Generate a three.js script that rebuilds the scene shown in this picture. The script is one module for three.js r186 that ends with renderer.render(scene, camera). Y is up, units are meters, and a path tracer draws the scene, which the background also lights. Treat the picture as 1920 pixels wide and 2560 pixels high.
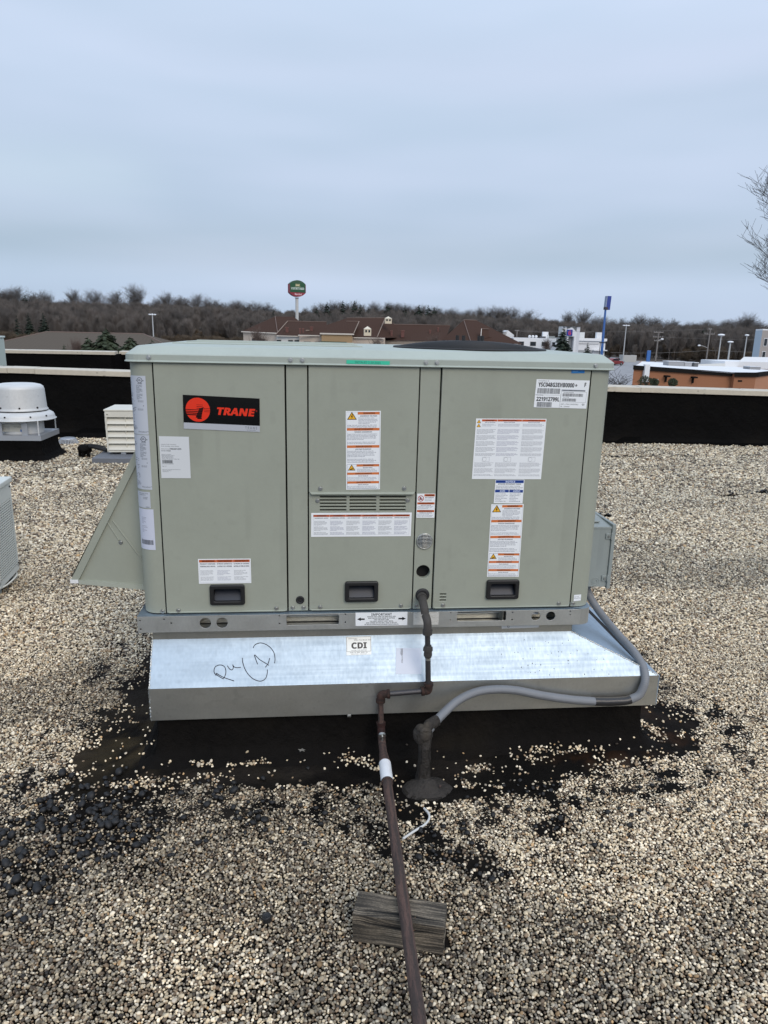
import * as THREE from 'three';
import { mergeGeometries, mergeVertices } from 'three/addons/utils/BufferGeometryUtils.js';
import { RoundedBoxGeometry } from 'three/addons/geometries/RoundedBoxGeometry.js';

// ---------- camera, sky, sun, exposure ----------
const scene = new THREE.Scene();
const camera = new THREE.PerspectiveCamera(71.4, 0.75, 0.05, 3000);
camera.rotation.order = 'YXZ';
camera.rotation.set(THREE.MathUtils.degToRad(-14.28), THREE.MathUtils.degToRad(-5.95), THREE.MathUtils.degToRad(1.32));
camera.position.set(-0.242, 1.67, 2.62);
scene.add(camera);
const renderer = new THREE.WebGLRenderer({ antialias: true });
renderer.toneMapping = THREE.LinearToneMapping;
renderer.toneMappingExposure = 1.0;
renderer.shadowMap.enabled = true;
renderer.shadowMap.type = THREE.PCFSoftShadowMap;

function rngOf(seed) { let a = seed >>> 0; return () => { a = (a + 0x6D2B79F5) | 0; let t = Math.imul(a ^ (a >>> 15), 1 | a); t = (t + Math.imul(t ^ (t >>> 7), 61 | t)) ^ t; return ((t ^ (t >>> 14)) >>> 0) / 4294967296; }; }
const hash = (x, y, s = 0) => { let h = Math.imul(x | 0, 374761393) + Math.imul(y | 0, 668265263) + Math.imul(s | 0, 1274126177); h = Math.imul(h ^ (h >>> 13), 1274126177); return ((h ^ (h >>> 16)) >>> 0) / 4294967296; };
function vnoise(x, y, s = 0, px = 0, py = 0) {   // value noise, periodic if px/py given
  const xi = Math.floor(x), yi = Math.floor(y); let fx = x - xi, fy = y - yi; fx = fx * fx * (3 - 2 * fx); fy = fy * fy * (3 - 2 * fy);
  const w = (v, p) => p ? ((v % p) + p) % p : v;
  const a = hash(w(xi, px), w(yi, py), s), b = hash(w(xi + 1, px), w(yi, py), s), c = hash(w(xi, px), w(yi + 1, py), s), d = hash(w(xi + 1, px), w(yi + 1, py), s);
  return (a + (b - a) * fx) * (1 - fy) + (c + (d - c) * fx) * fy;
}
const fbm = (x, y, s = 0, o = 4) => { let v = 0, a = 0.5, t = 0; for (let i = 0; i < o; i++) { v += a * vnoise(x, y, s + i); t += a; a *= 0.5; x *= 2.03; y *= 2.03; } return v / t; };
const smooth = (a, b, x) => { const t = Math.min(1, Math.max(0, (x - a) / (b - a))); return t * t * (3 - 2 * t); };
const lerp = (a, b, t) => a + (b - a) * t;
const lin = (c) => c <= 0.04045 ? c / 12.92 : Math.pow((c + 0.055) / 1.055, 2.4);

// overcast sky: layered grey-blue stratus, one continuous deck of cloud all round
{
  const W = 1024, H = 512, data = new Float32Array(W * H * 4);
  const SKY = 1.0;
  for (let j = 0; j < H; j++) {
    const el = ((j + 0.5) / H - 0.5) * 180;                    // degrees above the horizon
    for (let i = 0; i < W; i++) {
      const az = ((i + 0.5) / W) * 360;
      const ar = az * Math.PI / 180, cx = Math.cos(ar), cz = Math.sin(ar);
      const e = Math.max(0, el);
      // base gradient (sRGB-ish), a little brighter upward
      const up = smooth(0, 90, e);
      const flat = 1 / (0.1 + Math.sin(Math.min(90, e + 2) * Math.PI / 180));  // cloud bands thin out towards the horizon
      const n1 = fbm(cx * flat * 0.55 + 11, cz * flat * 0.55 + 5, 3, 4);
      const n2 = fbm(cx * 2.2 + 31, e * 0.32 + cz * 1.5, 9, 4);                    // long level streaks
      let r = 0.742, g = 0.806, b = 0.893;
      let v = 1.01 + 0.015 * smooth(4, 20, e) + 0.10 * (n1 - 0.5) + 0.09 * (n2 - 0.5) * (1 - smooth(8, 40, e) * 0.6);
      const warm = 0.030 * (n2 - 0.5) + 0.03 * (n1 - 0.5);
      // level grey band low down, brighter gap under it
      const band = Math.exp(-Math.pow((e - 5.6 + 1.2 * (n2 - 0.5)) / 1.9, 2));
      let da = az - 283; if (da > 180) da -= 360; const pale = Math.exp(-Math.pow((e - 8.4 - 0.055 * da + 1.6 * (n1 - 0.5)) / 2.3, 2)) * Math.exp(-Math.pow(da / 20, 2)) + 0.6 * Math.exp(-Math.pow((e - 9.5 + 2.0 * (n1 - 0.5)) / 2.0, 2)) * smooth(0.5, 0.7, fbm(cx * 1.7 + 3, cz * 1.7 + 8, 21, 2));
      const bank = Math.exp(-Math.pow((e - 11.5 + 0.04 * da + 5 * (n1 - 0.5)) / 3.2, 2)) * smooth(0.35, 0.7, n1);
      const low = (1 - smooth(2.0, 2.5, e + 0.6 * (n2 - 0.5) - 0.012 * da)) * (0.45 + 0.55 * smooth(-25, 10, da));
      v *= 1 - 0.035 * band + 0.075 * pale - 0.03 * bank + 0.03 * Math.exp(-Math.pow((e - 3.4 + 0.4 * (n2 - 0.5)) / 1.1, 2)); r += 0.02 * pale - 0.005 * band - 0.035 * low + warm; g += 0.012 * pale - 0.004 * low; b -= 0.010 * band + 0.012 * pale - 0.02 * low;
      const k = SKY * (1 + 0.95 * up) * v * v;
      const q = (j * W + i) * 4;
      data[q] = lin(r) * k; data[q + 1] = lin(g) * k; data[q + 2] = lin(b) * k; data[q + 3] = 1;
      if (el < 0) { data[q] = 0.20; data[q + 1] = 0.20; data[q + 2] = 0.20; }
    }
  }
  const sky = new THREE.DataTexture(data, W, H, THREE.RGBAFormat, THREE.FloatType);
  sky.mapping = THREE.EquirectangularReflectionMapping; sky.magFilter = sky.minFilter = THREE.LinearFilter; sky.needsUpdate = true;
  scene.background = sky; scene.environment = sky; scene.environmentIntensity = 1.0;
}
const sun = new THREE.DirectionalLight(0xfff0de, 1.5);
sun.position.set(5, 11, 13); sun.target.position.set(0, 0, -1);
sun.castShadow = true; sun.shadow.radius = 60; sun.shadow.mapSize.set(2048, 2048);
Object.assign(sun.shadow.camera, { left: -14, right: 14, top: 14, bottom: -14, near: 1, far: 60 });
scene.add(sun, sun.target);

// ---------- naming and building helpers ----------
const taken = {};
function numbered(n) { const k = taken[n] = (taken[n] ?? -1) + 1; return k ? n + '_' + String(k).padStart(3, '0') : n; }
function shade(o) { o.traverse((m) => { if (m.isMesh) { m.castShadow = m.receiveShadow = true; } }); return o; }
function tag(o, label, category, group) { o.userData.label = label; o.userData.category = category; if (group) o.userData.group = group; return o; }
function thing(name, label, category, [x, y, z] = [0, 0, 0], turn = 0, group) {
  const o = new THREE.Group(); o.name = numbered(name); o.position.set(x, y, z); o.rotation.y = turn; scene.add(o); return tag(o, label, category, group);
}
function part(parent, name, geo, mat, label) { const m = new THREE.Mesh(Array.isArray(geo) ? join(geo) : geo, mat); m.name = name; m.castShadow = m.receiveShadow = true; if (label) m.userData.label = label; parent.add(m); return m; }
function whole(name, geo, mat, label, category, group) { const m = part(scene, numbered(name), geo, mat); return tag(m, label, category, group); }
function struct(name, geo, mat) { const m = part(scene, numbered(name), geo, mat); m.userData.kind = 'structure'; return m; }
function copyOf(o, label, [x, y, z], turn = 0, s = 1) { const c = o.clone(); c.name = numbered(o.name.replace(/_\d{3}$/, '')); c.position.set(x, y, z); c.rotation.y = turn; if (s !== 1) c.scale.multiplyScalar(s); c.userData = { ...o.userData, label }; scene.add(c); return c; }
function join(list) { return mergeGeometries(list.map((g) => { let h = g.index ? g.toNonIndexed() : g; for (const k of Object.keys(h.attributes)) if (!['position', 'normal', 'uv'].includes(k)) h.deleteAttribute(k); if (!h.attributes.uv) h.setAttribute('uv', new THREE.BufferAttribute(new Float32Array(h.attributes.position.count * 2), 2)); h.morphAttributes = {}; return h; })); }
// a box from its two corners; uv in metres
function box(x0, y0, z0, x1, y1, z1, r = 0) {
  const w = Math.abs(x1 - x0), h = Math.abs(y1 - y0), d = Math.abs(z1 - z0);
  const g = r ? new RoundedBoxGeometry(w, h, d, 2, Math.min(r, w / 2.01, h / 2.01, d / 2.01)) : new THREE.BoxGeometry(w, h, d);
  g.translate((x0 + x1) / 2, (y0 + y1) / 2, (z0 + z1) / 2); return metreUV(g);
}
function metreUV(g) {   // uv in metres along the two axes across each face's normal
  const p = g.attributes.position, n = g.attributes.normal, uv = new Float32Array(p.count * 2);
  for (let i = 0; i < p.count; i++) {
    const ax = Math.abs(n.getX(i)), ay = Math.abs(n.getY(i)), az = Math.abs(n.getZ(i));
    if (az >= ax && az >= ay) { uv[2 * i] = p.getX(i); uv[2 * i + 1] = p.getY(i); } else if (ay >= ax) { uv[2 * i] = p.getX(i); uv[2 * i + 1] = p.getZ(i); } else { uv[2 * i] = p.getZ(i); uv[2 * i + 1] = p.getY(i); }
  }
  g.setAttribute('uv', new THREE.BufferAttribute(uv, 2)); return g;
}
const V = (x, y, z) => new THREE.Vector3(x, y, z);
function rod(a, b, r0, r1 = r0, seg = 16, open = false) {
  const A = V(...a), B = V(...b), L = A.distanceTo(B), g = new THREE.CylinderGeometry(r1, r0, L, seg, 1, open);
  g.translate(0, L / 2, 0); g.applyQuaternion(new THREE.Quaternion().setFromUnitVectors(V(0, 1, 0), B.clone().sub(A).normalize())); g.translate(A.x, A.y, A.z); return g;
}
function tube(pts, r, seg = 40, rad = 14) { return new THREE.TubeGeometry(new THREE.CatmullRomCurve3(pts.map((p) => V(...p)), false, 'centripetal'), seg, r, rad, false); }
function quads(list) {   // flat faces from corner loops, uv in metres
  const pos = [], uv = [];
  for (const c of list) {
    const P = c.map((p) => V(...p)), u = P[1].clone().sub(P[0]).normalize(), n = u.clone().cross(P[2].clone().sub(P[0])).normalize(), w = n.clone().cross(u);
    for (let i = 1; i + 1 < P.length; i++) for (const k of [0, i, i + 1]) { pos.push(P[k].x, P[k].y, P[k].z); const d = P[k].clone().sub(P[0]); uv.push(d.dot(u), d.dot(w)); }
  }
  const g = new THREE.BufferGeometry(); g.setAttribute('position', new THREE.Float32BufferAttribute(pos, 3)); g.setAttribute('uv', new THREE.Float32BufferAttribute(uv, 2)); g.computeVertexNormals(); return g;
}
function rrect(x0, y0, x1, y1, r, P = THREE.Shape) {
  const s = new P(); s.moveTo(x0 + r, y0); s.lineTo(x1 - r, y0); s.quadraticCurveTo(x1, y0, x1, y0 + r); s.lineTo(x1, y1 - r); s.quadraticCurveTo(x1, y1, x1 - r, y1); s.lineTo(x0 + r, y1); s.quadraticCurveTo(x0, y1, x0, y1 - r); s.lineTo(x0, y0 + r); s.quadraticCurveTo(x0, y0, x0 + r, y0); return s;
}
function disc(x, y, r) { const s = new THREE.Path(); s.absarc(x, y, r, 0, Math.PI * 2, true); return s; }
function plate(shape, holes, z0, z1, bevel = 0.002) {   // a flat sheet facing +z between depths z0 < z1
  shape.holes = holes; const g = new THREE.ExtrudeGeometry(shape, { depth: z1 - z0 - (bevel ? 2 * bevel : 0), bevelEnabled: !!bevel, bevelSize: bevel, bevelThickness: bevel, bevelOffset: -bevel, bevelSegments: 2, curveSegments: 8 });
  g.translate(0, 0, z0 + bevel); return metreUV(g);
}
function loft(rings, cap = true) {   // rings: arrays of [x,y,z] with equal counts, from the bottom up
  const n = rings[0].length, pos = [], idx = [];
  rings.forEach((r) => r.forEach((p) => pos.push(...p)));
  for (let k = 0; k + 1 < rings.length; k++) for (let i = 0; i < n; i++) { const a = k * n + i, b = k * n + (i + 1) % n, c = a + n, d = b + n; idx.push(a, b, c, b, d, c); }
  if (cap) { const k = (rings.length - 1) * n; for (let i = 1; i + 1 < n; i++) idx.push(k, k + i, k + i + 1); }
  const g = new THREE.BufferGeometry(); g.setAttribute('position', new THREE.Float32BufferAttribute(pos, 3)); g.setIndex(idx); return flatLook(g);
}
function flatLook(g) { const h = g.toNonIndexed(); h.computeVertexNormals(); return metreUV(h); }
function ringOf(x0, z0, x1, z1, y, r, seg = 5) {   // rounded rectangle in plan, anticlockwise seen from above
  const out = [], c = [[x1 - r, z1 - r, 0], [x1 - r, z0 + r, 1], [x0 + r, z0 + r, 2], [x0 + r, z1 - r, 3]];
  for (const [cx, cz, q] of c) for (let i = 0; i <= seg; i++) { const a = (-0.5 + q * 0.5 + 0.5 * i / seg) * Math.PI; out.push([cx + r * Math.cos(a + 0), y, cz - r * Math.sin(a)]); }
  return out;
}

// ---------- materials ----------
function texOf(w, h, fn, srgb = true) {
  const d = new Uint8Array(w * h * 4); for (let j = 0; j < h; j++) for (let i = 0; i < w; i++) { const c = fn(i / w, j / h, i, j), q = (j * w + i) * 4; d[q] = c[0] * 255; d[q + 1] = c[1] * 255; d[q + 2] = c[2] * 255; d[q + 3] = 255; }
  const t = new THREE.DataTexture(d, w, h, THREE.RGBAFormat); t.wrapS = t.wrapT = THREE.RepeatWrapping; t.magFilter = THREE.LinearFilter; t.minFilter = THREE.LinearMipmapLinearFilter; t.generateMipmaps = true; if (srgb) t.colorSpace = THREE.SRGBColorSpace; t.needsUpdate = true; return t;
}
const cl = (v) => Math.min(1, Math.max(0, v));
const grey = (v) => { v = cl(v); return [v, v, v]; };
const pn = (u, v, f, s, g = f) => vnoise(u * f, v * g, s, f, g);   // noise that repeats on the unit square
function rep(t, m, my = m) { const c = t.clone(); c.repeat.set(1 / m, 1 / my); c.needsUpdate = true; return c; }
const std = (r, g, b, rough = 0.7, metal = 0, more = {}) => new (('specularIntensity' in more) ? THREE.MeshPhysicalMaterial : THREE.MeshStandardMaterial)({ color: new THREE.Color().setRGB(r, g, b), roughness: rough, metalness: metal, side: THREE.DoubleSide, ...more });

const tWear = texOf(512, 512, (u, v) => { const n = 0.5 * pn(u, v, 6, 1) + 0.3 * pn(u, v, 23, 2) + 0.2 * pn(u, v, 120, 3); return grey(0.95 + 0.05 * n - 0.02 * smooth(0.72, 0.9, pn(u, v, 40, 4)) * pn(u, v, 9, 5) - 0.03 * smooth(0.62, 0.85, vnoise(u * 34, v * 3, 46, 34, 3)) * smooth(0.5, 0.8, pn(u, v, 5, 47))); });
const tOrange = texOf(256, 256, (u, v) => grey(0.5 * pn(u, v, 64, 6) + 0.5 * pn(u, v, 128, 7)), false);
const M = {};
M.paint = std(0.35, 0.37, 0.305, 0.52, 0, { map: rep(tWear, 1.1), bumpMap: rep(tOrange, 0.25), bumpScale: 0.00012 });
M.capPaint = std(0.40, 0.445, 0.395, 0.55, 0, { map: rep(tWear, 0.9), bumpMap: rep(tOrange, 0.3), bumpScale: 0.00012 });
const tZincR = texOf(512, 512, (u, v) => grey(0.46 + 0.05 * (pn(u, v, 4, 8, 160) - 0.5) + 0.05 * (pn(u, v, 14, 9, 22) - 0.5) + 0.05 * (pn(u, v, 200, 10, 60) - 0.5)), false);
const tZincC = texOf(512, 512, (u, v) => { const n = 0.89 + 0.05 * pn(u, v, 9, 11, 14) + 0.03 * pn(u, v, 140, 12, 90) - 0.06 * smooth(0.8, 0.95, pn(u, v, 26, 13, 40)) * pn(u, v, 5, 14); return [cl(n), cl(n * 1.005), cl(n * 1.01)]; });
const tZincB = texOf(512, 512, (u, v) => grey(0.6 * pn(u, v, 3, 15, 3) + 0.25 * pn(u, v, 8, 16, 6) + 0.15 * pn(u, v, 30, 17, 90)), false);
M.zinc = std(0.50, 0.595, 0.68, 1.2, 1, { map: rep(tZincC, 0.9), roughnessMap: rep(tZincR, 0.9), bumpMap: rep(tZincB, 2.1), bumpScale: 0.0009 });
M.zincRail = std(0.72, 0.73, 0.70, 1.0, 0.85, { map: rep(tZincC, 0.6), roughnessMap: rep(tZincR, 0.5) });
M.zincDull = std(0.60, 0.595, 0.55, 0.85, 0.9, { map: rep(tZincC, 0.6), roughnessMap: rep(tZincR, 0.5) });
M.dark = std(0.012, 0.012, 0.013, 0.9);
M.seam = std(0.02, 0.021, 0.02, 0.95);
M.plastic = std(0.012, 0.012, 0.013, 0.45, 0, { bumpMap: rep(tOrange, 0.1), bumpScale: 0.0002 });
M.gloss = std(0.028, 0.033, 0.046, 0.38, 0, { specularIntensity: 0.8 });
M.screw = std(0.55, 0.56, 0.54, 0.4, 1);
M.rubber = std(0.014, 0.014, 0.015, 0.6);
const tRust = texOf(512, 512, (u, v) => { const a = 0.55 * pn(u, v, 7, 20, 5) + 0.3 * pn(u, v, 30, 21) + 0.15 * pn(u, v, 110, 22), k = smooth(0.35, 0.75, a), s = smooth(0.78, 0.9, pn(u, v, 60, 23)); return [lerp(0.24, 0.36, k) - 0.1 * s, lerp(0.20, 0.275, k) - 0.08 * s, lerp(0.185, 0.245, k) - 0.07 * s]; });
const tRustB = texOf(512, 512, (u, v) => grey(0.5 * pn(u, v, 40, 24) + 0.5 * pn(u, v, 120, 25)), false);
M.rust = std(1, 1, 1, 0.85, 0, { map: rep(tRust, 0.5, 0.33), bumpMap: rep(tRustB, 0.33, 0.33), bumpScale: 0.0008 });
M.rustFit = std(0.62, 0.52, 0.48, 0.8, 0.2, { map: rep(tRust, 1, 1), bumpMap: rep(tRustB, 0.6), bumpScale: 0.001 });
M.blackPipe = std(0.075, 0.072, 0.075, 0.42, 0.6, { bumpMap: rep(tRustB, 0.5), bumpScale: 0.0003 });
M.blackIron = std(0.075, 0.068, 0.062, 0.6, 0.3, { bumpMap: rep(tRustB, 0.5), bumpScale: 0.0012 });
M.conduit = std(0.20, 0.21, 0.225, 0.55, 0, { map: rep(tWear, 1) });
M.tape = std(0.022, 0.022, 0.024, 0.32, 0, { bumpMap: rep(tZincB, 1), bumpScale: 0.0015 });
M.whiteTape = std(0.80, 0.82, 0.84, 0.5, 0, { map: rep(tWear, 1) });
const tTar = texOf(512, 512, (u, v) => { const n = 0.4 * pn(u, v, 5, 30) + 0.3 * pn(u, v, 17, 31) + 0.3 * pn(u, v, 70, 32), k = smooth(0.55, 0.85, pn(u, v, 4, 33) * 0.6 + 0.4 * pn(u, v, 11, 34)); return [0.13 + 0.09 * n + 0.05 * k, 0.125 + 0.085 * n + 0.04 * k, 0.122 + 0.08 * n + 0.02 * k]; });
const tTarB = texOf(512, 512, (u, v) => grey(0.5 * pn(u, v, 12, 35) + 0.3 * pn(u, v, 50, 36) + 0.2 * pn(u, v, 140, 37)), false);
M.tar = std(0.26, 0.245, 0.23, 0.9, 0, { specularIntensity: 0.2, map: rep(tTar, 1.6), bumpMap: rep(tTarB, 0.7), bumpScale: 0.010 });
M.mastic = std(1.5, 1.45, 1.38, 0.9, 0, { specularIntensity: 0.4, map: rep(tTar, 0.5), bumpMap: rep(tTarB, 0.35), bumpScale: 0.008 });
M.tarPatch = std(0.26, 0.245, 0.23, 0.9, 0, { specularIntensity: 0.2, vertexColors: true, map: rep(tTar, 1.6), bumpMap: rep(tTarB, 0.7), bumpScale: 0.010 });
M.membrane = std(0.12, 0.116, 0.12, 0.8, 0, { specularIntensity: 0.16, map: rep(tTar, 2.2), bumpMap: rep(tTarB, 2.4), bumpScale: 0.02 });
const tCope = texOf(512, 256, (u, v) => { const s = smooth(0.80, 0.93, pn(u, v, 40, 40, 16)) * smooth(0.55, 0.75, pn(u, v, 7, 41, 3)), n = 0.5 * pn(u, v, 8, 42) + 0.5 * pn(u, v, 60, 43, 20); const k = (0.90 + 0.1 * n) * (1 - 0.75 * s); return [cl(k), cl(k * 0.985), cl(k * 0.95)]; });
M.coping = std(0.60, 0.555, 0.48, 0.45, 0, { map: rep(tCope, 2.3, 0.7) });
M.alu = std(0.70, 0.70, 0.685, 0.6, 0.25, { map: rep(tZincC, 0.8) });
M.aluDull = std(0.42, 0.44, 0.47, 0.5, 0.6);
M.cream = std(0.66, 0.64, 0.56, 0.5, 0, { map: rep(tWear, 0.8) });
M.greyPad = std(0.15, 0.16, 0.18, 0.8, 0, { map: rep(tWear, 0.7) });
M.boxGrey = std(0.30, 0.335, 0.325, 0.5, 0, { map: rep(tWear, 0.6) });
M.condenser = std(0.60, 0.62, 0.575, 0.5, 0, { map: rep(tWear, 0.6) });
const flat = (r, g, b, rough = 0.8) => std(r, g, b, rough);

// ---------- the roof ----------
const bare = [[-1.08, -1.10], [-1.17, -0.55], [-1.16, -0.02], [-1.17, 0.235], [-0.93, 0.265], [-0.662, 0.258], [-0.366, 0.252], [-0.215, 0.272], [-0.03, 0.325], [0.03, 0.42], [0.106, 0.50], [0.251, 0.44], [0.446, 0.36], [0.797, 0.245], [1.36, 0.150], [1.48, -0.06], [1.44, -0.26], [1.36, -0.7], [1.3, -1.5], [-0.95, -1.5]];
function inPoly(x, z, P) { let c = false; for (let i = 0, j = P.length - 1; i < P.length; j = i++) { const [xi, zi] = P[i], [xj, zj] = P[j]; if ((zi > z) !== (zj > z) && x < (xj - xi) * (z - zi) / (zj - zi) + xi) c = !c; } return c; }
function edgeDist(x, z, P) { let m = 1e9; for (let i = 0, j = P.length - 1; i < P.length; j = i++) { const [ax, az] = P[j], [bx, bz] = P[i], dx = bx - ax, dz = bz - az, t = Math.min(1, Math.max(0, ((x - ax) * dx + (z - az) * dz) / (dx * dx + dz * dz))); m = Math.min(m, Math.hypot(x - ax - t * dx, z - az - t * dz)); } return m; }
const bareness = (x, z) => { if (x < -1.5 || x > 1.8 || z > 0.8 || z < -1.8) return -1; const d = edgeDist(x, z, bare); return (inPoly(x, z, bare) ? d : -d); };   // metres inside the bare patch
const CX0 = -0.848, CX1 = 1.128, CZ0 = -1.16, CZ1 = 0.058;   // the curb in plan
const curbOut = (x, z) => Math.hypot(Math.max(CX0 - x, 0, x - CX1), Math.max(CZ0 - z, 0, z - CZ1));
const cant = (x, z) => { const d = curbOut(x, z); return d < 0.16 ? 0.030 * Math.pow(1 - d / 0.16, 2) : 0; };
const FLARE = [[0.34, 0], [0.21, 0.0], [0.12, 0.002], [0.062, 0.010], [0.036, 0.026], [0.016, 0.055], [-0.012, 0.10]];
const flareY = (d) => { for (let i = 2; i < 6; i++) if (d < FLARE[i + 1][1]) return lerp(FLARE[i][0], FLARE[i + 1][0], Math.max(0, (d - FLARE[i][1]) / (FLARE[i + 1][1] - FLARE[i][1]))); return -1; };
const swell = (x, z) => 0.012 * (fbm(x * 0.8 + 40, z * 0.8 + 7, 51, 2) - 0.5) * smooth(0.1, 0.6, curbOut(x, z));
const FC = { x0: -4.22, x1: -3.58, z0: -7.14, z1: -6.52 };   // the fan's curb in plan
const DECKZ = -8.95;
{
  const g = new THREE.PlaneGeometry(34, 22, 60, 40); g.rotateX(-Math.PI / 2); g.translate(2, -0.030, 2.2);
  struct('roof', metreUV(g), M.tar);
  const p = new THREE.PlaneGeometry(3.6, 3.2, 180, 160); p.rotateX(-Math.PI / 2); p.translate(0.15, 0, -0.35);
  const a = p.attributes.position;
  for (let i = 0; i < a.count; i++) { const x = a.getX(i), z = a.getZ(i), k = smooth(0, 0.25, Math.min(x + 1.65, 1.95 - x, 1.25 - z, z + 1.95)); a.setY(i, lerp(-0.026, -0.004, k) + (cant(x, z) + swell(x, z) + 0.006 * (fbm(x * 7, z * 7, 52, 3) - 0.5) + 0.004 * smooth(0.55, 0.8, vnoise(x * 22, z * 22, 53))) * k); }
  { const c = new Float32Array(a.count * 3), spots = [[-1.0, -0.02, 0.16, 0.20, [5.2, 4.6, 3.0]], [-0.93, -0.35, 0.10, 0.25, [3.2, 3.0, 2.3]], [0.90, 0.155, 0.16, 0.05, [4.2, 2.2, 1.1]], [1.27, 0.03, 0.14, 0.10, [3.6, 2.1, 1.3]], [1.28, -0.25, 0.14, 0.14, [2.8, 1.9, 1.4]], [1.02, 0.20, 0.14, 0.04, [4.4, 4.0, 3.7]], [-0.75, 0.17, 0.2, 0.03, [2.2, 2.0, 1.7]], [-0.3, 0.19, 0.25, 0.03, [2.0, 1.9, 1.7]]];
    for (let i = 0; i < a.count; i++) { const x = a.getX(i), z = a.getZ(i); const du = 0.75 + 1.5 * smooth(0.42, 0.75, fbm(x * 3.2 + 8, z * 6 + 2, 55, 4)) * smooth(0.0, 0.12, curbOut(x, z)); let r = du * 1.05, g = du, b = du * 0.94; for (const [sx, sz, w, d, t] of spots) { const q = Math.exp(-(((x - sx) / w) ** 2 + ((z - sz) / d) ** 2)) * smooth(0.35, 0.62, fbm(x * 14 + 5, z * 14 + 3, 54, 3)); r += (t[0] - 1) * q; g += (t[1] - 1) * q; b += (t[2] - 1) * q; } c.set([r, g, b], i * 3); } p.setAttribute('color', new THREE.BufferAttribute(c, 3)); }
  p.computeVertexNormals(); const bp = struct('roof', metreUV(p), M.tarPatch);
  bp.name = 'roof_surface';
}
const roofY = (x, z) => Math.max(-0.004 + cant(x, z) + swell(x, z), flareY(curbOut(x, z)) + 0.002);

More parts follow.
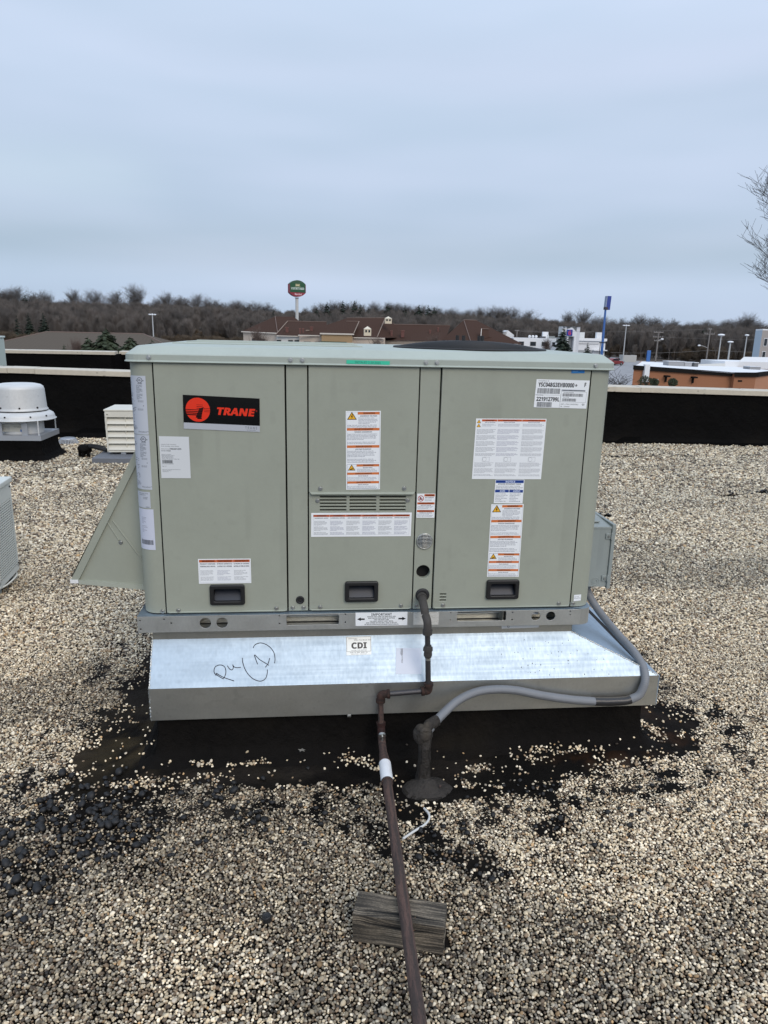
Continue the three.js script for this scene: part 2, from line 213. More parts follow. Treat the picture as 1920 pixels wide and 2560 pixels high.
// pebbles
{
  const R = rngOf(11), sorts = [[], [], []];
  const eye = [-0.242, 2.62];
  const noGo = (x, z) => (x > CX0 - 0.01 && x < CX1 + 0.01 && z > CZ0 && z < CZ1 + 0.012) || (x > FC.x0 && x < FC.x1 && z > FC.z0 && z < FC.z1) || (x > -0.13 && x < 0.14 && z > 0.905 && z < 1.02 && Math.abs((z - 0.965) - 0.26 * (x - 0.0)) < 0.045);
  const heaps = [[-0.72, 0.112, 0.12, 0.008], [-0.56, 0.118, 0.13, 0.012], [-0.44, 0.114, 0.03, 0.01], [-0.66, 0.163, 0.06, 0.008], [-0.36, 0.106, 0.03, 0.012], [-0.09, 0.115, 0.05, 0.02], [0.76, 0.112, 0.18, 0.016], [0.64, 0.14, 0.06, 0.018], [0.54, 0.11, 0.03, 0.02], [0.42, 0.2, 0.05, 0.04], [0.35, 0.27, 0.05, 0.05], [-0.85, 0.2, 0.2, 0.03], [1.1, 0.2, 0.2, 0.03], [1.22, -0.02, 0.05, 0.07], [0.2, 0.40, 0.06, 0.04], [0.02, 0.16, 0.03, 0.015], [-0.03, 0.13, 0.03, 0.02]];
  const soot = (x, z) => { const L = smooth(0.0, 0.18, 0.42 - Math.hypot((x + 1.08) * 0.9, (z - 0.52) * 1.1)), Q = smooth(0, 0.12, 0.33 - Math.hypot((x - 0.42) * 0.72, (z - 0.50) * 1.0)), T = smooth(0, 0.1, 0.25 - Math.abs(z - 0.33)) * smooth(0.9, 0.2, Math.abs(x + 0.7)) * 0.4; return Math.max(L, Q * 1.2, T) * smooth(0.42, 0.62, fbm(x * 7, z * 9, 60, 3)); };
  const streaks = [[3.4, -6.95, 3.4, -1.0], [4.2, -4.65, 1.0, -0.45], [5.2, -3.65, 0.9, -0.2], [-3.2, -7.5, 0.8, 0.1], [2.1, -3.8, 0.5, 0.1]];
  const add = (x, z, s, far) => {
    if (noGo(x, z)) return;
    const b = bareness(x, z); let under = 0;
    if (b > -0.06) {
      const e = b + 0.085 * (fbm(x * 7, z * 7, 61, 4) - 0.5) * 2; let keep = 1 - smooth(-0.02, 0.035, e);
      keep = Math.max(keep, 0.020 * smooth(0.3, 0.6, vnoise(x * 6, z * 6, 69)) + 0.006 + 0.30 * (1 - smooth(0.02, 0.17, e)) * smooth(0.35, 0.65, vnoise(x * 14, z * 14, 62)));
      for (const [hx, hz, hw, hd] of heaps) { const q = Math.hypot((x - hx) / hw, (z - hz) / hd); if (q < 1.25) keep = Math.max(keep, (q < 0.8 ? 0.85 : 0.35) * smooth(0.30, 0.5, vnoise(x * 30, z * 30, 63))); }
      const d = curbOut(x, z); if (d < 0.022) keep *= 0.1;
      if (R() > keep) return;
      under = e > 0.02 ? 1 : 0;
    }
    const st = soot(x, z);
    if (st > 0.15 && R() < st * (x < -0.3 ? 0.5 : 0.72)) { return; }
    let wipe = 0; for (const [ax, az, l, sl] of streaks) { const t = (x - ax) / l; if (t > 0 && t < 1) { const off = Math.abs(z - (az + sl * 0.35 * t + 0.12 * (fbm(x * 3, ax, 65, 2) - 0.5) * 2)); if (off < 0.05) wipe = Math.max(wipe, 0.9 * smooth(0.42, 0.55, fbm(x * 5, z * 5, 66, 2))); } }
    const dx = (z + 8.62 + 0.055 * (x - 0)) ; if (z < -7.9) { const e = z - (-8.33 - 0.0 + 0.054 * (x - 4.43)); if (e < 0.35) wipe = Math.max(wipe, smooth(0.32, 0.02, e) * smooth(0.38, 0.6, fbm(x * 4, z * 6, 67, 3)) * 1.2); }
    if (R() < wipe) return;
    // colour: cream, tan, brown and a few pale greys; the patches differ
    const patch = fbm(x * 0.9 + 3, z * 0.9 + 9, 70, 3), _d = 0; let damp = smooth(0.44, 0.60, fbm(x * 1.6 + 17, z * 1.9 + 2, 71, 3)) * 0.75 + smooth(0.3, 1.2, -x * 0.5 + z * 0.7) * 0.35; damp *= 1 - 0.55 * smooth(-0.8, -3.0, z);
    const q = R(), tone = R(); let c;
    if (q < 0.34) c = [0.55, 0.49, 0.39]; else if (q < 0.57) c = [0.74, 0.70, 0.62]; else if (q < 0.69) c = [0.28, 0.215, 0.155]; else if (q < 0.79) c = [0.42, 0.395, 0.36]; else if (q < 0.91) c = [0.14, 0.108, 0.08]; else if (q < 0.93) c = [0.44, 0.31, 0.18]; else c = [0.05, 0.041, 0.033];
    let k = (0.58 + 0.72 * tone) * lerp(1.14, 0.88, patch);
    if (!under) { const h = R(); if (h < 0.62 * damp) k *= 0.22 + 0.3 * R(); else k *= 1 - 0.22 * damp; } else k *= 1.15;
    if (st > 0.05 && R() < 0.3) k *= 0.5;
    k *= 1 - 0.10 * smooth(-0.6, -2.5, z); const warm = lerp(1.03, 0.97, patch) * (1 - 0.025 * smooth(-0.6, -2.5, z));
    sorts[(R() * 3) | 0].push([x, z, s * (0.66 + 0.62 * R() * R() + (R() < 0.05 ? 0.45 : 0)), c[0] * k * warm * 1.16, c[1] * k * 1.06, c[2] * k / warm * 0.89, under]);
  };
  // bands by distance; the stones of the far bands are set a little larger and wider apart
  const bands = [[1.75, 0.25, 0.0079, 2.4, 2.5], [0.25, -0.95, 0.0087, 2.5, 2.9], [-0.95, -2.6, 0.0114, 3.2, 4.0], [-2.6, -5.0, 0.0160, 4.5, 5.9], [-5.0, -8.42, 0.0235, 6.5, 8.1]];
  for (const [z1, z0, s, l, r] of bands) for (let z = z1; z > z0; z -= s) for (let x = -l; x < r; x += s) {
    const X = x + (R() - 0.5) * s * 0.95, Z = z + (R() - 0.5) * s * 0.95;
    if (Z < -8.30 + 0.0545 * (X - 4.43)) continue;
    add(X, Z, s * 0.60, z1 < -0.9); if (z1 > -1 && R() < 0.12) add(X + (R() - 0.5) * s, Z + (R() - 0.5) * s, s * 0.62, false);
  }
  const shapes = [3, 5, 9].map((seed) => {
    let g = new THREE.IcosahedronGeometry(1, 1); g.deleteAttribute('uv'); g.deleteAttribute('normal'); g = mergeVertices(g, 1e-4); const p = g.attributes.position;
    for (let i = 0; i < p.count; i++) { const x = p.getX(i), y = p.getY(i), z = p.getZ(i), n = 0.66 + 0.70 * vnoise(x * 1.6 + 5 + z * 0.6, y * 1.6 + z * 1.3 + 9, seed); p.setXYZ(i, x * n * 1.12, y * n * 0.66, z * n * 0.84); }
    g.computeVertexNormals(); return g;
  });
  const mat = std(1, 1, 1, 0.62); const m4 = new THREE.Matrix4(), q4 = new THREE.Quaternion(), e4 = new THREE.Euler(), col = new THREE.Color();
  sorts.forEach((list, k) => {
    const im = new THREE.InstancedMesh(shapes[k], mat, list.length); im.name = numbered('gravel'); im.castShadow = im.receiveShadow = true;
    im.userData = { kind: 'stuff', label: ['rounded cream and tan pea gravel spread over the black roof', 'brown and buff pea gravel mixed in over the roof', 'flatter pale and grey pea gravel mixed in over the roof'][k], category: 'gravel' };
    list.forEach(([x, z, s, r, g, b, under], i) => { const base = bareness(x, z) > -0.2 || curbOut(x, z) < 0.2 ? roofY(x, z) : swell(x, z); e4.set((R() - 0.5) * 1.5, R() * 6.28, (R() - 0.5) * 1.5); q4.setFromEuler(e4); m4.compose(V(x, base + s * (under ? 0.50 : 0.25 + 0.55 * R()) - (under ? 0.0 : 0.002), z), q4, V(s, s, s)); im.setMatrixAt(i, m4); im.setColorAt(i, col.setRGB(r, g, b)); });
    scene.add(im);
  });
  // tarred stones lying in loose drifts
  const tl = []; for (let i = 0; i < 13000; i++) { const L = R() < 0.80, x = L ? -1.75 + R() * 1.75 : 0.05 + R() * 0.9, z = L ? 0.05 + R() * 1.25 : 0.25 + R() * 0.75, st = soot(x, z); if (noGo(x, z) || R() > st * (L ? 0.22 : 0.15) || Math.hypot(x - 0.19, z - 0.3) < 0.13) continue; tl.push([x, z, (0.007 + 0.011 * R() * R()) * (L ? 1 : 0.72)]); }
  for (let i = 0; i < 420; i++) { const x = -1.6 + R() * 3, z = 0.26 + R() * 0.35; if (R() < 0.25 && bareness(x, z) < 0.02) tl.push([x, z, 0.005 + 0.005 * R()]); }
  for (const [ax, az, l, sl] of streaks) for (let i = 0; i < 34; i++) { const t = R(); tl.push([ax + l * t, az + sl * 0.35 * t + 0.22 * (fbm(ax + l * t * 2, 4, 68, 2) - 0.5) + (R() - 0.5) * 0.2, 0.008 + 0.010 * R()]); }
  const im = new THREE.InstancedMesh(shapes[1], std(0.007, 0.007, 0.0075, 0.6), tl.length); im.name = numbered('pebbles'); im.userData = { kind: 'stuff', label: 'black tarred stones lying in drifts among the pale gravel', category: 'pebbles' }; im.castShadow = im.receiveShadow = true;
  tl.forEach(([x, z, s], i) => { e4.set((R() - 0.5), R() * 6.28, (R() - 0.5)); q4.setFromEuler(e4); m4.compose(V(x, swell(x, z) + s * 0.7, z), q4, V(s, s * 1.05, s)); im.setMatrixAt(i, m4); }); scene.add(im);
}

// parapet round the far side of the roof, with its metal coping
const A3 = Math.atan2(0.46, 8.4);
function parapet(name, label, x0, x1, zAt, yAt, h, deep, joints, matWall) {
  const t = thing(name, label, 'parapet', [(x0 + x1) / 2, -4.4, zAt((x0 + x1) / 2)]); const ox = -(x0 + x1) / 2, oz = -zAt((x0 + x1) / 2);
  const N = 160, wallPos = [], idx = [], profile = (x) => { const y = yAt(x) - 0.05; return [[y, 0.0], [0.30, 0.012], [0.10, 0.03], [0.035, 0.07], [-0.03, 0.16]]; };
  for (let i = 0; i <= N; i++) { const x = lerp(x0, x1, i / N); profile(x).forEach(([y, o], k) => { const w = k === 0 || k === 4 ? 0 : 0.012 * (fbm(x * 2.2, y * 3 + k, 80, 3) - 0.5) * 2; wallPos.push(x + ox, y + 4.4, zAt(x) + oz + o + w); }); }
  for (let i = 0; i < N; i++) for (let k = 0; k < 4; k++) { const a = i * 5 + k, b = a + 5; idx.push(a, a + 1, b, b, a + 1, b + 1); }
  const g = new THREE.BufferGeometry(); g.setAttribute('position', new THREE.Float32BufferAttribute(wallPos, 3)); g.setIndex(idx); g.computeVertexNormals(); part(t, 'wall', metreUV(g), matWall, 'black membrane covered wall');
  const sec = (xa, xb, dy) => { const f = (x, y, z) => [x + ox, y + 4.4, z + oz]; const L = [], P = (x) => { const y = yAt(x) + dy, z = zAt(x); return [f(x, y - 0.075, z + 0.03), f(x, y - 0.072, z + 0.038), f(x, y, z + 0.036), f(x, y + 0.004, z + 0.028), f(x, y + 0.018, z - deep), f(x, y - 0.06, z - deep - 0.01)]; }; const a = P(xa), b = P(xb); for (let i = 0; i < 5; i++) L.push([a[i], b[i], b[i + 1], a[i + 1]]); L.push([a[0], a[1], a[2], a[3], a[4], a[5]], [b[0], b[1], b[2], b[3], b[4], b[5]]); return quads(L); };
  const xs = [x0, ...joints, x1]; for (let i = 0; i + 1 < xs.length; i++) part(t, 'coping', sec(xs[i] + 0.003, xs[i + 1] - 0.003, i % 2 ? 0.003 : 0), M.coping, i ? undefined : 'cream metal coping length');
  part(t, 'outer_wall', quads([[[x0 + ox, 0, zAt(x0) + oz - deep], [x1 + ox, 0, zAt(x1) + oz - deep], [x1 + ox, 4.4 + yAt(x1) - 0.06, zAt(x1) + oz - deep], [x0 + ox, 4.4 + yAt(x0) - 0.06, zAt(x0) + oz - deep]]]), flat(0.35, 0.32, 0.28));
  return t;
}
parapet('parapet_wall', 'black parapet with cream metal coping closing off the gravel roof', -9, 13, (x) => -8.86 + 0.0535 * (x + 4), (x) => 0.985 - 0.0110 * (x + 4.3), 1, 0.24, [-4.83, -4.42, -1.9, 1.2, 4.95, 7.9], M.membrane);
parapet('parapet_wall', 'farther black parapet with coping across the next roof, left of the hotel', -16, -1.2, (x) => (x > -5.34 ? -17.0 - 0.42 : -17.0), (x) => 0.965 + 0.002 * (x + 8), 1, 0.3, [-9.5, -5.34], M.membrane);
struct('roof', metreUV(new THREE.PlaneGeometry(30, 9).rotateX(-Math.PI / 2).translate(-4, -0.02, -13.2)), M.tar);

// ---------- printed stickers ----------
const WARN = 'Disconnect all electric power, including remote disconnects and follow lock out and tag procedures before servicing. Ensure that all motor capacitors have discharged stored voltage. Units with variable speed drive, refer to drive instructions for capacitor discharge. Failure to do the above could result in death or serious injury. ';
const AVERT = 'Couper toutes les tensions et ouvrir les sectionneurs a distance, puis suivre les procedures de verrouillage et des etiquettes avant toute intervention. Verifier que tous les condensateurs des moteurs sont decharges. Ne pas respecter ces precautions peut entrainer des blessures graves ou la mort. ';
const ADV = 'Desconecte toda la energia electrica, incluso las desconexiones remotas y siga los procedimientos de cierre y etiquetado antes de proceder al servicio. Asegurese de que todos los capacitores del motor hayan descargado el voltaje almacenado. No realizar lo anterior puede provocar la muerte o lesiones graves. ';
function sticker(parent, name, corners, z, draw, label, ppm = 2600, rough = 0.4) {
  const c = corners.map((p) => V(p[0], p[1], p.length > 2 ? p[2] : z)); // TL TR BR BL
  const w = c[0].distanceTo(c[1]), h = c[0].distanceTo(c[3]), cw = Math.max(16, Math.round(w * ppm)), ch = Math.max(16, Math.round(h * ppm));
  const cv = document.createElement('canvas'); cv.width = cw; cv.height = ch; const x = cv.getContext('2d'); x.fillStyle = '#f2f4f6'; x.fillRect(0, 0, cw, ch); draw(x, cw, ch);
  const t = new THREE.CanvasTexture(cv); t.colorSpace = THREE.SRGBColorSpace;
  const g = new THREE.BufferGeometry(); g.setAttribute('position', new THREE.Float32BufferAttribute([...c[0], ...c[3], ...c[1], ...c[1], ...c[3], ...c[2]], 3)); g.setAttribute('uv', new THREE.Float32BufferAttribute([0, 1, 0, 0, 1, 1, 1, 1, 0, 0, 1, 0], 2)); g.computeVertexNormals();
  return part(parent, name, g, new THREE.MeshStandardMaterial({ map: t, roughness: rough, side: THREE.DoubleSide, color: new THREE.Color().setRGB(0.97, 0.98, 0.98) }), label);
}
const F = (x, px, bold, fam = 'sans-serif') => { x.font = (bold ? 'bold ' : '') + Math.max(4, px).toFixed(1) + 'px ' + fam; };
function fit(x, s, cx, y, px, maxW, bold = true, align = 'center', fam) { F(x, px, bold, fam); const w = x.measureText(s).width; x.save(); x.translate(cx, y); if (w > maxW) x.scale(maxW / w, 1); x.textAlign = align; x.fillText(s, 0, 0); x.restore(); }
function para(x, text, x0, y0, w, lines, lh, px, col = '#1c2034') {   // set text ragged over so many lines
  x.fillStyle = col; F(x, px, false); const src = text.trim().split(' '), words = []; while (words.length < lines * 22) words.push(...src); let k = 0;
  for (let i = 0; i < lines; i++) { let s = ''; while (k < words.length - 1 && x.measureText(s + words[k] + ' ').width < w) s += words[k++] + ' '; if (!s) s = words[k++]; if (lines > 6 && i % 6 === 5) continue; if (i % 6 === 4) s = s.slice(0, Math.ceil(s.length * 0.55)); x.textAlign = 'left'; x.fillText(s, x0, y0 + i * lh); }
}
function head(x, s, x0, y0, w, h, col = '#d9783f', ink = '#2a0f06') { x.fillStyle = col; x.fillRect(x0, y0, w, h); x.fillStyle = ink; fit(x, '\u26A0' + s, x0 + w / 2, y0 + h * 0.84, h * 0.95, w * 0.85); }
function triangle(x, cx, cy, r) { x.beginPath(); for (let i = 0; i < 3; i++) { const a = -Math.PI / 2 + i * 2.0944; x[i ? 'lineTo' : 'moveTo'](cx + r * 1.02 * Math.cos(a), cy + r * Math.sin(a) * 0.95); } x.closePath(); x.fillStyle = '#f2b632'; x.fill(); x.lineWidth = r * 0.12; x.lineJoin = 'round'; x.strokeStyle = '#16120c'; x.stroke(); }
function bolt(x, cx, cy, r) { triangle(x, cx, cy, r); x.beginPath(); [[0.06, -0.55], [-0.2, 0.02], [0.0, 0.0], [-0.06, 0.38], [0.2, -0.14], [0.02, -0.12], [0.2, -0.55]].forEach(([a, b], i) => x[i ? 'lineTo' : 'moveTo'](cx + a * r, cy + b * r)); x.closePath(); x.fillStyle = '#16120c'; x.fill(); }
function handSign(x, cx, cy, r) { triangle(x, cx, cy, r); x.fillStyle = '#16120c'; x.beginPath(); x.ellipse(cx - r * 0.2, cy + r * 0.25, r * 0.34, r * 0.13, -0.5, 0, 6.29); x.fill(); x.lineWidth = r * 0.07; x.strokeStyle = '#16120c'; for (let i = 0; i < 4; i++) { x.beginPath(); x.moveTo(cx - r * 0.05, cy + r * 0.15); x.lineTo(cx + r * (0.3 - i * 0.05), cy - r * 0.15 + i * r * 0.13); x.stroke(); } x.beginPath(); x.arc(cx + r * 0.25, cy + r * 0.1, r * 0.18, 0, 6.3); x.stroke(); }
function bars(x, x0, y0, w, h, seed) { const R = rngOf(seed); x.fillStyle = '#1d2024'; let u = 0; while (u < w) { const b = w * (0.006 + 0.014 * R()); x.fillRect(x0 + u, y0, Math.min(b, w - u), h); u += b + w * (0.006 + 0.014 * R()); } }
const rim = (x, w, h, c = '#f7f8fa', t = 0.012) => { x.strokeStyle = c; x.lineWidth = w * t * 2; x.strokeRect(0, 0, w, h); };
function cols(heads, subs, texts, opts = {}) {   // side by side warning columns
  return (x, w, h) => { const n = heads.length, m = w * 0.02, cw = (w - 2 * m) / n, hh = opts.hh || h * 0.085;
    heads.forEach((s, i) => { const x0 = m + i * cw; head(x, s, x0 + 1, m, cw - 2, hh, opts.col || '#c25a26'); x.fillStyle = '#33323c'; subs.forEach((line, k) => fit(x, line[i % line.length], x0 + cw / 2, m + hh * (1.9 + k), hh * 0.72, cw * 0.92)); const lh = opts.lh || h * 0.045, y0 = m + hh * (2.4 + subs.length); const lines = Math.floor((h * (opts.foot || 0.97) - y0) / lh); para(x, texts[i % texts.length], x0 + cw * 0.05, y0, cw * 0.88, lines, lh, lh * 0.86, i % 2 ? '#23244a' : '#24272e'); });
    x.strokeStyle = '#8a8f9c'; x.lineWidth = 1; x.strokeRect(m, m, w - 2 * m, h - 2 * m); rim(x, w, h); };
}
function stack(first) {   // the tall voltage label over the moving parts label
  return (x, w, h) => { const m = w * 0.03, W = w - 2 * m, s1 = h * 0.655; let y = m;
    const hb = h * 0.032, lh = h * 0.0172; bolt(x, m + W * 0.155, y + h * 0.062, h * 0.056 * 1.1); head(x, 'WARNING', m + W * 0.33, y, W * 0.67, hb); x.fillStyle = '#33323c'; fit(x, 'HAZARDOUS VOLTAGE!', m + W * 0.66, y + hb * 1.8, hb * 0.62, W * 0.6); para(x, WARN, m + W * 0.35, y + hb * 2.5, W * 0.62, 5, lh, lh * 0.9); para(x, 'voltage. Units with variable speed drive, refer to drive instructions for capacitor discharge. Failure to do the above could result in death or serious injury. ', m + 3, y + hb * 2.5 + lh * 5.2, W * 0.95, 3, lh, lh * 0.9);
    y = h * 0.213; head(x, 'AVERTISSEMENT', m, y, W, hb); x.fillStyle = '#33323c'; fit(x, 'TENSION DANGEREUSE!', w / 2, y + hb * 1.8, hb * 0.62, W * 0.6); para(x, AVERT, m + 3, y + hb * 2.5, W * 0.95, 8, lh, lh * 0.9);
    y = h * 0.43; head(x, 'ADVERTENCIA', m, y, W, hb); x.fillStyle = '#33323c'; fit(x, '\u00A1VOLTAJE PELIGROSO!', w / 2, y + hb * 1.8, hb * 0.62, W * 0.6); para(x, ADV, m + 3, y + hb * 2.5, W * 0.95, 9, lh, lh * 0.9);
    x.strokeStyle = '#70788a'; x.lineWidth = 1.2; x.strokeRect(m, m, W, s1 - m); x.fillStyle = '#fbfcfd'; x.fillRect(0, s1 + 1, w, h * 0.012);
    y = s1 + h * 0.018; handSign(x, m + W * 0.14, y + h * 0.052, h * 0.048); head(x, 'WARNING', m + W * 0.29, y, W * 0.71, hb * 0.9); x.fillStyle = '#33323c'; fit(x, 'MOVING PARTS!', m + W * 0.64, y + hb * 1.6, hb * 0.5, W * 0.6); para(x, WARN, m + W * 0.31, y + hb * 2.1, W * 0.66, 3, lh * 0.85, lh * 0.75);
    y = h * 0.778; head(x, 'AVERTISSEMENT', m, y, W, hb * 0.9); x.fillStyle = '#33323c'; fit(x, 'PIECES MOBILES!', w / 2, y + hb * 1.6, hb * 0.5, W * 0.6); para(x, AVERT, m + 3, y + hb * 2.2, W * 0.95, 4, lh * 0.95, lh * 0.75);
    y = h * 0.892; head(x, 'ADVERTENCIA', m, y, W, hb * 0.9); x.fillStyle = '#33323c'; fit(x, '\u00A1PARTES MOVILES!', w / 2, y + hb * 1.6, hb * 0.5, W * 0.6); para(x, ADV, m + 3, y + hb * 2.2, W * 0.95, 3, lh * 0.95, lh * 0.75);
    x.strokeStyle = '#70788a'; x.strokeRect(m, s1 + h * 0.018, W, h - m - s1 - h * 0.018); rim(x, w, h, '#fbfcfd', 0.014); };
}

// ---------- the packaged rooftop unit ----------
const U = 0.6;   // the underside of its panels
const unit = thing('rooftop_unit', 'grey-green packaged rooftop air conditioner with a red and black nameplate', 'rooftop unit', [0, U, 0]);
{
  const D = 1.105, yT = 0.949;
  part(unit, 'inner_casing', box(-0.86, 0.0, -D + 0.04, 0.86, 0.94, -0.045), M.seam);
  // sheet panels
  const screwG = (x, y, z, r = 0.0065) => [rod([x, y, z], [x, y, z + 0.0015], r * 1.35, r * 1.35, 14), rod([x, y, z + 0.0015], [x, y, z + 0.006], r, r * 0.9, 6)];
  const screws = (p, list, z = 0) => { for (const [x, y] of list) part(p, 'screw', screwG(x, y, z), M.screw); };
  const hole = (x0, y0, x1, y1, r) => rrect(x0, y0, x1, y1, r, THREE.Path);
  const pocket = (x0, y0, x1, y1) => hole(x0 + 0.012, y0 + 0.012, x1 - 0.012, y1 - 0.012, 0.006);
  const left = part(unit, 'access_panel', plate(rrect(-0.797, 0.001, -0.3395, yT, 0.004), [pocket(-0.632, 0.034, -0.4995, 0.116)], -0.02, 0), M.paint);
  const upper = part(unit, 'access_panel', plate(rrect(-0.2535, 0.4755, 0.1495, yT, 0.004), [], -0.02, 0.0), M.paint);
  const slots = []; for (const [a, b] of [[-0.213, -0.112], [-0.101, 0.001], [0.013, 0.1145]]) for (const y of [0.458, 0.4453, 0.4325, 0.420, 0.407]) slots.push(hole(a, y - 0.0031, b, y + 0.0031, 0.003));
  const lower = part(unit, 'access_panel', plate(rrect(-0.2535, 0.0015, 0.1495, 0.4735, 0.004), [...slots, pocket(-0.1155, 0.0385, 0.0147, 0.1225)], -0.024, -0.003, 0.0012), M.paint);
  const rs = [0.062, 0.0492, 0.0365].map((y) => hole(0.2605, y - 0.003, 0.287, y + 0.003, 0.0029));
  const right = part(unit, 'access_panel', plate(rrect(0.2345, 0.002, 0.7965, yT, 0.004), [...rs, pocket(0.4465, 0.041, 0.579, 0.122)], -0.02, 0), M.paint);
  const postL = part(unit, 'centre_post', plate(rrect(-0.3335, 0.001, -0.2585, yT, 0.002), [disc(-0.289, 0.046, 0.013)], -0.026, -0.004, 0.001), M.paint);
  const postR = part(unit, 'centre_post', plate(rrect(0.1545, 0.001, 0.2285, yT, 0.002), [disc(0.1915, 0.156, 0.0275), disc(0.192, 0.282, 0.027), disc(0.192, 0.059, 0.02)], -0.026, -0.004, 0.001), M.paint);
  // folded lower lips that catch the light
  const lip = (x0, x1, y, d, h) => quads([[[x0, y + h, 0.0005], [x1, y + h, 0.0005], [x1 - 0.008, y, d], [x0 + 0.008, y, d]], [[x0 + 0.008, y, d], [x1 - 0.008, y, d], [x1 - 0.008, y - 0.002, d - 0.001], [x0 + 0.008, y - 0.002, d - 0.001]], [[x0 + 0.008, y - 0.002, d - 0.001], [x1 - 0.008, y - 0.002, d - 0.001], [x1 - 0.008, y - 0.001, -0.002], [x0 + 0.008, y - 0.001, -0.002]]]);
  part(upper, 'lower_lip', lip(-0.252, 0.148, 0.472, 0.013, 0.006), M.paint);
  part(left, 'lower_lip', lip(-0.796, -0.340, 0.0045, 0.005, 0.003), M.paint);
  part(lower, 'lower_lip', lip(-0.252, 0.148, 0.005, 0.003, 0.003), M.paint);
  part(right, 'lower_lip', lip(0.236, 0.795, 0.0055, 0.005, 0.003), M.paint);
  // corner posts, rolled round the edge
  const prof = (sx, off, s0 = 0, s1 = 1) => { const r = 0.058 + off, pts = []; const L = [[0.8015, -0.003 + off]]; const cx = 0.830, cz = -0.061; for (let i = 0; i <= 12; i++) { const a = Math.PI / 2 * (1 - i / 12); L.push([cx + r * Math.cos(a), cz + r * Math.sin(a)]); } L.push([cx + r, -0.16]); for (const [x, z] of L) pts.push([sx * x, z]); return pts; };
  const strip = (pts, y0, y1) => { const a = [], uv = [], idx = []; let s = 0; const S = pts.map((p, i) => (i ? (s += Math.hypot(p[0] - pts[i - 1][0], p[1] - pts[i - 1][1])) : 0)); pts.forEach((p, i) => { a.push(p[0], y0, p[1], p[0], y1, p[1]); uv.push(S[i], y0, S[i], y1); }); for (let i = 0; i + 1 < pts.length; i++) idx.push(2 * i, 2 * i + 2, 2 * i + 1, 2 * i + 1, 2 * i + 2, 2 * i + 3); const g = new THREE.BufferGeometry(); g.setAttribute('position', new THREE.Float32BufferAttribute(a, 3)); g.setAttribute('uv', new THREE.Float32BufferAttribute(uv, 2)); g.setIndex(idx); g.computeVertexNormals(); return { g, len: s, S }; };
  const cornerL = part(unit, 'corner_post', strip(prof(-1, 0), 0.001, yT).g, M.paint), cornerR = part(unit, 'corner_post', strip(prof(1, 0), 0.001, yT).g, M.paint);
  part(unit, 'side_panel', box(-0.887, 0.003, -D, -0.872, yT, -0.163), M.paint);
  part(unit, 'side_panel', box(0.872, 0.003, -D, 0.887, yT, -0.163), M.paint);
  part(unit, 'rear_panel', box(-0.87, 0.003, -D - 0.012, 0.87, yT, -D + 0.004), M.paint);
  screws(left, [[-0.753, 0.012], [-0.381, 0.014]]); screws(upper, [[-0.211, 0.491], [0.106, 0.492]], 0); screws(lower, [[-0.221, 0.444], [0.121, 0.445], [-0.211, 0.015], [0.107, 0.016]], -0.003); screws(right, [[0.751, 0.016], [0.276, 0.016]]); screws(postL, [[-0.318, 0.0135], [-0.276, 0.0135]], -0.004); screws(postR, [[0.171, 0.014]], -0.004); screws(cornerL, [[-0.8135, 0.0085]], -0.003); screws(cornerR, [[0.8125, 0.0135]], -0.003);
  // grips
  const grip = (p, x0, y0, x1, y1) => {
    const s = rrect(x0, y0, x1, y1, 0.011); part(p, 'handle', plate(s, [hole(x0 + 0.0165, y0 + 0.0165, x1 - 0.0165, y1 - 0.0175, 0.006)], -0.002, 0.013, 0.004), M.plastic, 'black moulded grip frame');
    const a = x0 + 0.013, b = x1 - 0.013, c = y0 + 0.013, d = y1 - 0.013, m = lerp(c, d, 0.0), zb = -0.03;
    part(p, 'handle_recess', quads([[[a, c, 0], [b, c, 0], [b - 0.004, d - 0.016, zb], [a + 0.004, d - 0.016, zb]]]), M.gloss);
    part(p, 'recess_wall', quads([[[a, d, 0], [b, d, 0], [b, d, zb - 0.012], [a, d, zb - 0.012]], [[a, c, 0], [a, d, 0], [a, d, zb - 0.012], [a, c, zb - 0.012]], [[b, c, 0], [b, d, 0], [b, d, zb - 0.012], [b, c, zb - 0.012]], [[a, c, zb - 0.012], [b, c, zb - 0.012], [b, d, zb - 0.012], [a, d, zb - 0.012]]]), M.dark);
  };
  grip(left, -0.632, 0.034, -0.4995, 0.116); grip(lower, -0.1155, 0.0385, 0.0147, 0.1225); grip(right, 0.4465, 0.041, 0.579, 0.122);
  // plugs, grommet and the woven flue screen on the right-hand post
  part(postL, 'hole_plug', new THREE.TorusGeometry(0.0125, 0.0042, 8, 28).translate(-0.289, 0.046, -0.003), M.rubber); part(postL, 'plug_centre', rod([-0.289, 0.046, -0.012], [-0.289, 0.046, -0.004], 0.011, 0.010, 20), M.rubber);
  part(postR, 'knockout_hole', rod([0.1915, 0.156, -0.043], [0.1915, 0.156, -0.040], 0.034, 0.034, 24), M.dark);
  part(postR, 'grommet', new THREE.LatheGeometry([[0.012, 0.004], [0.020, 0.006], [0.0275, 0.003], [0.0285, -0.002]].map((p) => new THREE.Vector2(...p)), 28).rotateX(Math.PI / 2).translate(0.192, 0.059, -0.003), M.rubber);
  part(postR, 'screen_backing', rod([0.192, 0.282, -0.04], [0.192, 0.282, -0.036], 0.034, 0.034, 24), M.dark);
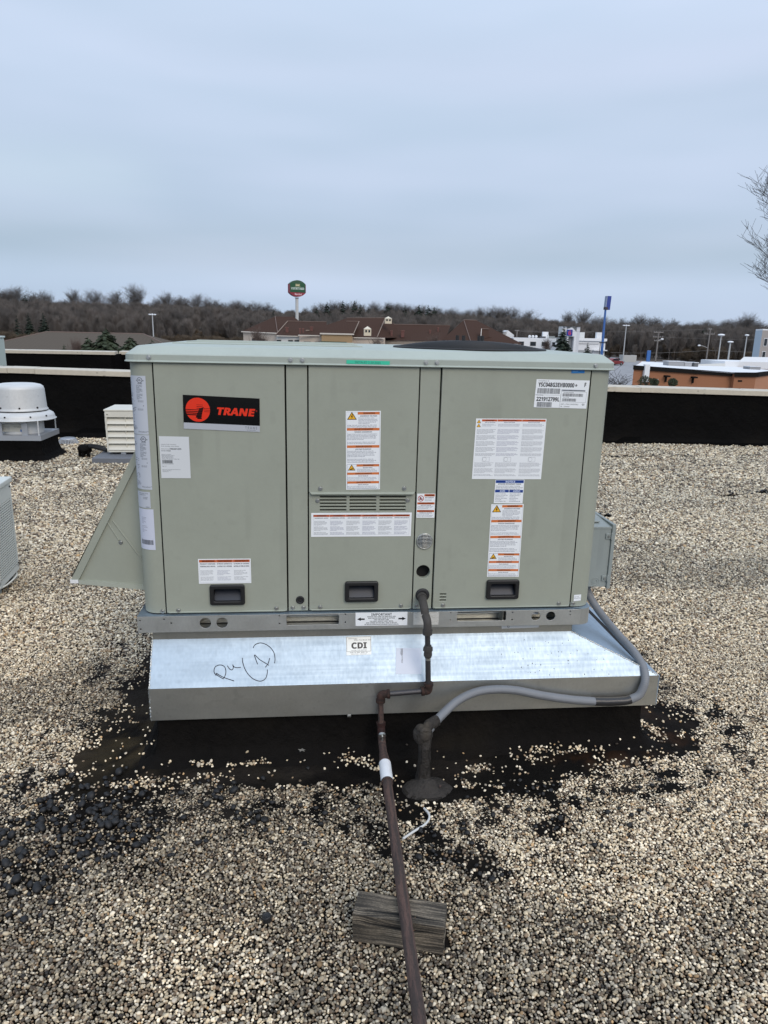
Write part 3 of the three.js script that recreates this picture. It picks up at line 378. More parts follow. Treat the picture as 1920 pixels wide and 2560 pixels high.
  { const w = []; for (let i = -5; i <= 5; i++) { const o = i * 0.0055, l = Math.sqrt(Math.max(0, 0.0295 * 0.0295 - o * o)); if (l > 0.004) { const c = (s) => 0.006 * (1 - (o * o + s * s) / 0.0009); for (const [p, q] of [[-l, -l / 3], [-l / 3, l / 3], [l / 3, l]]) { w.push(rod([0.192 + o, 0.282 + p, c(p)], [0.192 + o, 0.282 + q, c(q)], 0.0009, 0.0009, 5)); w.push(rod([0.192 + p, 0.282 + o, c(p) + 0.0008], [0.192 + q, 0.282 + o, c(q) + 0.0008], 0.0012, 0.0012, 5)); } } } w.push(new THREE.TorusGeometry(0.030, 0.0022, 8, 36).translate(0.192, 0.282, 0.0)); part(postR, 'flue_screen', w, M.screw, 'round woven wire screen'); }
  // top: sloped rim, flat lid, pressed ribs
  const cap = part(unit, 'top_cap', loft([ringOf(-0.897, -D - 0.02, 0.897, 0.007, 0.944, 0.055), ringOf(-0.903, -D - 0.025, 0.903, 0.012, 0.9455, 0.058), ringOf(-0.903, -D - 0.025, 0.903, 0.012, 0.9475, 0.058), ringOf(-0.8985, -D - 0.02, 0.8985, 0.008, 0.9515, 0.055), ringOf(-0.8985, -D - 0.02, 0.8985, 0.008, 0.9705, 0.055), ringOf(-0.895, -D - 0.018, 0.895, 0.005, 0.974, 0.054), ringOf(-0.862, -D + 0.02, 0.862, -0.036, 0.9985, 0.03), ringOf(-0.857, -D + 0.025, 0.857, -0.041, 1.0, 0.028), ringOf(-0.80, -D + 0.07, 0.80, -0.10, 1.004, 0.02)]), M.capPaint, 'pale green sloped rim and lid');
  screws(cap, [[-0.808, 0.9615], [-0.317, 0.9615], [-0.275, 0.9615], [0.171, 0.9615], [0.211, 0.9615], [0.809, 0.9615]], 0.0085);
  for (const z of [-0.30, -0.62, -0.9]) part(cap, 'pressed_rib', box(-0.78, 1.002, z - 0.012, -0.04, 1.009, z + 0.012, 0.003), M.capPaint);
  // condenser fan guard
  { const cx = 0.415, cz = -0.40, RR = 0.315, hgt = (r) => 1.006 + 0.030 * (1 - Math.pow(r / RR, 2.2)); const gd = part(unit, 'fan_guard', new THREE.TorusGeometry(RR, 0.004, 8, 72).rotateX(Math.PI / 2).translate(cx, 1.007, cz), M.rubber, 'domed black wire fan guard');
    const ring = []; for (let r = 0.05; r < RR - 0.004; r += 0.0125) ring.push(new THREE.TorusGeometry(r, 0.0019, 5, 64).rotateX(Math.PI / 2).translate(cx, hgt(r), cz)); const rw = part(gd, 'guard_wire', ring, M.rubber); rw.userData.kind = 'stuff';
    for (let k = 0; k < 8; k++) { const a = k * Math.PI / 4 + 0.2, P = []; for (let i = 0; i <= 5; i++) { const r = lerp(0.03, RR, i / 5); P.push([cx + r * Math.cos(a), hgt(r) - 0.003, cz + r * Math.sin(a)]); } part(gd, 'guard_spoke', tube(P, 0.003, 10, 6), M.rubber); }
    part(gd, 'fan_well', rod([cx, 0.95, cz], [cx, 1.0035, cz], RR - 0.004, RR - 0.004, 48), M.dark);
    for (const [x, z] of [[0.378, -0.47], [0.397, -0.43], [0.464, -0.43], [0.487, -0.47]]) part(gd, 'motor_stud', rod([x, hgt(0.05) - 0.006, z], [x, hgt(0.05) + 0.022, z], 0.0072, 0.0072, 10), M.rubber); }
  // hood over the outside-air opening on the left side
  { const z1 = -0.118, z0 = -0.72; const hood = part(unit, 'intake_hood', quads([[[-0.887, 0.640, z1], [-0.887, 0.640, z0], [-1.178, 0.112, z0], [-1.178, 0.112, z1]], [[-0.887, 0.63, z0], [-1.17, 0.10, z0], [-0.887, 0.055, z0]]]), M.paint, 'wedge-shaped sheet metal intake hood');
    part(hood, 'side_cheek', plate(new THREE.Shape([[-0.8885, 0.625], [-1.163, 0.108], [-1.148, 0.098], [-0.8885, 0.071]].map((p) => new THREE.Vector2(...p))), [], z1 - 0.012, z1 - 0.006, 0.0005), M.paint);
    const fl = (a, b, w, t) => { const d = V(...b).sub(V(...a)).normalize(), n = V(-d.y, d.x, 0).multiplyScalar(w); return quads([[a, b, [b[0] + n.x, b[1] + n.y, b[2]], [a[0] + n.x, a[1] + n.y, a[2]]].map((p) => [p[0], p[1], z1 + t]), [[a[0], a[1], z1 + t], [b[0], b[1], z1 + t], [b[0], b[1], z1 - 0.012], [a[0], a[1], z1 - 0.012]], [[a[0] + n.x, a[1] + n.y, z1 + t], [b[0] + n.x, b[1] + n.y, z1 + t], [b[0] + n.x, b[1] + n.y, z1 - 0.012], [a[0] + n.x, a[1] + n.y, z1 - 0.012]]]); };
    part(hood, 'folded_edge', fl([-0.8885, 0.641, 0], [-1.178, 0.1015, 0], 0.026, 0.004), M.paint);
    part(hood, 'bottom_rail', quads([[[-1.150, 0.099, z1 + 0.003], [-0.8885, 0.070, z1 + 0.003], [-0.8885, 0.054, z1 + 0.006], [-1.150, 0.083, z1 + 0.006]], [[-1.150, 0.099, z1 + 0.003], [-0.8885, 0.070, z1 + 0.003], [-0.8885, 0.072, z1 - 0.008], [-1.150, 0.101, z1 - 0.008]], [[-1.150, 0.083, z1 + 0.006], [-0.8885, 0.054, z1 + 0.006], [-0.8885, 0.054, z1 - 0.03], [-1.150, 0.083, z1 - 0.03]]]), M.paint);
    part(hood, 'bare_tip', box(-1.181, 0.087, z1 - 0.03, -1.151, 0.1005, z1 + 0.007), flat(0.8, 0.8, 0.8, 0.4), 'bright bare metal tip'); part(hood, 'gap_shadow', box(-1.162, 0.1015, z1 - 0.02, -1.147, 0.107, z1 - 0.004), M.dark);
    for (const [a, b] of [[[-1.025, 0.324], [-0.990, 0.260]], [[-1.006, 0.334], [-0.904, 0.172]]]) part(hood, 'pressed_bead', new THREE.CapsuleGeometry(0.0035, Math.hypot(a[0] - b[0], a[1] - b[1]), 4, 10).applyQuaternion(new THREE.Quaternion().setFromUnitVectors(V(0, 1, 0), V(b[0] - a[0], b[1] - a[1], 0).normalize())).translate((a[0] + b[0]) / 2, (a[1] + b[1]) / 2, z1 - 0.0065), M.paint);
    part(hood, 'screw', screwG(-0.983, 0.249, z1 - 0.006), M.screw);
    part(hood, 'air_filter', box(-1.13, 0.085, z0 + 0.01, -0.89, 0.095, z1 - 0.03), M.dark); }
  // base rail with lifting and fork holes
  { const z = 0.020, yb = -0.0695, yt = -0.0035; const s = new THREE.Shape(); s.moveTo(-0.9045, yb); s.lineTo(0.838, yb); s.lineTo(0.838, yt); s.lineTo(-0.9045, yt); s.closePath();
    const rail = part(unit, 'base_rail', plate(s, [disc(-0.651, -0.034, 0.0215), disc(-0.588, -0.034, 0.0215), disc(0.653, -0.030, 0.0185), disc(0.7145, -0.030, 0.019), hole(-0.342, -0.049, -0.1385, -0.0085, 0.006), hole(0.331, -0.046, 0.530, -0.0055, 0.006), ...[[-0.805, -0.016], [-0.779, -0.032], [-0.369, -0.010], [-0.369, -0.042], [-0.113, -0.008], [-0.113, -0.041], [0.304, -0.010], [0.304, -0.040], [0.556, -0.012], [0.556, -0.043], [0.795, -0.012], [0.795, -0.026], [-0.894, -0.02], [-0.894, -0.055]].map(([x, y]) => disc(x, y, 0.0032))], z - 0.003, z, 0.0006), M.zincRail, 'galvanised base rail');
    const arc = []; for (let i = 0; i <= 10; i++) { const a = Math.PI / 2 * (1 - i / 10); arc.push([0.838 + 0.052 * Math.cos(a), z - 0.0005 - 0.052 + 0.052 * Math.sin(a)]); } arc.push([0.89, -0.45], [0.89, -1.1]); part(rail, 'rounded_end', strip(arc, yb, yt + 0.002).g, M.zincRail);
    const lipTop = []; arc.forEach(([x, zz], i) => { if (i) { const [px, pz] = arc[i - 1]; lipTop.push([[px, yt + 0.002, pz], [x, yt + 0.002, zz], [x - 0.04, yt + 0.002, zz - 0.02], [px - 0.04, yt + 0.002, pz - 0.02]]); } });
    part(rail, 'top_flange', quads([[[-0.9045, yt, z], [0.838, yt, z], [0.838, yt, -0.04], [-0.9045, yt, -0.04]], [[-0.9045, yt, -0.04], [-0.8, yt, -0.04], [-0.8, yt, -1.1], [-0.9045, yt, -1.1]], ...lipTop]), M.zinc);
    part(rail, 'bottom_flange', quads([[[-0.9045, yb, z], [0.838, yb, z], [0.838, yb, -0.05], [-0.9045, yb, -0.05]]]), M.zincDull);
    part(rail, 'side_rail', box(-0.9045, yb, -1.1, -0.9015, yt - 0.001, z - 0.004), M.zincDull);
    const inner = []; inner.push(box(-0.88, yb + 0.003, -0.062, 0.86, yt - 0.004, -0.058)); inner.push(rod([-0.88, -0.041, -0.052], [0.86, -0.041, -0.052], 0.006, 0.006, 8)); part(rail, 'inner_rail', inner, M.zincDull); part(rail, 'fork_gusset', box(0.518, yb + 0.002, -0.056, 0.5195, yt - 0.005, 0.016), M.screw);
    sticker(rail, 'printed_label', [[0.635, -0.014, -0.02], [0.672, -0.014, -0.02], [0.672, -0.032, -0.005], [0.635, -0.032, -0.005]], 0, (x, w, h) => { bars(x, w * 0.1, h * 0.15, w * 0.8, h * 0.5, 5); }, 'small pale tag behind a lifting hole');
    sticker(rail, 'notice_label', [[-0.074, -0.001], [0.131, -0.001], [0.132, -0.058], [-0.073, -0.057]], z + 0.0012, (x, w, h) => { x.fillStyle = '#17181c'; fit(x, 'IMPORTANT', w / 2, h * 0.25, h * 0.25, w * 0.4); ['REMOVE TWO FORK LIFT BRACKETS AND', 'BASE PROTECTION PRIOR TO SETTING', 'UNIT ON ROOF CURB.', 'YOU MUST REMOVE SHEET METAL', 'AND CORNER OR YOU WILL HAVE TO RE-LIFT', 'SEE INSTALLATION/OPERATION/MAINTENANCE MANUAL'].forEach((s, i) => fit(x, s, w / 2, h * (0.37 + i * 0.115), h * 0.105, w * (i === 5 ? 0.66 : 0.6))); for (const q of [-1, 1]) { const c = w / 2 + q * w * 0.40; x.beginPath(); [[0.07, 0], [-0.0, -0.13], [-0.0, -0.055], [-0.075, -0.055], [-0.075, 0.055], [-0.0, 0.055], [-0.0, 0.13]].forEach(([a, b], i) => x[i ? 'lineTo' : 'moveTo'](c + q * a * w, h * 0.5 + b * h)); x.closePath(); x.fill(); } }, 'white notice headed IMPORTANT with two arrows');
    sticker(rail, 'worn_label', [[0.155, -0.004], [0.257, -0.005], [0.257, -0.058], [0.156, -0.0575]], z + 0.0012, (x, w, h) => { x.fillStyle = '#c9c8c2'; x.fillRect(0, 0, w, h); const R = rngOf(4); for (let i = 0; i < 160; i++) { x.fillStyle = R() < 0.5 ? 'rgba(150,145,135,.35)' : 'rgba(235,235,232,.4)'; x.fillRect(R() * w, R() * h, R() * 26, 1 + R() * 4); } }, 'worn blank off-white label'); }
  // stickers on the sheet panels
  const z = 0.0012;
  const plateG = sticker(left, 'nameplate', [[-0.699, 0.833], [-0.429, 0.823], [-0.430, 0.702], [-0.7005, 0.712]], z + 0.001, (x, w, h) => {
    x.fillStyle = '#08090b'; x.fillRect(0, 0, w, h); x.fillStyle = '#b9bcc2'; x.fillRect(0, h * 0.815, w, h * 0.185);
    const cx = w * 0.19, cy = h * 0.42, r = h * 0.355; x.fillStyle = '#ea3a24'; x.beginPath(); x.arc(cx, cy, r, 0, 6.3); x.fill(); x.save(); x.beginPath(); x.arc(cx, cy, r, 0, 6.3); x.clip(); x.fillStyle = '#130608';
    for (let i = 0; i < 9; i++) { const y = cy - r * 0.42 + i * r * 0.135, x0 = cx - r * (i > 1 && i < 7 ? 1 : 0.55 - 0.06 * i), x1 = cx + r * (0.30 + 0.12 * (8 - i) / 8); x.fillRect(i < 3 ? cx - r * 0.1 : x0, y, x1 - (i < 3 ? cx - r * 0.1 : x0), r * (0.025 + 0.011 * i)); if (i > 1 && i < 5) x.fillRect(cx + r * 0.5, y, r * 0.6, r * 0.03); }
    x.beginPath(); x.moveTo(cx + r * 0.5, cy - r * 0.25); x.lineTo(cx + r * 0.22, cy + r * 0.72); x.lineTo(cx - r * 0.2, cy + r * 0.66); x.lineTo(cx + r * 0.12, cy - r * 0.1); x.closePath(); x.globalAlpha = 0.75; x.fill(); x.restore();
    x.fillStyle = '#ea3a24'; x.save(); x.translate(w * 0.425, h * 0.535); x.transform(1, 0, -0.22, 1, 0, 0); F(x, h * 0.29, true); const tw = x.measureText('TRANE').width; x.scale(w * 0.50 / tw, 1); x.fillText('TRANE', 0, 0); x.lineWidth = h * 0.018; x.strokeStyle = '#ea3a24'; x.strokeText('TRANE', 0, 0); x.restore(); F(x, h * 0.07, false); x.fillText('\u00AE', w * 0.945, h * 0.4);
    x.fillStyle = '#54585f'; F(x, h * 0.095, false); fit(x, 'T R A N E', w * 0.885, h * 0.93, h * 0.105, w * 0.16, false); fit(x, 'TECHNOLOGIES', w * 0.885, h * 0.975, h * 0.04, w * 0.15, false); }, 'black nameplate with a red striped globe', 3000, 0.18);
  sticker(left, 'shipping_label', [[-0.790, 0.684], [-0.6845, 0.6825], [-0.684, 0.5295], [-0.789, 0.530]], z, (x, w, h) => { x.fillStyle = '#d9dbdd'; x.fillRect(0, 0, w, h); x.fillStyle = '#2c3036'; const L = (s, u, v, p, b) => { F(x, h * p, b); x.textAlign = 'left'; x.fillText(s, w * u, h * v); }; L('Customer Order Information', 0.05, 0.20, 0.027); L('Order Number: 4PA2138226', 0.05, 0.245, 0.032); L('Delivery Number:', 0.05, 0.31, 0.025); L('746441455', 0.33, 0.315, 0.055, true); L('Carrier: MEIJER', 0.05, 0.355, 0.03, true); ['Deliver To Location', 'FERGUSON HVAC SUPPLY', 'UNIT LOCATION ROOF', 'VALLEY VIEW OH 44125', 'Customer PO Number: 17864-1965'].forEach((s, i) => L(s, 0.05, 0.44 + i * 0.027, 0.026)); bars(x, w * 0.06, h * 0.565, w * 0.35, h * 0.075, 9); L('Sales Order: 3J129109F', 0.05, 0.665, 0.026); L('Page 1 of 1', 0.05, 0.72, 0.022); L('Ship From: Clarksville Plant Warehouse', 0.05, 0.80, 0.024); L('5300 Dixie Bee Road', 0.05, 0.827, 0.022); L('Clarksville, TN', 0.05, 0.854, 0.022); }, 'pale grey shipping label with a bar code');
  sticker(left, 'warning_label', [[-0.6715, 0.2185], [-0.4750, 0.2185], [-0.4745, 0.1200], [-0.6715, 0.1195]], z, cols(['WARNING', 'AVERTISSEMENT', 'ADVERTENCIA'], [['PRODUCT CONTAINS', 'CE PRODUIT CONTIENT DE LA', 'EL PRODUCTO CONTIENE'], ['FIBERGLASS WOOL', 'LAINE DE VERRE', 'MATERIAL DE FIBRA DE VIDRIO']], [WARN, AVERT, ADV], { hh: 26, lh: 11, foot: 0.93 }), 'white label under orange headings, low on the panel');
  sticker(upper, 'warning_label', [[-0.1185, 0.7815], [0.0105, 0.7840], [0.0135, 0.4885], [-0.1140, 0.4865]], z, stack(), 'tall voltage warning label with yellow triangles');
  sticker(cap, 'date_tape', [[-0.118, 0.9650], [0.0385, 0.9635], [0.0385, 0.9505], [-0.1175, 0.9520]], 0.0100, (x, w, h) => { x.fillStyle = '#3fc9a4'; x.fillRect(0, 0, w, h); x.fillStyle = '#16463c'; fit(x, 'INSTALED 2-20-2023', w * 0.49, h * 0.82, h * 0.78, w * 0.72, false); }, 'turquoise tape lettered INSTALED 2-20-2023', 3600);
  sticker(right, 'blue_sticker', [[0.7195, 0.9480], [0.7715, 0.9480], [0.7710, 0.9330], [0.7210, 0.9315]], z, (x, w, h) => { x.fillStyle = '#1877c4'; x.fillRect(0, 0, w, h); x.fillStyle = '#8cc0ea'; fit(x, 'Inspected', w * 0.08, h * 0.62, h * 0.26, w * 0.5, true, 'left'); fit(x, 'quality checked before shipping', w * 0.08, h * 0.8, h * 0.13, w * 0.7, false, 'left'); }, 'small blue sticker', 3600);
  sticker(right, 'rating_label', [[0.5895, 0.9080], [0.7945, 0.9060], [0.7905, 0.8010], [0.5860, 0.8040]], z, (x, w, h) => {
    x.fillStyle = '#15171b'; const C = (s, u, v, px, W) => { F(x, px, true); const t = x.measureText(s).width; x.save(); x.translate(w * u, h * v); x.scale(w * W / t, 1); x.textAlign = 'left'; x.fillText(s, 0, 0); x.lineWidth = px * 0.035; x.strokeStyle = '#15171b'; x.strokeText(s, 0, 0); x.restore(); };
    fit(x, 'Catalog/Model. ID', w * 0.04, h * 0.075, h * 0.05, w * 0.2, false, 'left'); C('YSC048G3EHB0000', 0.045, 0.262, h * 0.205, 0.675); fit(x, '*', w * 0.755, h * 0.29, h * 0.2, w * 0.05); C('F', 0.905, 0.23, h * 0.20, 0.04);
    bars(x, w * 0.04, h * 0.315, w * 0.42, h * 0.19, 17); x.fillRect(0, h * 0.55, w * 0.47, 1.5); fit(x, 'Serial Number', w * 0.03, h * 0.575, h * 0.045, w * 0.13, true, 'left'); C('221912799L', 0.035, 0.77, h * 0.195, 0.435); bars(x, w * 0.055, h * 0.805, w * 0.28, h * 0.175, 23); x.fillRect(w * 0.483, h * 0.50, 1.5, h * 0.5);
    x.fillStyle = '#9aa0a8'; x.fillRect(w * 0.49, h * 0.345, w * 0.45, h * 0.05); x.fillStyle = '#15171b'; fit(x, 'TRANE US INC - COMMERCIAL PACKAGED UNIT MADE IN USA', w * 0.72, h * 0.395, h * 0.05, w * 0.42); x.strokeStyle = '#33363c'; x.lineWidth = 1.4; x.strokeRect(w * 0.49, h * 0.42, w * 0.48, h * 0.365); fit(x, 'YSC048G3EHB0000', w * 0.53, h * 0.465, h * 0.045, w * 0.2, false, 'left'); bars(x, w * 0.52, h * 0.48, w * 0.385, h * 0.105, 31); fit(x, '221912799L', w * 0.53, h * 0.635, h * 0.045, w * 0.12, false, 'left'); bars(x, w * 0.52, h * 0.655, w * 0.265, h * 0.105, 37); fit(x, 'UNIT: 4 TON CONVERTIBLE', w * 0.50, h * 0.885, h * 0.065, w * 0.34, false, 'left'); fit(x, 'Q2', w * 0.93, h * 0.885, h * 0.08, w * 0.05); fit(x, 'SN - 2204661', w * 0.50, h * 0.965, h * 0.06, w * 0.18, false, 'left'); }, 'white rating label lettered YSC048G3EHB0000', 3000);
  sticker(right, 'instruction_label', [[0.3690, 0.7595], [0.6395, 0.7610], [0.6360, 0.5285], [0.3650, 0.5290]], z, (x, w, h) => { const m = w * 0.012, xs = [0.085, 0.305, 0.655], ws = [0.215, 0.345, 0.333]; ['WARNING', 'AVERTISSEMENT', 'ADVERTENCIA'].forEach((s, i) => head(x, s, w * xs[i], m, w * ws[i], h * 0.032, '#c4521f')); triangle(x, w * 0.043, h * 0.055, h * 0.036); triangle(x, w * 0.043, h * 0.12, h * 0.036); [[0.02, 0.285, WARN], [0.315, 0.32, AVERT], [0.668, 0.315, ADV]].forEach(([u, W, t], k) => { x.fillStyle = '#40434e'; fit(x, ['RISK OF EXPLOSION', 'RISQUE D EXPLOSION', 'RIESGO DE EXPLOSION'][k], w * (u + W / 2 + (k ? 0 : 0.04)), h * 0.07, h * 0.018, w * 0.2); para(x, t, w * (k ? u : 0.09), h * 0.095, w * (k ? W : 0.2), 3, h * 0.016, h * 0.015, '#3c3f52'); para(x, t, w * u, h * 0.185, w * W, 27, h * 0.0165, h * 0.0152, k % 2 ? '#23244a' : '#2a2d36'); x.strokeStyle = '#4b4e56'; x.lineWidth = 1.2; x.strokeRect(w * (u + W * 0.38), h * 0.635, w * 0.10, h * 0.075); x.beginPath(); x.arc(w * (u + W * 0.38 + 0.03), h * 0.67, w * 0.027, 0, 6.3); x.stroke(); para(x, t, w * u, h * 0.735, w * W, 14, h * 0.0165, h * 0.0152, '#2a2d36'); }); rim(x, w, h, '#fbfcfd', 0.006); }, 'large three-column label with closely set text');
  sticker(right, 'notice_label', [[0.4570, 0.5265], [0.5710, 0.5265], [0.5700, 0.4325], [0.4555, 0.4340]], z + 0.0004, (x, w, h) => { head(x, 'NOTICE', w * 0.02, h * 0.02, w * 0.96, h * 0.12, '#123c8c', '#e8eefc'); x.fillStyle = '#30333c'; fit(x, 'APPROVED REFRIGERANT CHARGE', w / 2, h * 0.21, h * 0.075, w * 0.8); para(x, WARN, w * 0.03, h * 0.29, w * 0.94, 3, h * 0.065, h * 0.058); for (const [s, u] of [['AVIS', 0.02], ['AVISO', 0.51]]) { head(x, s, w * u, h * 0.43, w * 0.47, h * 0.11, '#123c8c', '#e8eefc'); para(x, u < 0.1 ? AVERT : ADV, w * (u + 0.02), h * 0.62, w * 0.44, 6, h * 0.062, h * 0.055); } rim(x, w, h); }, 'white label under blue headings');
  sticker(right, 'warning_label', [[0.4465, 0.4295], [0.5750, 0.4305], [0.5765, 0.1320], [0.4470, 0.1335]], z, stack(), 'tall voltage warning label above the grip');
  sticker(lower, 'warning_label', [[-0.2450, 0.3960], [0.1385, 0.3970], [0.1375, 0.3025], [-0.2460, 0.3020]], z - 0.003, cols(['WARNING', 'WARNING', 'AVERTISSEMENT', 'AVERTISSEMENT', 'ADVERTENCIA', 'ADVERTENCIA'], [['HAZARDOUS GASES!', 'FLAMMABLE VAPORS', 'GAZ DANGEREUX!', 'VAPEURS INFLAMMABLES', 'GASES PELIGROSOS', 'VAPORES INFLAMABLES']], [WARN, WARN, AVERT, AVERT, ADV, ADV], { hh: 20, lh: 9.5, foot: 0.95, col: '#b8501f' }), 'wide six-column warning label under the louvres');
  sticker(postR, 'warning_label', [[0.1570, 0.4710], [0.2270, 0.4710], [0.2265, 0.3755], [0.1565, 0.3760]], z - 0.003, (x, w, h) => { x.strokeStyle = '#b02a2a'; x.lineWidth = w * 0.035; x.beginPath(); x.arc(w * 0.21, h * 0.20, w * 0.15, 0, 6.3); x.stroke(); x.fillStyle = '#33222a'; x.fillRect(w * 0.12, h * 0.20, w * 0.18, h * 0.05); x.fillRect(w * 0.18, h * 0.14, w * 0.05, h * 0.1); x.beginPath(); x.moveTo(w * 0.11, h * 0.12); x.lineTo(w * 0.31, h * 0.28); x.stroke(); head(x, 'WARNING', w * 0.40, h * 0.02, w * 0.57, h * 0.095, '#c25a26'); x.fillStyle = '#333640'; fit(x, 'HOT SURFACE', w * 0.68, h * 0.18, h * 0.055, w * 0.5); para(x, WARN, w * 0.42, h * 0.24, w * 0.53, 2, h * 0.055, h * 0.045); [['AVERTISSEMENT', 0.36, 'SURFACE CHAUDE', AVERT], ['ADVERTENCIA', 0.68, 'SUPERFICIE CALIENTE', ADV]].forEach(([s, v, t, p]) => { head(x, s, w * 0.02, h * v, w * 0.96, h * 0.085, '#c25a26'); x.fillStyle = '#333640'; fit(x, t, w * 0.5, h * (v + 0.135), h * 0.05, w * 0.7); para(x, p, w * 0.04, h * (v + 0.185), w * 0.9, 3, h * 0.045, h * 0.04); }); rim(x, w, h, '#fbfcfd', 0.02); }, 'small hot surface warning label');
  sticker(cornerR, 'small_label', [[0.8125, 0.0505, -0.0018], [0.8430, 0.0520, -0.0030], [0.8430, 0.0255, -0.0030], [0.8125, 0.0230, -0.0018]], 0, (x, w, h) => { x.fillStyle = '#50535a'; para(x, 'NOT FOR RESIDENTIAL USE IN CANADA ', w * 0.06, h * 0.4, w * 0.9, 2, h * 0.22, h * 0.17); }, 'small white label low on the corner', 3600);
  // the printed sheets wrapped round the left corner
  const wrap = (y0, y1, w0, draw, label) => {
    const pts = prof(-1, 0.0011).filter((p) => p[0] <= -w0 + 0.0005); pts.unshift([-w0, -0.0019]); const { g, len } = strip(pts, y0, y1); const uv = g.attributes.uv; for (let i = 0; i < uv.count; i++) uv.setXY(i, 1 - uv.getX(i) / len, (uv.getY(i) - y0) / (y1 - y0));
    const cv = document.createElement('canvas'); cv.width = Math.round(len * 2400); cv.height = Math.round((y1 - y0) * 2400); const x = cv.getContext('2d'); x.fillStyle = '#d3d7de'; x.fillRect(0, 0, cv.width, cv.height); draw(x, cv.width, cv.height, (m) => cv.width - m * 2400); const t = new THREE.CanvasTexture(cv); t.colorSpace = THREE.SRGBColorSpace;
    part(cornerL, 'data_sheet', g, new THREE.MeshStandardMaterial({ map: t, roughness: 0.4, side: THREE.DoubleSide, color: new THREE.Color().setRGB(0.8, 0.81, 0.83) }), label);
  };
  const ulSheet = (seed) => (x, w, h, X) => { x.fillStyle = '#2b2f36'; x.strokeStyle = '#2b2f36'; x.lineWidth = 4; x.beginPath(); x.arc(X(0.022), h * 0.075, 22, 0, 6.3); x.stroke(); fit(x, 'UL', X(0.022), h * 0.09, 24, 26); fit(x, 'c', X(0.034), h * 0.09, 20, 12); fit(x, 'us', X(0.010), h * 0.09, 16, 16); fit(x, 'LISTED', X(0.022), h * 0.14, 14, 44); for (const [v, n] of [[0.17, 4], [0.25, 3], [0.32, 5]]) para(x, WARN.toUpperCase(), X(0.038), h * v, 78, n, 10, 10, '#2b2f36'); para(x, 'MAX FUSE 30', X(0.034), h * 0.43, 70, 2, 9, 9, '#2b2f36'); x.fillRect(X(0.014), h * 0.5, 6, 6); para(x, 'MIN CIRCUIT', X(0.036), h * 0.57, 70, 2, 9, 9, '#2b2f36'); x.font = 'italic 17px serif'; x.textAlign = 'left'; x.fillText('Precedent\u2122', X(0.040), h * 0.965); const R = rngOf(seed); x.lineWidth = 3; for (let i = 0; i < 26; i++) { const m = 0.052 + 0.03 * R(), v = 0.08 + 0.85 * R(); x.fillRect(X(m), h * v, 5 + 26 * R(), 3); if (R() < 0.4) { x.beginPath(); x.moveTo(X(m), h * v); x.lineTo(X(m) + 12, h * v + 20); x.lineTo(X(m) + 3, h * v + 34); x.stroke(); } } para(x, WARN.toUpperCase(), X(0.078), h * 0.86, 90, 5, 9, 9, '#2b2f36'); };
  wrap(0.6885, 0.8965, 0.8255, ulSheet(3), 'printed data sheet with a listing mark, uppermost'); wrap(0.4855, 0.6865, 0.8245, ulSheet(8), 'second printed data sheet with a listing mark');
  wrap(0.4155, 0.4765, 0.8335, (x, w, h, X) => { para(x, 'NOT MORE THAN OR ABOVE AT POINTS ', X(0.05), h * 0.14, 110, 2, 14, 13, '#2b2f36'); para(x, '575-600V 575-600', X(0.03), h * 0.38, 60, 2, 12, 12, '#2b2f36'); fit(x, 'X39641', X(0.012), h * 0.97, 11, 60); }, 'small white data label'); wrap(0.2545, 0.4115, 0.8250, (x, w, h, X) => { x.fillStyle = '#e2e5f2'; x.fillRect(0, 0, w, h); para(x, WARN, X(0.052), h * 0.22, 70, 12, 13, 11, '#5a5d68'); bars(x, X(0.062), h * 0.76, 132, h * 0.115, 41); }, 'white paper sheet with a bar code');
}

// disconnect box on the unit's right side
{
  const t = thing('electrical_box', 'grey-green metal disconnect box on the right side of the rooftop unit', 'electrical box', [0.89, U - 0.02, -0.36]); const X = -0.89, Y = 0.02, Z = 0.36, s = (g) => g.translate(X, Y, Z);
  part(t, 'box_body', s(box(0.888, -0.010, -0.50, 1.055, 0.262, -0.252, 0.003)), M.boxGrey); const door = part(t, 'box_door', s(box(1.0555, -0.018, -0.51, 1.0715, 0.278, -0.245, 0.003)), M.boxGrey, 'hinged cover with a raised rim');
  part(t, 'top_hood', s(quads([[[0.888, 0.268, -0.25], [1.056, 0.266, -0.25], [1.056, 0.276, -0.44], [0.888, 0.278, -0.44]], [[0.888, 0.268, -0.25], [1.056, 0.266, -0.25], [1.056, 0.258, -0.2495], [0.888, 0.26, -0.2495]]])), M.boxGrey); part(t, 'hub_plate', s(box(0.93, 0.272, -0.40, 1.02, 0.280, -0.30, 0.003)), M.boxGrey);
  for (const y of [0.225, 0.032]) { const l = part(t, 'latch', s(box(1.030, y - 0.013, -0.2515, 1.062, y + 0.013, -0.2465, 0.002)), M.boxGrey); part(l, 'latch_screw', s(rod([1.043, y, -0.2465], [1.043, y, -0.241], 0.006, 0.005, 10)), M.screw); part(l, 'latch_hook', s(box(1.052, y - 0.016, -0.2465, 1.060, y + 0.016, -0.2405, 0.002)), M.boxGrey); }
  for (const r of [0.017, 0.0095]) part(t, 'knockout', s(new THREE.TorusGeometry(r, 0.0014, 6, 28).translate(1.003, 0.016, -0.2518)), M.boxGrey);
  part(t, 'conduit_hub', s(rod([1.0, -0.010, -0.345], [1.0, -0.045, -0.335], 0.024, 0.022, 18)), M.rubber);
}

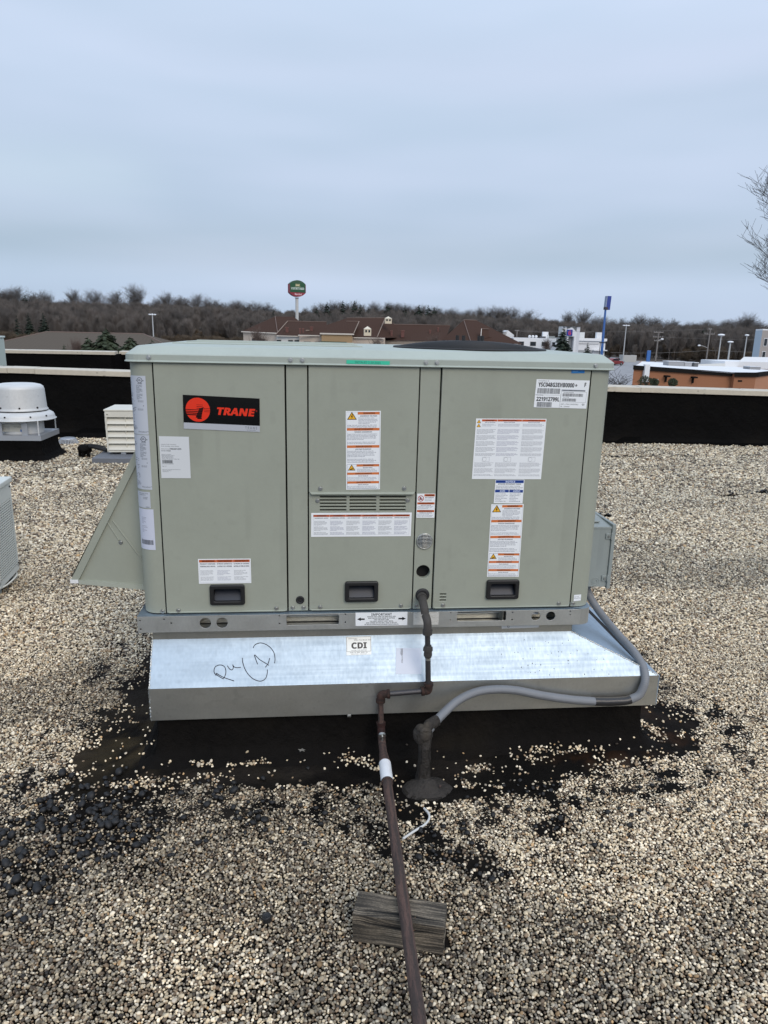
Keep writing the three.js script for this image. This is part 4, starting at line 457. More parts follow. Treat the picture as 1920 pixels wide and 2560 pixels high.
// ---------- sheet-metal curb adapter ----------
{
  const t = thing('curb_adapter', 'galvanised sheet metal curb adapter with a wide sloping skirt under the rooftop unit', 'curb adapter', [0.15, 0.2, -0.5]); const s = (g) => g.translate(-0.15, U - 0.2, 0.5);
  const nx0 = -0.862, nx1 = 0.822, nz = -0.020, nzb = -1.06, ny = -0.116, sx0 = -0.861, sx1 = 1.170, sz = 0.085, szb = -1.16, sy = -0.272, by = -0.405;
  const neck = part(t, 'neck', s(box(nx0 + 0.002, ny, nzb, nx1, -0.0705, nz)), M.zincDull); 
  const front = part(t, 'front_slope', s(quads([[[sx0, sy, sz], [sx1, sy, sz], [nx1, ny, nz], [nx0, ny, nz]]])), M.zinc); part(t, 'right_slope', s(quads([[[sx1, sy, sz], [sx1, sy, szb], [nx1, ny, nzb], [nx1, ny, nz]]])), M.zinc); part(t, 'left_cheek', s(quads([[[sx0, sy, szb], [sx0, sy, sz], [nx0, ny, nz], [nx0, ny, nzb]]])), M.zinc); part(t, 'rear_slope', s(quads([[[sx1, sy, szb], [sx0, sy, szb], [nx0, ny, nzb], [nx1, ny, nzb]]])), M.zinc);
  const hem = 0.006; const front2 = part(t, 'front_skirt', s(quads([[[sx0, by, sz + 0.002], [sx1, by, sz + 0.002], [sx1, sy, sz], [sx0, sy, sz]], [[sx0, by, sz + 0.002], [sx1, by, sz + 0.002], [sx1, by + 0.001, sz - 0.012], [sx0, by + 0.001, sz - 0.012]]])), M.zincDull); part(t, 'right_skirt', s(quads([[[sx1, by, sz], [sx1, by, szb], [sx1, sy, szb], [sx1, sy, sz]]])), M.zincDull); part(t, 'left_skirt', s(quads([[[sx0, by, szb], [sx0, by, sz], [sx0, sy, sz], [sx0, sy, szb]]])), M.zincDull); part(t, 'rear_skirt', s(quads([[[sx1, by, szb], [sx0, by, szb], [sx0, sy, szb], [sx1, sy, szb]]])), M.zincDull);
  part(t, 'inner_flange', s(quads([[[sx0 + 0.01, -0.30, sz - 0.01], [sx1 - 0.01, -0.30, sz - 0.01], [sx1 - 0.01, -0.30, szb + 0.01], [sx0 + 0.01, -0.30, szb + 0.01]]])), M.zincDull);
  // folded seams, a little uneven
  const R = rngOf(77); const seam = (a, b, r, n, mat) => { const g = []; for (let i = 0; i < n; i++) { const u = i / n + 0.1 / n, v = (i + 0.86) / n, j = () => (R() - 0.5) * r * 0.9; g.push(rod([lerp(a[0], b[0], u) + j(), lerp(a[1], b[1], u) + j(), lerp(a[2], b[2], u) + j()], [lerp(a[0], b[0], v) + j(), lerp(a[1], b[1], v) + j(), lerp(a[2], b[2], v) + j()], r, r, 6)); } return s(join(g)); };
  part(t, 'hip_seam', seam([nx1, ny, nz], [sx1, sy, sz], 0.0028, 34), M.zincDull); part(t, 'neck_seam', seam([nx1, ny, nz], [nx1, -0.071, nz], 0.002, 7), M.zincDull); part(t, 'corner_seam', seam([sx1, sy, sz], [sx1, by, sz], 0.0028, 16), M.zinc); part(t, 'corner_seam', seam([sx0, sy, sz], [sx0, by, sz], 0.0035, 18), M.screw); part(t, 'corner_seam', seam([sx0, sy, sz], [nx0, ny, nz], 0.003, 18), M.screw);
  part(t, 'loose_clip', s(box(-0.105, by - 0.012, sz - 0.012, -0.090, by - 0.001, sz + 0.003, 0.002)), M.screw);
  // on the slope: label, paper, handwriting
  const n = V(0, 0.105, 0.156).normalize(), on = (x, q, lift = 0.0012) => [x - 0.15, lerp(ny, sy, q) + U - 0.2 + n.y * lift, lerp(nz, sz, q) + 0.5 + n.z * lift];
  const Q = (y) => (y - ny) / (sy - ny);
  sticker(front, 'maker_label', [on(-0.108, Q(-0.120)), on(-0.0075, Q(-0.1195)), on(-0.0085, Q(-0.180)), on(-0.108, Q(-0.181))], 0, (x, w, h) => { x.fillStyle = '#f4f4ee'; x.fillRect(0, 0, w, h); x.fillStyle = '#15161a'; x.strokeStyle = '#15161a'; x.lineWidth = 3; x.strokeRect(w * 0.02, h * 0.02, w * 0.96, h * 0.79); x.font = 'italic ' + (h * 0.09).toFixed(0) + 'px serif'; x.textAlign = 'left'; x.fillText('"Delivering -', w * 0.06, h * 0.13); x.fillText('When You Really Need It"', w * 0.3, h * 0.22); F(x, h * 0.44, true); const tw = x.measureText('CDI').width; x.save(); x.translate(w * 0.19, h * 0.645); x.scale(w * 0.63 / tw, 1); x.fillText('CDI', 0, 0); x.lineWidth = 5; x.strokeText('CDI', 0, 0); x.restore(); fit(x, 'CUSTOM CURB ADAPTERS', w * 0.5, h * 0.77, h * 0.075, w * 0.7, false); fit(x, 'PHONE   FAX   EMAIL   ORDERS   TOLL', w * 0.5, h * 0.89, h * 0.055, w * 0.9); fit(x, '(888) 234-7001      www.cdi.com', w * 0.5, h * 0.965, h * 0.06, w * 0.7, false); }, 'white label with large black letters CDI', 3000);
  sticker(front, 'paper_label', [on(0.092, Q(-0.160)), on(0.193, Q(-0.163)), on(0.188, Q(-0.247)), on(0.085, Q(-0.245))], 0, (x, w, h) => { x.fillStyle = '#cdd3e0'; x.fillRect(0, 0, w, h); x.save(); x.translate(w * 0.2, h * 0.02); x.rotate(Math.PI / 2); bars(x, 0, -w * 0.06, h * 0.28, w * 0.06, 12); x.fillStyle = '#33363c'; fit(x, 'CAT NUMBER', 0, w * 0.04, w * 0.04, h * 0.3, false, 'left'); fit(x, 'G7790647', h * 0.3, -w * 0.02, w * 0.06, h * 0.26, true, 'left'); x.restore(); }, 'blank white paper label with a bar code along one edge');
  sticker(neck, 'printed_label', [[0.524 - 0.15, -0.074 + U - 0.2, nz + 0.501], [0.682 - 0.15, -0.075 + U - 0.2, nz + 0.501], [0.682 - 0.15, -0.0965 + U - 0.2, nz + 0.501], [0.527 - 0.15, -0.098 + U - 0.2, nz + 0.501]], 0, (x, w, h) => { x.fillStyle = '#d5d8db'; x.fillRect(0, 0, w, h); x.fillStyle = '#17191d'; x.fillRect(w * 0.16, h * 0.1, w * 0.035, h * 0.3); x.strokeStyle = '#17191d'; x.lineWidth = 4; x.beginPath(); x.arc(w * 0.177, h * 0.66, h * 0.16, 0, 6.3); x.stroke(); x.strokeStyle = '#7a7f86'; x.lineWidth = 2; x.strokeRect(w * 0.38, -2, w * 0.3, h * 0.42); x.beginPath(); x.moveTo(w * 0.5, 0); x.lineTo(w * 0.5, h * 0.4); x.moveTo(w * 0.58, 0); x.lineTo(w * 0.58, h * 0.4); x.stroke(); }, 'strip of a white printed label half hidden by the base rail');
  // marker writing  Pu (1)
  const ink = std(0.02, 0.02, 0.035, 0.5), m7 = (px, py) => { const A = on(0, 0, 0); return null; };
  const line = (pts) => { const g = new THREE.TubeGeometry(new THREE.CatmullRomCurve3(pts.map(([x, y]) => V(...on(x, Q(y), 0.0004))), false, 'centripetal'), pts.length * 8, 0.0016, 5, false); part(front, 'marker_stroke', g, ink); };
  line([[-0.612, -0.236], [-0.621, -0.222], [-0.617, -0.208], [-0.600, -0.202], [-0.583, -0.207], [-0.576, -0.220], [-0.578, -0.236], [-0.585, -0.2465]]); line([[-0.585, -0.2465], [-0.611, -0.232], [-0.613, -0.228], [-0.588, -0.240], [-0.543, -0.254]]); line([[-0.571, -0.205], [-0.561, -0.216], [-0.553, -0.2185], [-0.548, -0.212], [-0.551, -0.202], [-0.545, -0.209], [-0.533, -0.212], [-0.519, -0.211]]);
  line([[-0.515, -0.181], [-0.512, -0.197], [-0.497, -0.226], [-0.470, -0.249], [-0.441, -0.2565], [-0.424, -0.249], [-0.417, -0.232], [-0.417, -0.220]]); line([[-0.474, -0.150], [-0.467, -0.140], [-0.445, -0.134], [-0.415, -0.144], [-0.394, -0.164], [-0.388, -0.185], [-0.389, -0.201]]); line([[-0.455, -0.203], [-0.462, -0.188], [-0.468, -0.172], [-0.447, -0.188], [-0.424, -0.200], [-0.411, -0.207]]); line([[-0.409, -0.184], [-0.414, -0.200], [-0.425, -0.213]]);
  const specks = []; for (let i = 0; i < 46; i++) { const x = 0.45 + R() * 0.42 + 0.15 * R(), q = 0.15 + R() * 0.8; if (x > 0.85 + q * 0.25) continue; const p = on(x, q, 0.0005); specks.push(new THREE.SphereGeometry(0.0011 + 0.0012 * R(), 6, 4).scale(0.6, 1.6, 1).translate(...p)); } part(front, 'dirt_specks', specks, flat(0.12, 0.10, 0.08)).userData.kind = 'stuff';
}

// the black roofed-in curb below it
{
  const t = []; const ys = FLARE;
  const rings = ys.slice().reverse().map(([y, o]) => { const r = ringOf(CX0 - o, CZ0 - o, CX1 + o, CZ1 + o, y, 0.012 + o * 0.8, 5), out = []; for (let i = 0; i < r.length; i++) { const a = r[i], b = r[(i + 1) % r.length], L = Math.hypot(a[0] - b[0], a[2] - b[2]), m = L > 0.3 ? 50 : 1; out.push(a); if (L > 0.3) for (let k = 1; k < m; k++) out.push([lerp(a[0], b[0], k / m), y, lerp(a[2], b[2], k / m)]); } return out.map(([x, yy, z]) => { const w = 0.010 * (fbm(x * 6 + yy * 9, z * 6 + yy * 5, 90, 3) - 0.5); return [x + w, yy + (o < 0.09 && o > 0 ? w * 0.6 : 0), z + w]; }); });
  const g = loft(rings, true); const tt = thing('roof_curb', 'black tarred roof curb flared at its foot, under the galvanised adapter', 'roof curb', [0.14, 0, -0.55]); part(tt, 'curb_body', mergeSmooth(g).translate(-0.14, 0, 0.55), M.tar); const gg = part(tt, 'nailer_strip', box(CX0 + 0.01 - 0.14, 0.335, CZ0 + 0.56, CX1 - 0.01 - 0.14, 0.36, CZ1 + 0.545), M.dark);
}
function mergeSmooth(g) { const h = g.clone(); h.deleteAttribute('normal'); const uv = h.attributes.uv; h.deleteAttribute('uv'); const m = mergeVertices(h, 1e-4); m.computeVertexNormals(); return metreUV(m); }

// ---------- gas line ----------
{
  const t = thing('gas_pipe', 'rusty brown gas pipe rising from the gravel into the rooftop unit', 'gas pipe', [0.02, 0, 1.0]); const s = (g) => g.translate(-0.02, 0, -1.0); const Y = (y) => y + U;
  const r1 = 0.0107, zP = 0.125;
  part(t, 'stub_pipe', s(rod([0.192, Y(0.059), -0.06], [0.185, Y(0.056), 0.035], r1, r1, 18)), M.blackIron); 
  part(t, 'elbow', s(tube([[0.1865, Y(0.058), 0.022], [0.184, Y(0.055), 0.062], [0.186, Y(0.040), 0.088], [0.189, Y(0.020), 0.096]], 0.0165, 24)), M.blackIron); part(t, 'elbow_collar', s(rod([0.1868, Y(0.0585), 0.014], [0.1862, Y(0.058), 0.032], 0.0195, 0.0195, 18)), M.blackIron);
  part(t, 'bright_nipple', s(rod([0.1885, Y(0.024), 0.0955], [0.191, Y(0.010), 0.105], 0.0118, 0.0118, 18)), M.screw);
  part(t, 'street_elbow', s(tube([[0.190, Y(0.016), 0.100], [0.194, Y(0.000), 0.119], [0.1955, Y(-0.02), 0.1235], [0.1955, Y(-0.042), 0.1245]], 0.0160, 24)), M.blackIron); part(t, 'elbow_collar', s(rod([0.1957, Y(-0.034), 0.1245], [0.1960, Y(-0.052), 0.1245], 0.0192, 0.0186, 18)), M.blackIron);
  part(t, 'upper_riser', s(rod([0.196, Y(-0.045), 0.1245], [0.2075, Y(-0.272), zP], r1, r1, 18)), M.blackPipe);
  const un = part(t, 'union', s(join([rod([0.2005, Y(-0.128), zP], [0.2012, Y(-0.142), zP], 0.0165, 0.0165, 8), rod([0.2, Y(-0.119), zP], [0.2005, Y(-0.128), zP], 0.0145, 0.0155, 18), rod([0.2000, Y(-0.106), zP], [0.2003, Y(-0.119), zP], 0.0185, 0.0195, 8), rod([0.2012, Y(-0.142), zP], [0.2014, Y(-0.148), zP], 0.014, 0.013, 18), rod([0.1997, Y(-0.098), zP], [0.2, Y(-0.106), zP], 0.0135, 0.015, 18)])), M.blackIron, 'eight-sided pipe union'); part(un, 'union_thread', s(rod([0.2013, Y(-0.146), zP], [0.2017, Y(-0.158), zP], 0.0113, 0.0113, 18)), M.screw);
  part(t, 'elbow', s(tube([[0.2085, Y(-0.262), zP], [0.2095, Y(-0.279), zP], [0.2060, Y(-0.2895), zP], [0.185, Y(-0.2905), zP]], 0.0155, 22)), M.rustFit); part(t, 'elbow_collar', s(join([rod([0.2083, Y(-0.256), zP], [0.2088, Y(-0.268), zP], 0.0185, 0.0185, 18), rod([0.192, Y(-0.290), zP], [0.180, Y(-0.2912), zP], 0.0185, 0.0185, 18)])), M.rustFit);
  part(t, 'cross_pipe', s(rod([0.190, Y(-0.2905), zP], [0.040, Y(-0.2995), zP], r1, r1, 18)), M.blackPipe);
  part(t, 'elbow', s(tube([[0.052, Y(-0.2990), zP], [0.030, Y(-0.3003), zP], [0.0225, Y(-0.307), zP], [0.0215, Y(-0.328), zP]], 0.0155, 22)), M.rustFit); part(t, 'elbow_collar', s(join([rod([0.046, Y(-0.2992), zP], [0.057, Y(-0.2987), zP], 0.0185, 0.0185, 18), rod([0.0216, Y(-0.321), zP], [0.0215, Y(-0.333), zP], 0.0185, 0.0185, 18)])), M.rustFit);
  part(t, 'lower_riser', s(rod([0.0215, Y(-0.325), zP], [0.0262, Y(-0.445), zP + 0.004], r1 * 1.03, r1 * 1.03, 18)), M.rust);
  const vb = part(t, 'valve', s(join([rod([0.0250, Y(-0.420), zP + 0.002], [0.0255, Y(-0.434), zP + 0.003], 0.0185, 0.0175, 18), rod([0.0255, Y(-0.432), zP + 0.003], [0.0275, Y(-0.476), zP + 0.02], 0.0150, 0.0165, 18), rod([0.026, Y(-0.452), zP], [0.0265, Y(-0.455), zP + 0.034], 0.011, 0.010, 14)])), std(0.30, 0.13, 0.11, 0.8, 0, { map: rep(tRust, 1) }), 'red-brown gas valve'); part(vb, 'valve_dial', s(rod([0.0268, Y(-0.456), zP + 0.033], [0.027, Y(-0.459), zP + 0.041], 0.0155, 0.0150, 20)), M.screw); part(vb, 'valve_handle', s(box(0.0235, Y(-0.478), zP + 0.038, 0.0305, Y(-0.452), zP + 0.049, 0.002)), M.screw, 'small silver lever');
  part(t, 'lower_elbow', s(tube([[0.0272, Y(-0.470), zP + 0.015], [0.0275, Y(-0.487), zP + 0.035], [0.0265, Y(-0.489), zP + 0.075], [0.0255, Y(-0.4895), zP + 0.13]], 0.0148, 24)), M.rust);
  part(t, 'reducer', s(rod([0.0257, Y(-0.4895), 0.225], [0.025, Y(-0.4895), 0.288], 0.0148, 0.0205, 20)), M.rust);
  part(t, 'coupling', s(rod([0.025, Y(-0.4895), 0.286], [0.0220, Y(-0.4900), 0.414], 0.0212, 0.0212, 24)), M.rust); part(t, 'white_band', s(rod([0.0248, Y(-0.4895), 0.300], [0.0222, Y(-0.4900), 0.407], 0.0222, 0.0222, 28, true)), M.whiteTape, 'white tape wrapped round the coupling');
  part(t, 'main_pipe', s(rod([0.0222, Y(-0.4900), 0.405], [-0.004, Y(-0.488), 1.75], 0.0168, 0.0168, 28)), M.rust, 'long straight rust-brown pipe');
}
// weathered timber under the pipe
{
  const tW = texOf(512, 512, (u, v) => { const w = v + 0.05 * (pn(u, v, 3, 100, 4) - 0.5) + 0.02 * (pn(u, v, 9, 101, 6) - 0.5); const g = 0.5 * vnoise(u * 3, w * 60, 102, 3, 60) + 0.3 * vnoise(u * 8, w * 150, 103, 8, 150) + 0.2 * pn(u, v, 90, 104), c = smooth(0.70, 0.80, vnoise(u * 2, w * 22, 105, 2, 22)); const k = 0.15 + 0.36 * g * smooth(0.1, 0.75, g) - 0.16 * c + 0.12 * smooth(0.4, 0.8, pn(u, v, 2, 108, 5)); return [k * 1.08, k * 0.99, k * 0.86]; });
  const tWb = texOf(512, 512, (u, v) => { const w = v + 0.05 * (pn(u, v, 3, 100, 4) - 0.5) + 0.02 * (pn(u, v, 9, 101, 6) - 0.5); return grey(0.6 * vnoise(u * 3, w * 60, 102, 3, 60) + 0.3 * vnoise(u * 8, w * 150, 103, 8, 150) - 0.6 * smooth(0.70, 0.80, vnoise(u * 2, w * 22, 105, 2, 22)) + 0.3); }, false);
  const g = new THREE.BoxGeometry(0.256, 0.094, 0.088, 32, 8, 10); const p = g.attributes.position; for (let i = 0; i < p.count; i++) { let x = p.getX(i), y = p.getY(i), z = p.getZ(i); const e = Math.max(0, Math.abs(y) - 0.042) * Math.max(0, Math.abs(z) - 0.038) * 22, w = 0.0030 * (vnoise(x * 9, y * 70 + z * 90, 106) - 0.5); p.setXYZ(i, x + (Math.abs(x) > 0.127 ? 0.004 * (vnoise(y * 120, z * 120, 107) - 0.5) : 0), y - Math.sign(y) * e + (Math.abs(z) > 0.043 ? 0 : w), z - Math.sign(z) * e + (Math.abs(y) > 0.046 ? 0 : w)); }
  g.computeVertexNormals(); metreUV(g); const t = thing('timber_block', 'weathered grey timber block propping up the gas pipe', 'timber block', [0.003, 0, 0.966], -0.26);
  part(t, 'timber', g.translate(0, 0.046, 0), std(1, 1, 1, 0.9, 0, { map: rep(tW, 0.33, 0.18), bumpMap: rep(tWb, 0.33, 0.18), bumpScale: 0.0028 }));
}
// grey flexible conduit
{
  const Y = U, t = thing('flexible_conduit', 'grey flexible electrical conduit looping across the front of the curb adapter', 'conduit', [0.6, 0, 0.1]); const s = (g) => g.translate(-0.6, 0, -0.1); const r = 0.0168;
  const P1 = [[1.0, -0.03, -0.34], [1.004, -0.065, -0.31], [1.035, -0.125, -0.255], [1.076, -0.183, -0.12], [1.097, -0.212, 0.005], [1.108, -0.246, 0.066], [1.104, -0.285, 0.100], [1.080, -0.342, 0.112], [1.045, -0.362, 0.112]];
  const P2 = [[1.045, -0.362, 0.112], [1.028, -0.366, 0.112], [0.97, -0.3685, 0.112], [0.898, -0.366, 0.112], [0.895, -0.366, 0.112]], P3 = [[0.895, -0.366, 0.112], [0.80, -0.355, 0.112], [0.679, -0.334, 0.111], [0.558, -0.306, 0.111], [0.479, -0.299, 0.113], [0.401, -0.306, 0.118], [0.325, -0.332, 0.135], [0.264, -0.366, 0.168], [0.213, -0.388, 0.215], [0.190, -0.398, 0.245]];
  const up = (P) => P.map(([x, y, z]) => [x, y + Y, z]); const ribbed = (P, seg) => { const g = new THREE.TubeGeometry(new THREE.CatmullRomCurve3(up(P).map((p) => V(...p)), false, 'centripetal'), seg, r, 16, false), c = new THREE.CatmullRomCurve3(up(P).map((p) => V(...p)), false, 'centripetal'), q = g.attributes.position; for (let i = 0; i <= seg; i++) { const o = c.getPointAt(i / seg); const k = 1 + (i % 3 === 0 ? -0.035 : 0.01); for (let j = 0; j <= 16; j++) { const n = i * 17 + j; q.setXYZ(n, o.x + (q.getX(n) - o.x) * k, o.y + (q.getY(n) - o.y) * k, o.z + (q.getZ(n) - o.z) * k); } } g.computeVertexNormals(); return metreUV(g); };
  part(t, 'upper_run', s(ribbed(P1, 260)), M.conduit); part(t, 'tape_wrap', s(tube(up(P2), r * 1.06, 40, 16)), M.tape, 'black tape wrapped round the conduit'); part(t, 'lower_run', s(ribbed(P3, 420)), M.conduit, 'pale grey lower length');
}
// tarred pipe stub with its mastic lump and mound
{
  const t = thing('conduit_stub', 'tar covered pipe stub and lump of mastic where the grey conduit enters the roof', 'pipe stub', [0.19, 0, 0.29]); const s = (g) => g.translate(-0.19, 0, -0.29);
  const rough = (g, a, f, seed) => { const p = g.attributes.position, n = g.attributes.normal; for (let i = 0; i < p.count; i++) { const k = a * (fbm(p.getX(i) * f + 9, p.getY(i) * f * 0.6 + p.getZ(i) * f, seed, 3) - 0.5) * 2; p.setXYZ(i, p.getX(i) + n.getX(i) * k, p.getY(i) + n.getY(i) * k, p.getZ(i) + n.getZ(i) * k); } g.computeVertexNormals(); return metreUV(g); };
  part(t, 'stub_pipe', s(rough(new THREE.CylinderGeometry(0.0235, 0.027, 0.20, 26, 24, true).translate(0.176, 0.10, 0.272), 0.006, 40, 121)), M.mastic, 'tarred upright stub'); part(t, 'mastic_lump', s(rough(new THREE.SphereGeometry(0.0375, 32, 22).scale(1.0, 0.98, 0.95).translate(0.172, 0.208, 0.268), 0.011, 26, 122)), M.mastic, 'lump of dark mastic'); part(t, 'mastic_sleeve', s(rough(new THREE.TubeGeometry(new THREE.CatmullRomCurve3([[0.172, 0.205, 0.266], [0.192, 0.226, 0.243], [0.214, 0.222, 0.213], [0.232, 0.2195, 0.195]].map((p) => V(...p))), 24, 0.0205, 18, false), 0.006, 40, 123)), M.mastic);
  const m = new THREE.LatheGeometry([[0.0001, 0.03], [0.03, 0.03], [0.042, 0.020], [0.066, 0.012], [0.090, 0.006], [0.106, -0.008]].map((p) => new THREE.Vector2(...p)), 48); part(t, 'mastic_mound', s(rough(m.scale(0.95, 1.1, 0.72).translate(0.19, 0, 0.305), 0.013, 17, 124)), M.mastic, 'low mound of mastic round the foot'); part(t, 'nail_head', s(rod([0.232, 0.019, 0.322], [0.233, 0.024, 0.324], 0.0045, 0.004, 12)), M.rust);
}
// small things lying on the roof
whole('plastic_cap', [new THREE.LatheGeometry([[0.0001, 0.013], [0.009, 0.013], [0.0105, 0.017], [0.0125, 0.017], [0.014, 0.012], [0.0145, 0.0]].map((p) => new THREE.Vector2(...p)), 28).rotateZ(0.14).translate(-0.375, 0.003, 0.885)], M.plastic, 'small round black plastic cap lying alone on the gravel', 'cap');
whole('cable_offcut', tube([[0.155, 0.012, 0.432], [0.166, 0.014, 0.462], [0.166, 0.014, 0.486], [0.148, 0.013, 0.516], [0.104, 0.012, 0.549], [0.060, 0.010, 0.582]], 0.0042, 40, 8), std(0.62, 0.62, 0.60, 0.5), 'white cable offcut lying on gravel beside the tarred pipe stub', 'cable');
whole('stick', tube([[1.705, 0.012, -0.115], [1.74, 0.016, -0.085], [1.782, 0.012, -0.055]], 0.0032, 12, 6), flat(0.03, 0.026, 0.022), 'dark broken stick on the gravel right of the curb adapter', 'stick');
whole('stick', tube([[0.652, 0.012, 0.495], [0.661, 0.016, 0.535], [0.668, 0.012, 0.578]], 0.0026, 12, 6), flat(0.03, 0.026, 0.022), 'thin dark stick on the gravel below the grey conduit', 'stick');
whole('leaf', (() => { const g = new THREE.CircleGeometry(0.016, 9); const p = g.attributes.position; for (let i = 1; i < p.count; i++) { const k = i % 2 ? 1 : 0.45; p.setXYZ(i, p.getX(i) * k, p.getY(i) * k * 0.6, 0.003 * (i % 3)); } g.rotateX(-1.1); g.computeVertexNormals(); return g.translate(-0.285, 0.06, 0.115); })(), flat(0.16, 0.15, 0.13), 'small grey dead leaf at the foot of the black curb', 'leaf');

// ---------- other plant on the roof ----------
{ // mushroom exhaust fan on its black curb
  const c = [-3.90, 0, -6.83], t = thing('exhaust_fan', 'spun aluminium mushroom exhaust fan on a black curb near the parapet', 'exhaust fan', c);
  const rings = [[-0.01, 0.13], [0.03, 0.07], [0.07, 0.03], [0.14, 0.006], [0.255, 0]].map(([y, o]) => ringOf(-0.315 - o, -0.315 - o, 0.315 + o, 0.315 + o, y, 0.012 + o)); part(t, 'fan_curb', loft(rings), M.membrane, 'black membrane covered curb');
  const fr = [box(-0.33, 0.255, 0.315, 0.33, 0.315, 0.33), box(-0.33, 0.255, -0.33, 0.33, 0.315, -0.315), box(-0.33, 0.255, -0.315, -0.315, 0.315, 0.315), box(0.315, 0.255, -0.315, 0.33, 0.315, 0.315), box(-0.33, 0.3155, -0.33, 0.33, 0.319, 0.33)]; part(t, 'base_frame', fr, M.aluDull);
  for (const [x, z] of [[0.30, 0.30], [0.30, -0.30], [-0.30, 0.30], [-0.30, -0.30]]) part(t, 'post', box(x - 0.006, 0.319, z - 0.006, x + 0.006, 0.50, z + 0.006), M.alu);
  part(t, 'bracket', box(0.10, 0.319, 0.285, 0.17, 0.50, 0.30), M.aluDull); part(t, 'bracket', box(-0.20, 0.319, 0.285, -0.13, 0.50, 0.30), M.aluDull);
  const L = (pts, n = 64) => new THREE.LatheGeometry(pts.map((p) => new THREE.Vector2(...p)), n);
  const lip = part(t, 'inlet_ring', L([[0.25, 0.32], [0.25, 0.50], [0.20, 0.52]]), M.alu); sticker(lip, 'printed_label', [[-0.20, 0.45, 0.253], [0.11, 0.45, 0.253], [0.11, 0.355, 0.253], [-0.20, 0.355, 0.253]], 0, (x, w, h) => { x.fillStyle = '#b9b8b0'; x.fillRect(0, 0, w, h); x.fillStyle = '#4a4a46'; fit(x, '7 7 5 4 6', w * 0.75, h * 0.45, h * 0.22, w * 0.35); para(x, 'EXHAUST FAN MODEL RATING ', w * 0.05, h * 0.35, w * 0.5, 4, h * 0.16, h * 0.1); x.fillStyle = '#2c63a8'; x.fillRect(w * 0.86, h * 0.7, w * 0.14, h * 0.3); }, 'weathered data label', 900);
  part(t, 'lower_shroud', L([[0.385, 0.485], [0.404, 0.492], [0.405, 0.498], [0.390, 0.505], [0.386, 0.535], [0.372, 0.562], [0.335, 0.585], [0.315, 0.592]]), M.alu, 'flared lower shroud'); const d = part(t, 'dome', L([[0.318, 0.604], [0.322, 0.612], [0.312, 0.622], [0.305, 0.64], [0.293, 0.86], [0.282, 0.895], [0.255, 0.915], [0.20, 0.928], [0.0001, 0.938]]), M.alu, 'pale domed motor cover'); part(t, 'dark_gap', L([[0.30, 0.58], [0.30, 0.615]]), M.dark);
  for (const a of [1.25, 0.55, 2.0]) part(d, 'bolt_head', rod([0.303 * Math.cos(a), 0.645, 0.303 * Math.sin(a)], [0.312 * Math.cos(a), 0.645, 0.312 * Math.sin(a)], 0.012, 0.012, 8), M.dark); for (const a of [0.95, 0.4, 1.7]) part(d, 'bolt_head', rod([0.382 * Math.cos(a), 0.545, 0.382 * Math.sin(a)], [0.392 * Math.cos(a), 0.545, 0.392 * Math.sin(a)], 0.010, 0.010, 8), M.dark);
}
{ // louvred cream unit on its pad
  const t = thing('louvered_unit', 'cream boxed unit with a louvered front standing on a grey pad behind the hood', 'vent unit', [-2.52, 0.075, -6.9], 0.03);
  const w = 0.30, h = 0.545, z1 = 0.31; part(t, 'casing', [box(-w, 0.03, -0.28, w, h, z1 - 0.075), box(-w, 0.03, z1 - 0.075, -w + 0.02, h, z1), box(w - 0.02, 0.03, z1 - 0.075, w, h, z1), box(-w, 0.03, z1 - 0.075, w, 0.05, z1)], M.cream); part(t, 'lid', box(-w - 0.012, h, -0.29, w + 0.012, h + 0.022, z1 + 0.008, 0.006), M.cream); part(t, 'top_band', box(-w + 0.002, h - 0.075, z1 - 0.03, w - 0.002, h - 0.003, z1 + 0.006, 0.004), M.cream);
  for (let i = 0; i < 5; i++) { const y = 0.06 + i * 0.082; part(t, 'slat', quads([[[-w + 0.02, y, z1 + 0.006], [w - 0.02, y, z1 + 0.006], [w - 0.02, y + 0.066, z1 - 0.035], [-w + 0.02, y + 0.066, z1 - 0.035]], [[-w + 0.02, y, z1 + 0.006], [w - 0.02, y, z1 + 0.006], [w - 0.02, y - 0.008, z1 - 0.004], [-w + 0.02, y - 0.008, z1 - 0.004]]]), M.cream); } for (const x of [-0.06, 0.14]) part(t, 'slat_rib', box(x - 0.004, 0.05, z1 - 0.06, x + 0.004, h - 0.075, z1 - 0.008), M.cream);
  part(t, 'foot', box(-0.14, 0, z1 - 0.14, -0.08, 0.03, z1 - 0.02), M.aluDull); part(t, 'foot', box(0.08, 0, z1 - 0.14, 0.14, 0.03, z1 - 0.02), M.aluDull); part(t, 'bolt_head', rod([-w + 0.03, h - 0.04, z1 + 0.005], [-w + 0.03, h - 0.04, z1 + 0.011], 0.007, 0.006, 8), M.dark); part(t, 'side_valve_cover', box(-w - 0.02, 0.30, -0.1, -w, h - 0.03, z1 - 0.06, 0.005), M.cream);
  whole('equipment_pad', box(-2.935, -0.01, -7.28, -2.02, 0.075, -6.33, 0.012), M.greyPad, 'flat grey plastic pad under the cream louvered unit', 'pad');
}
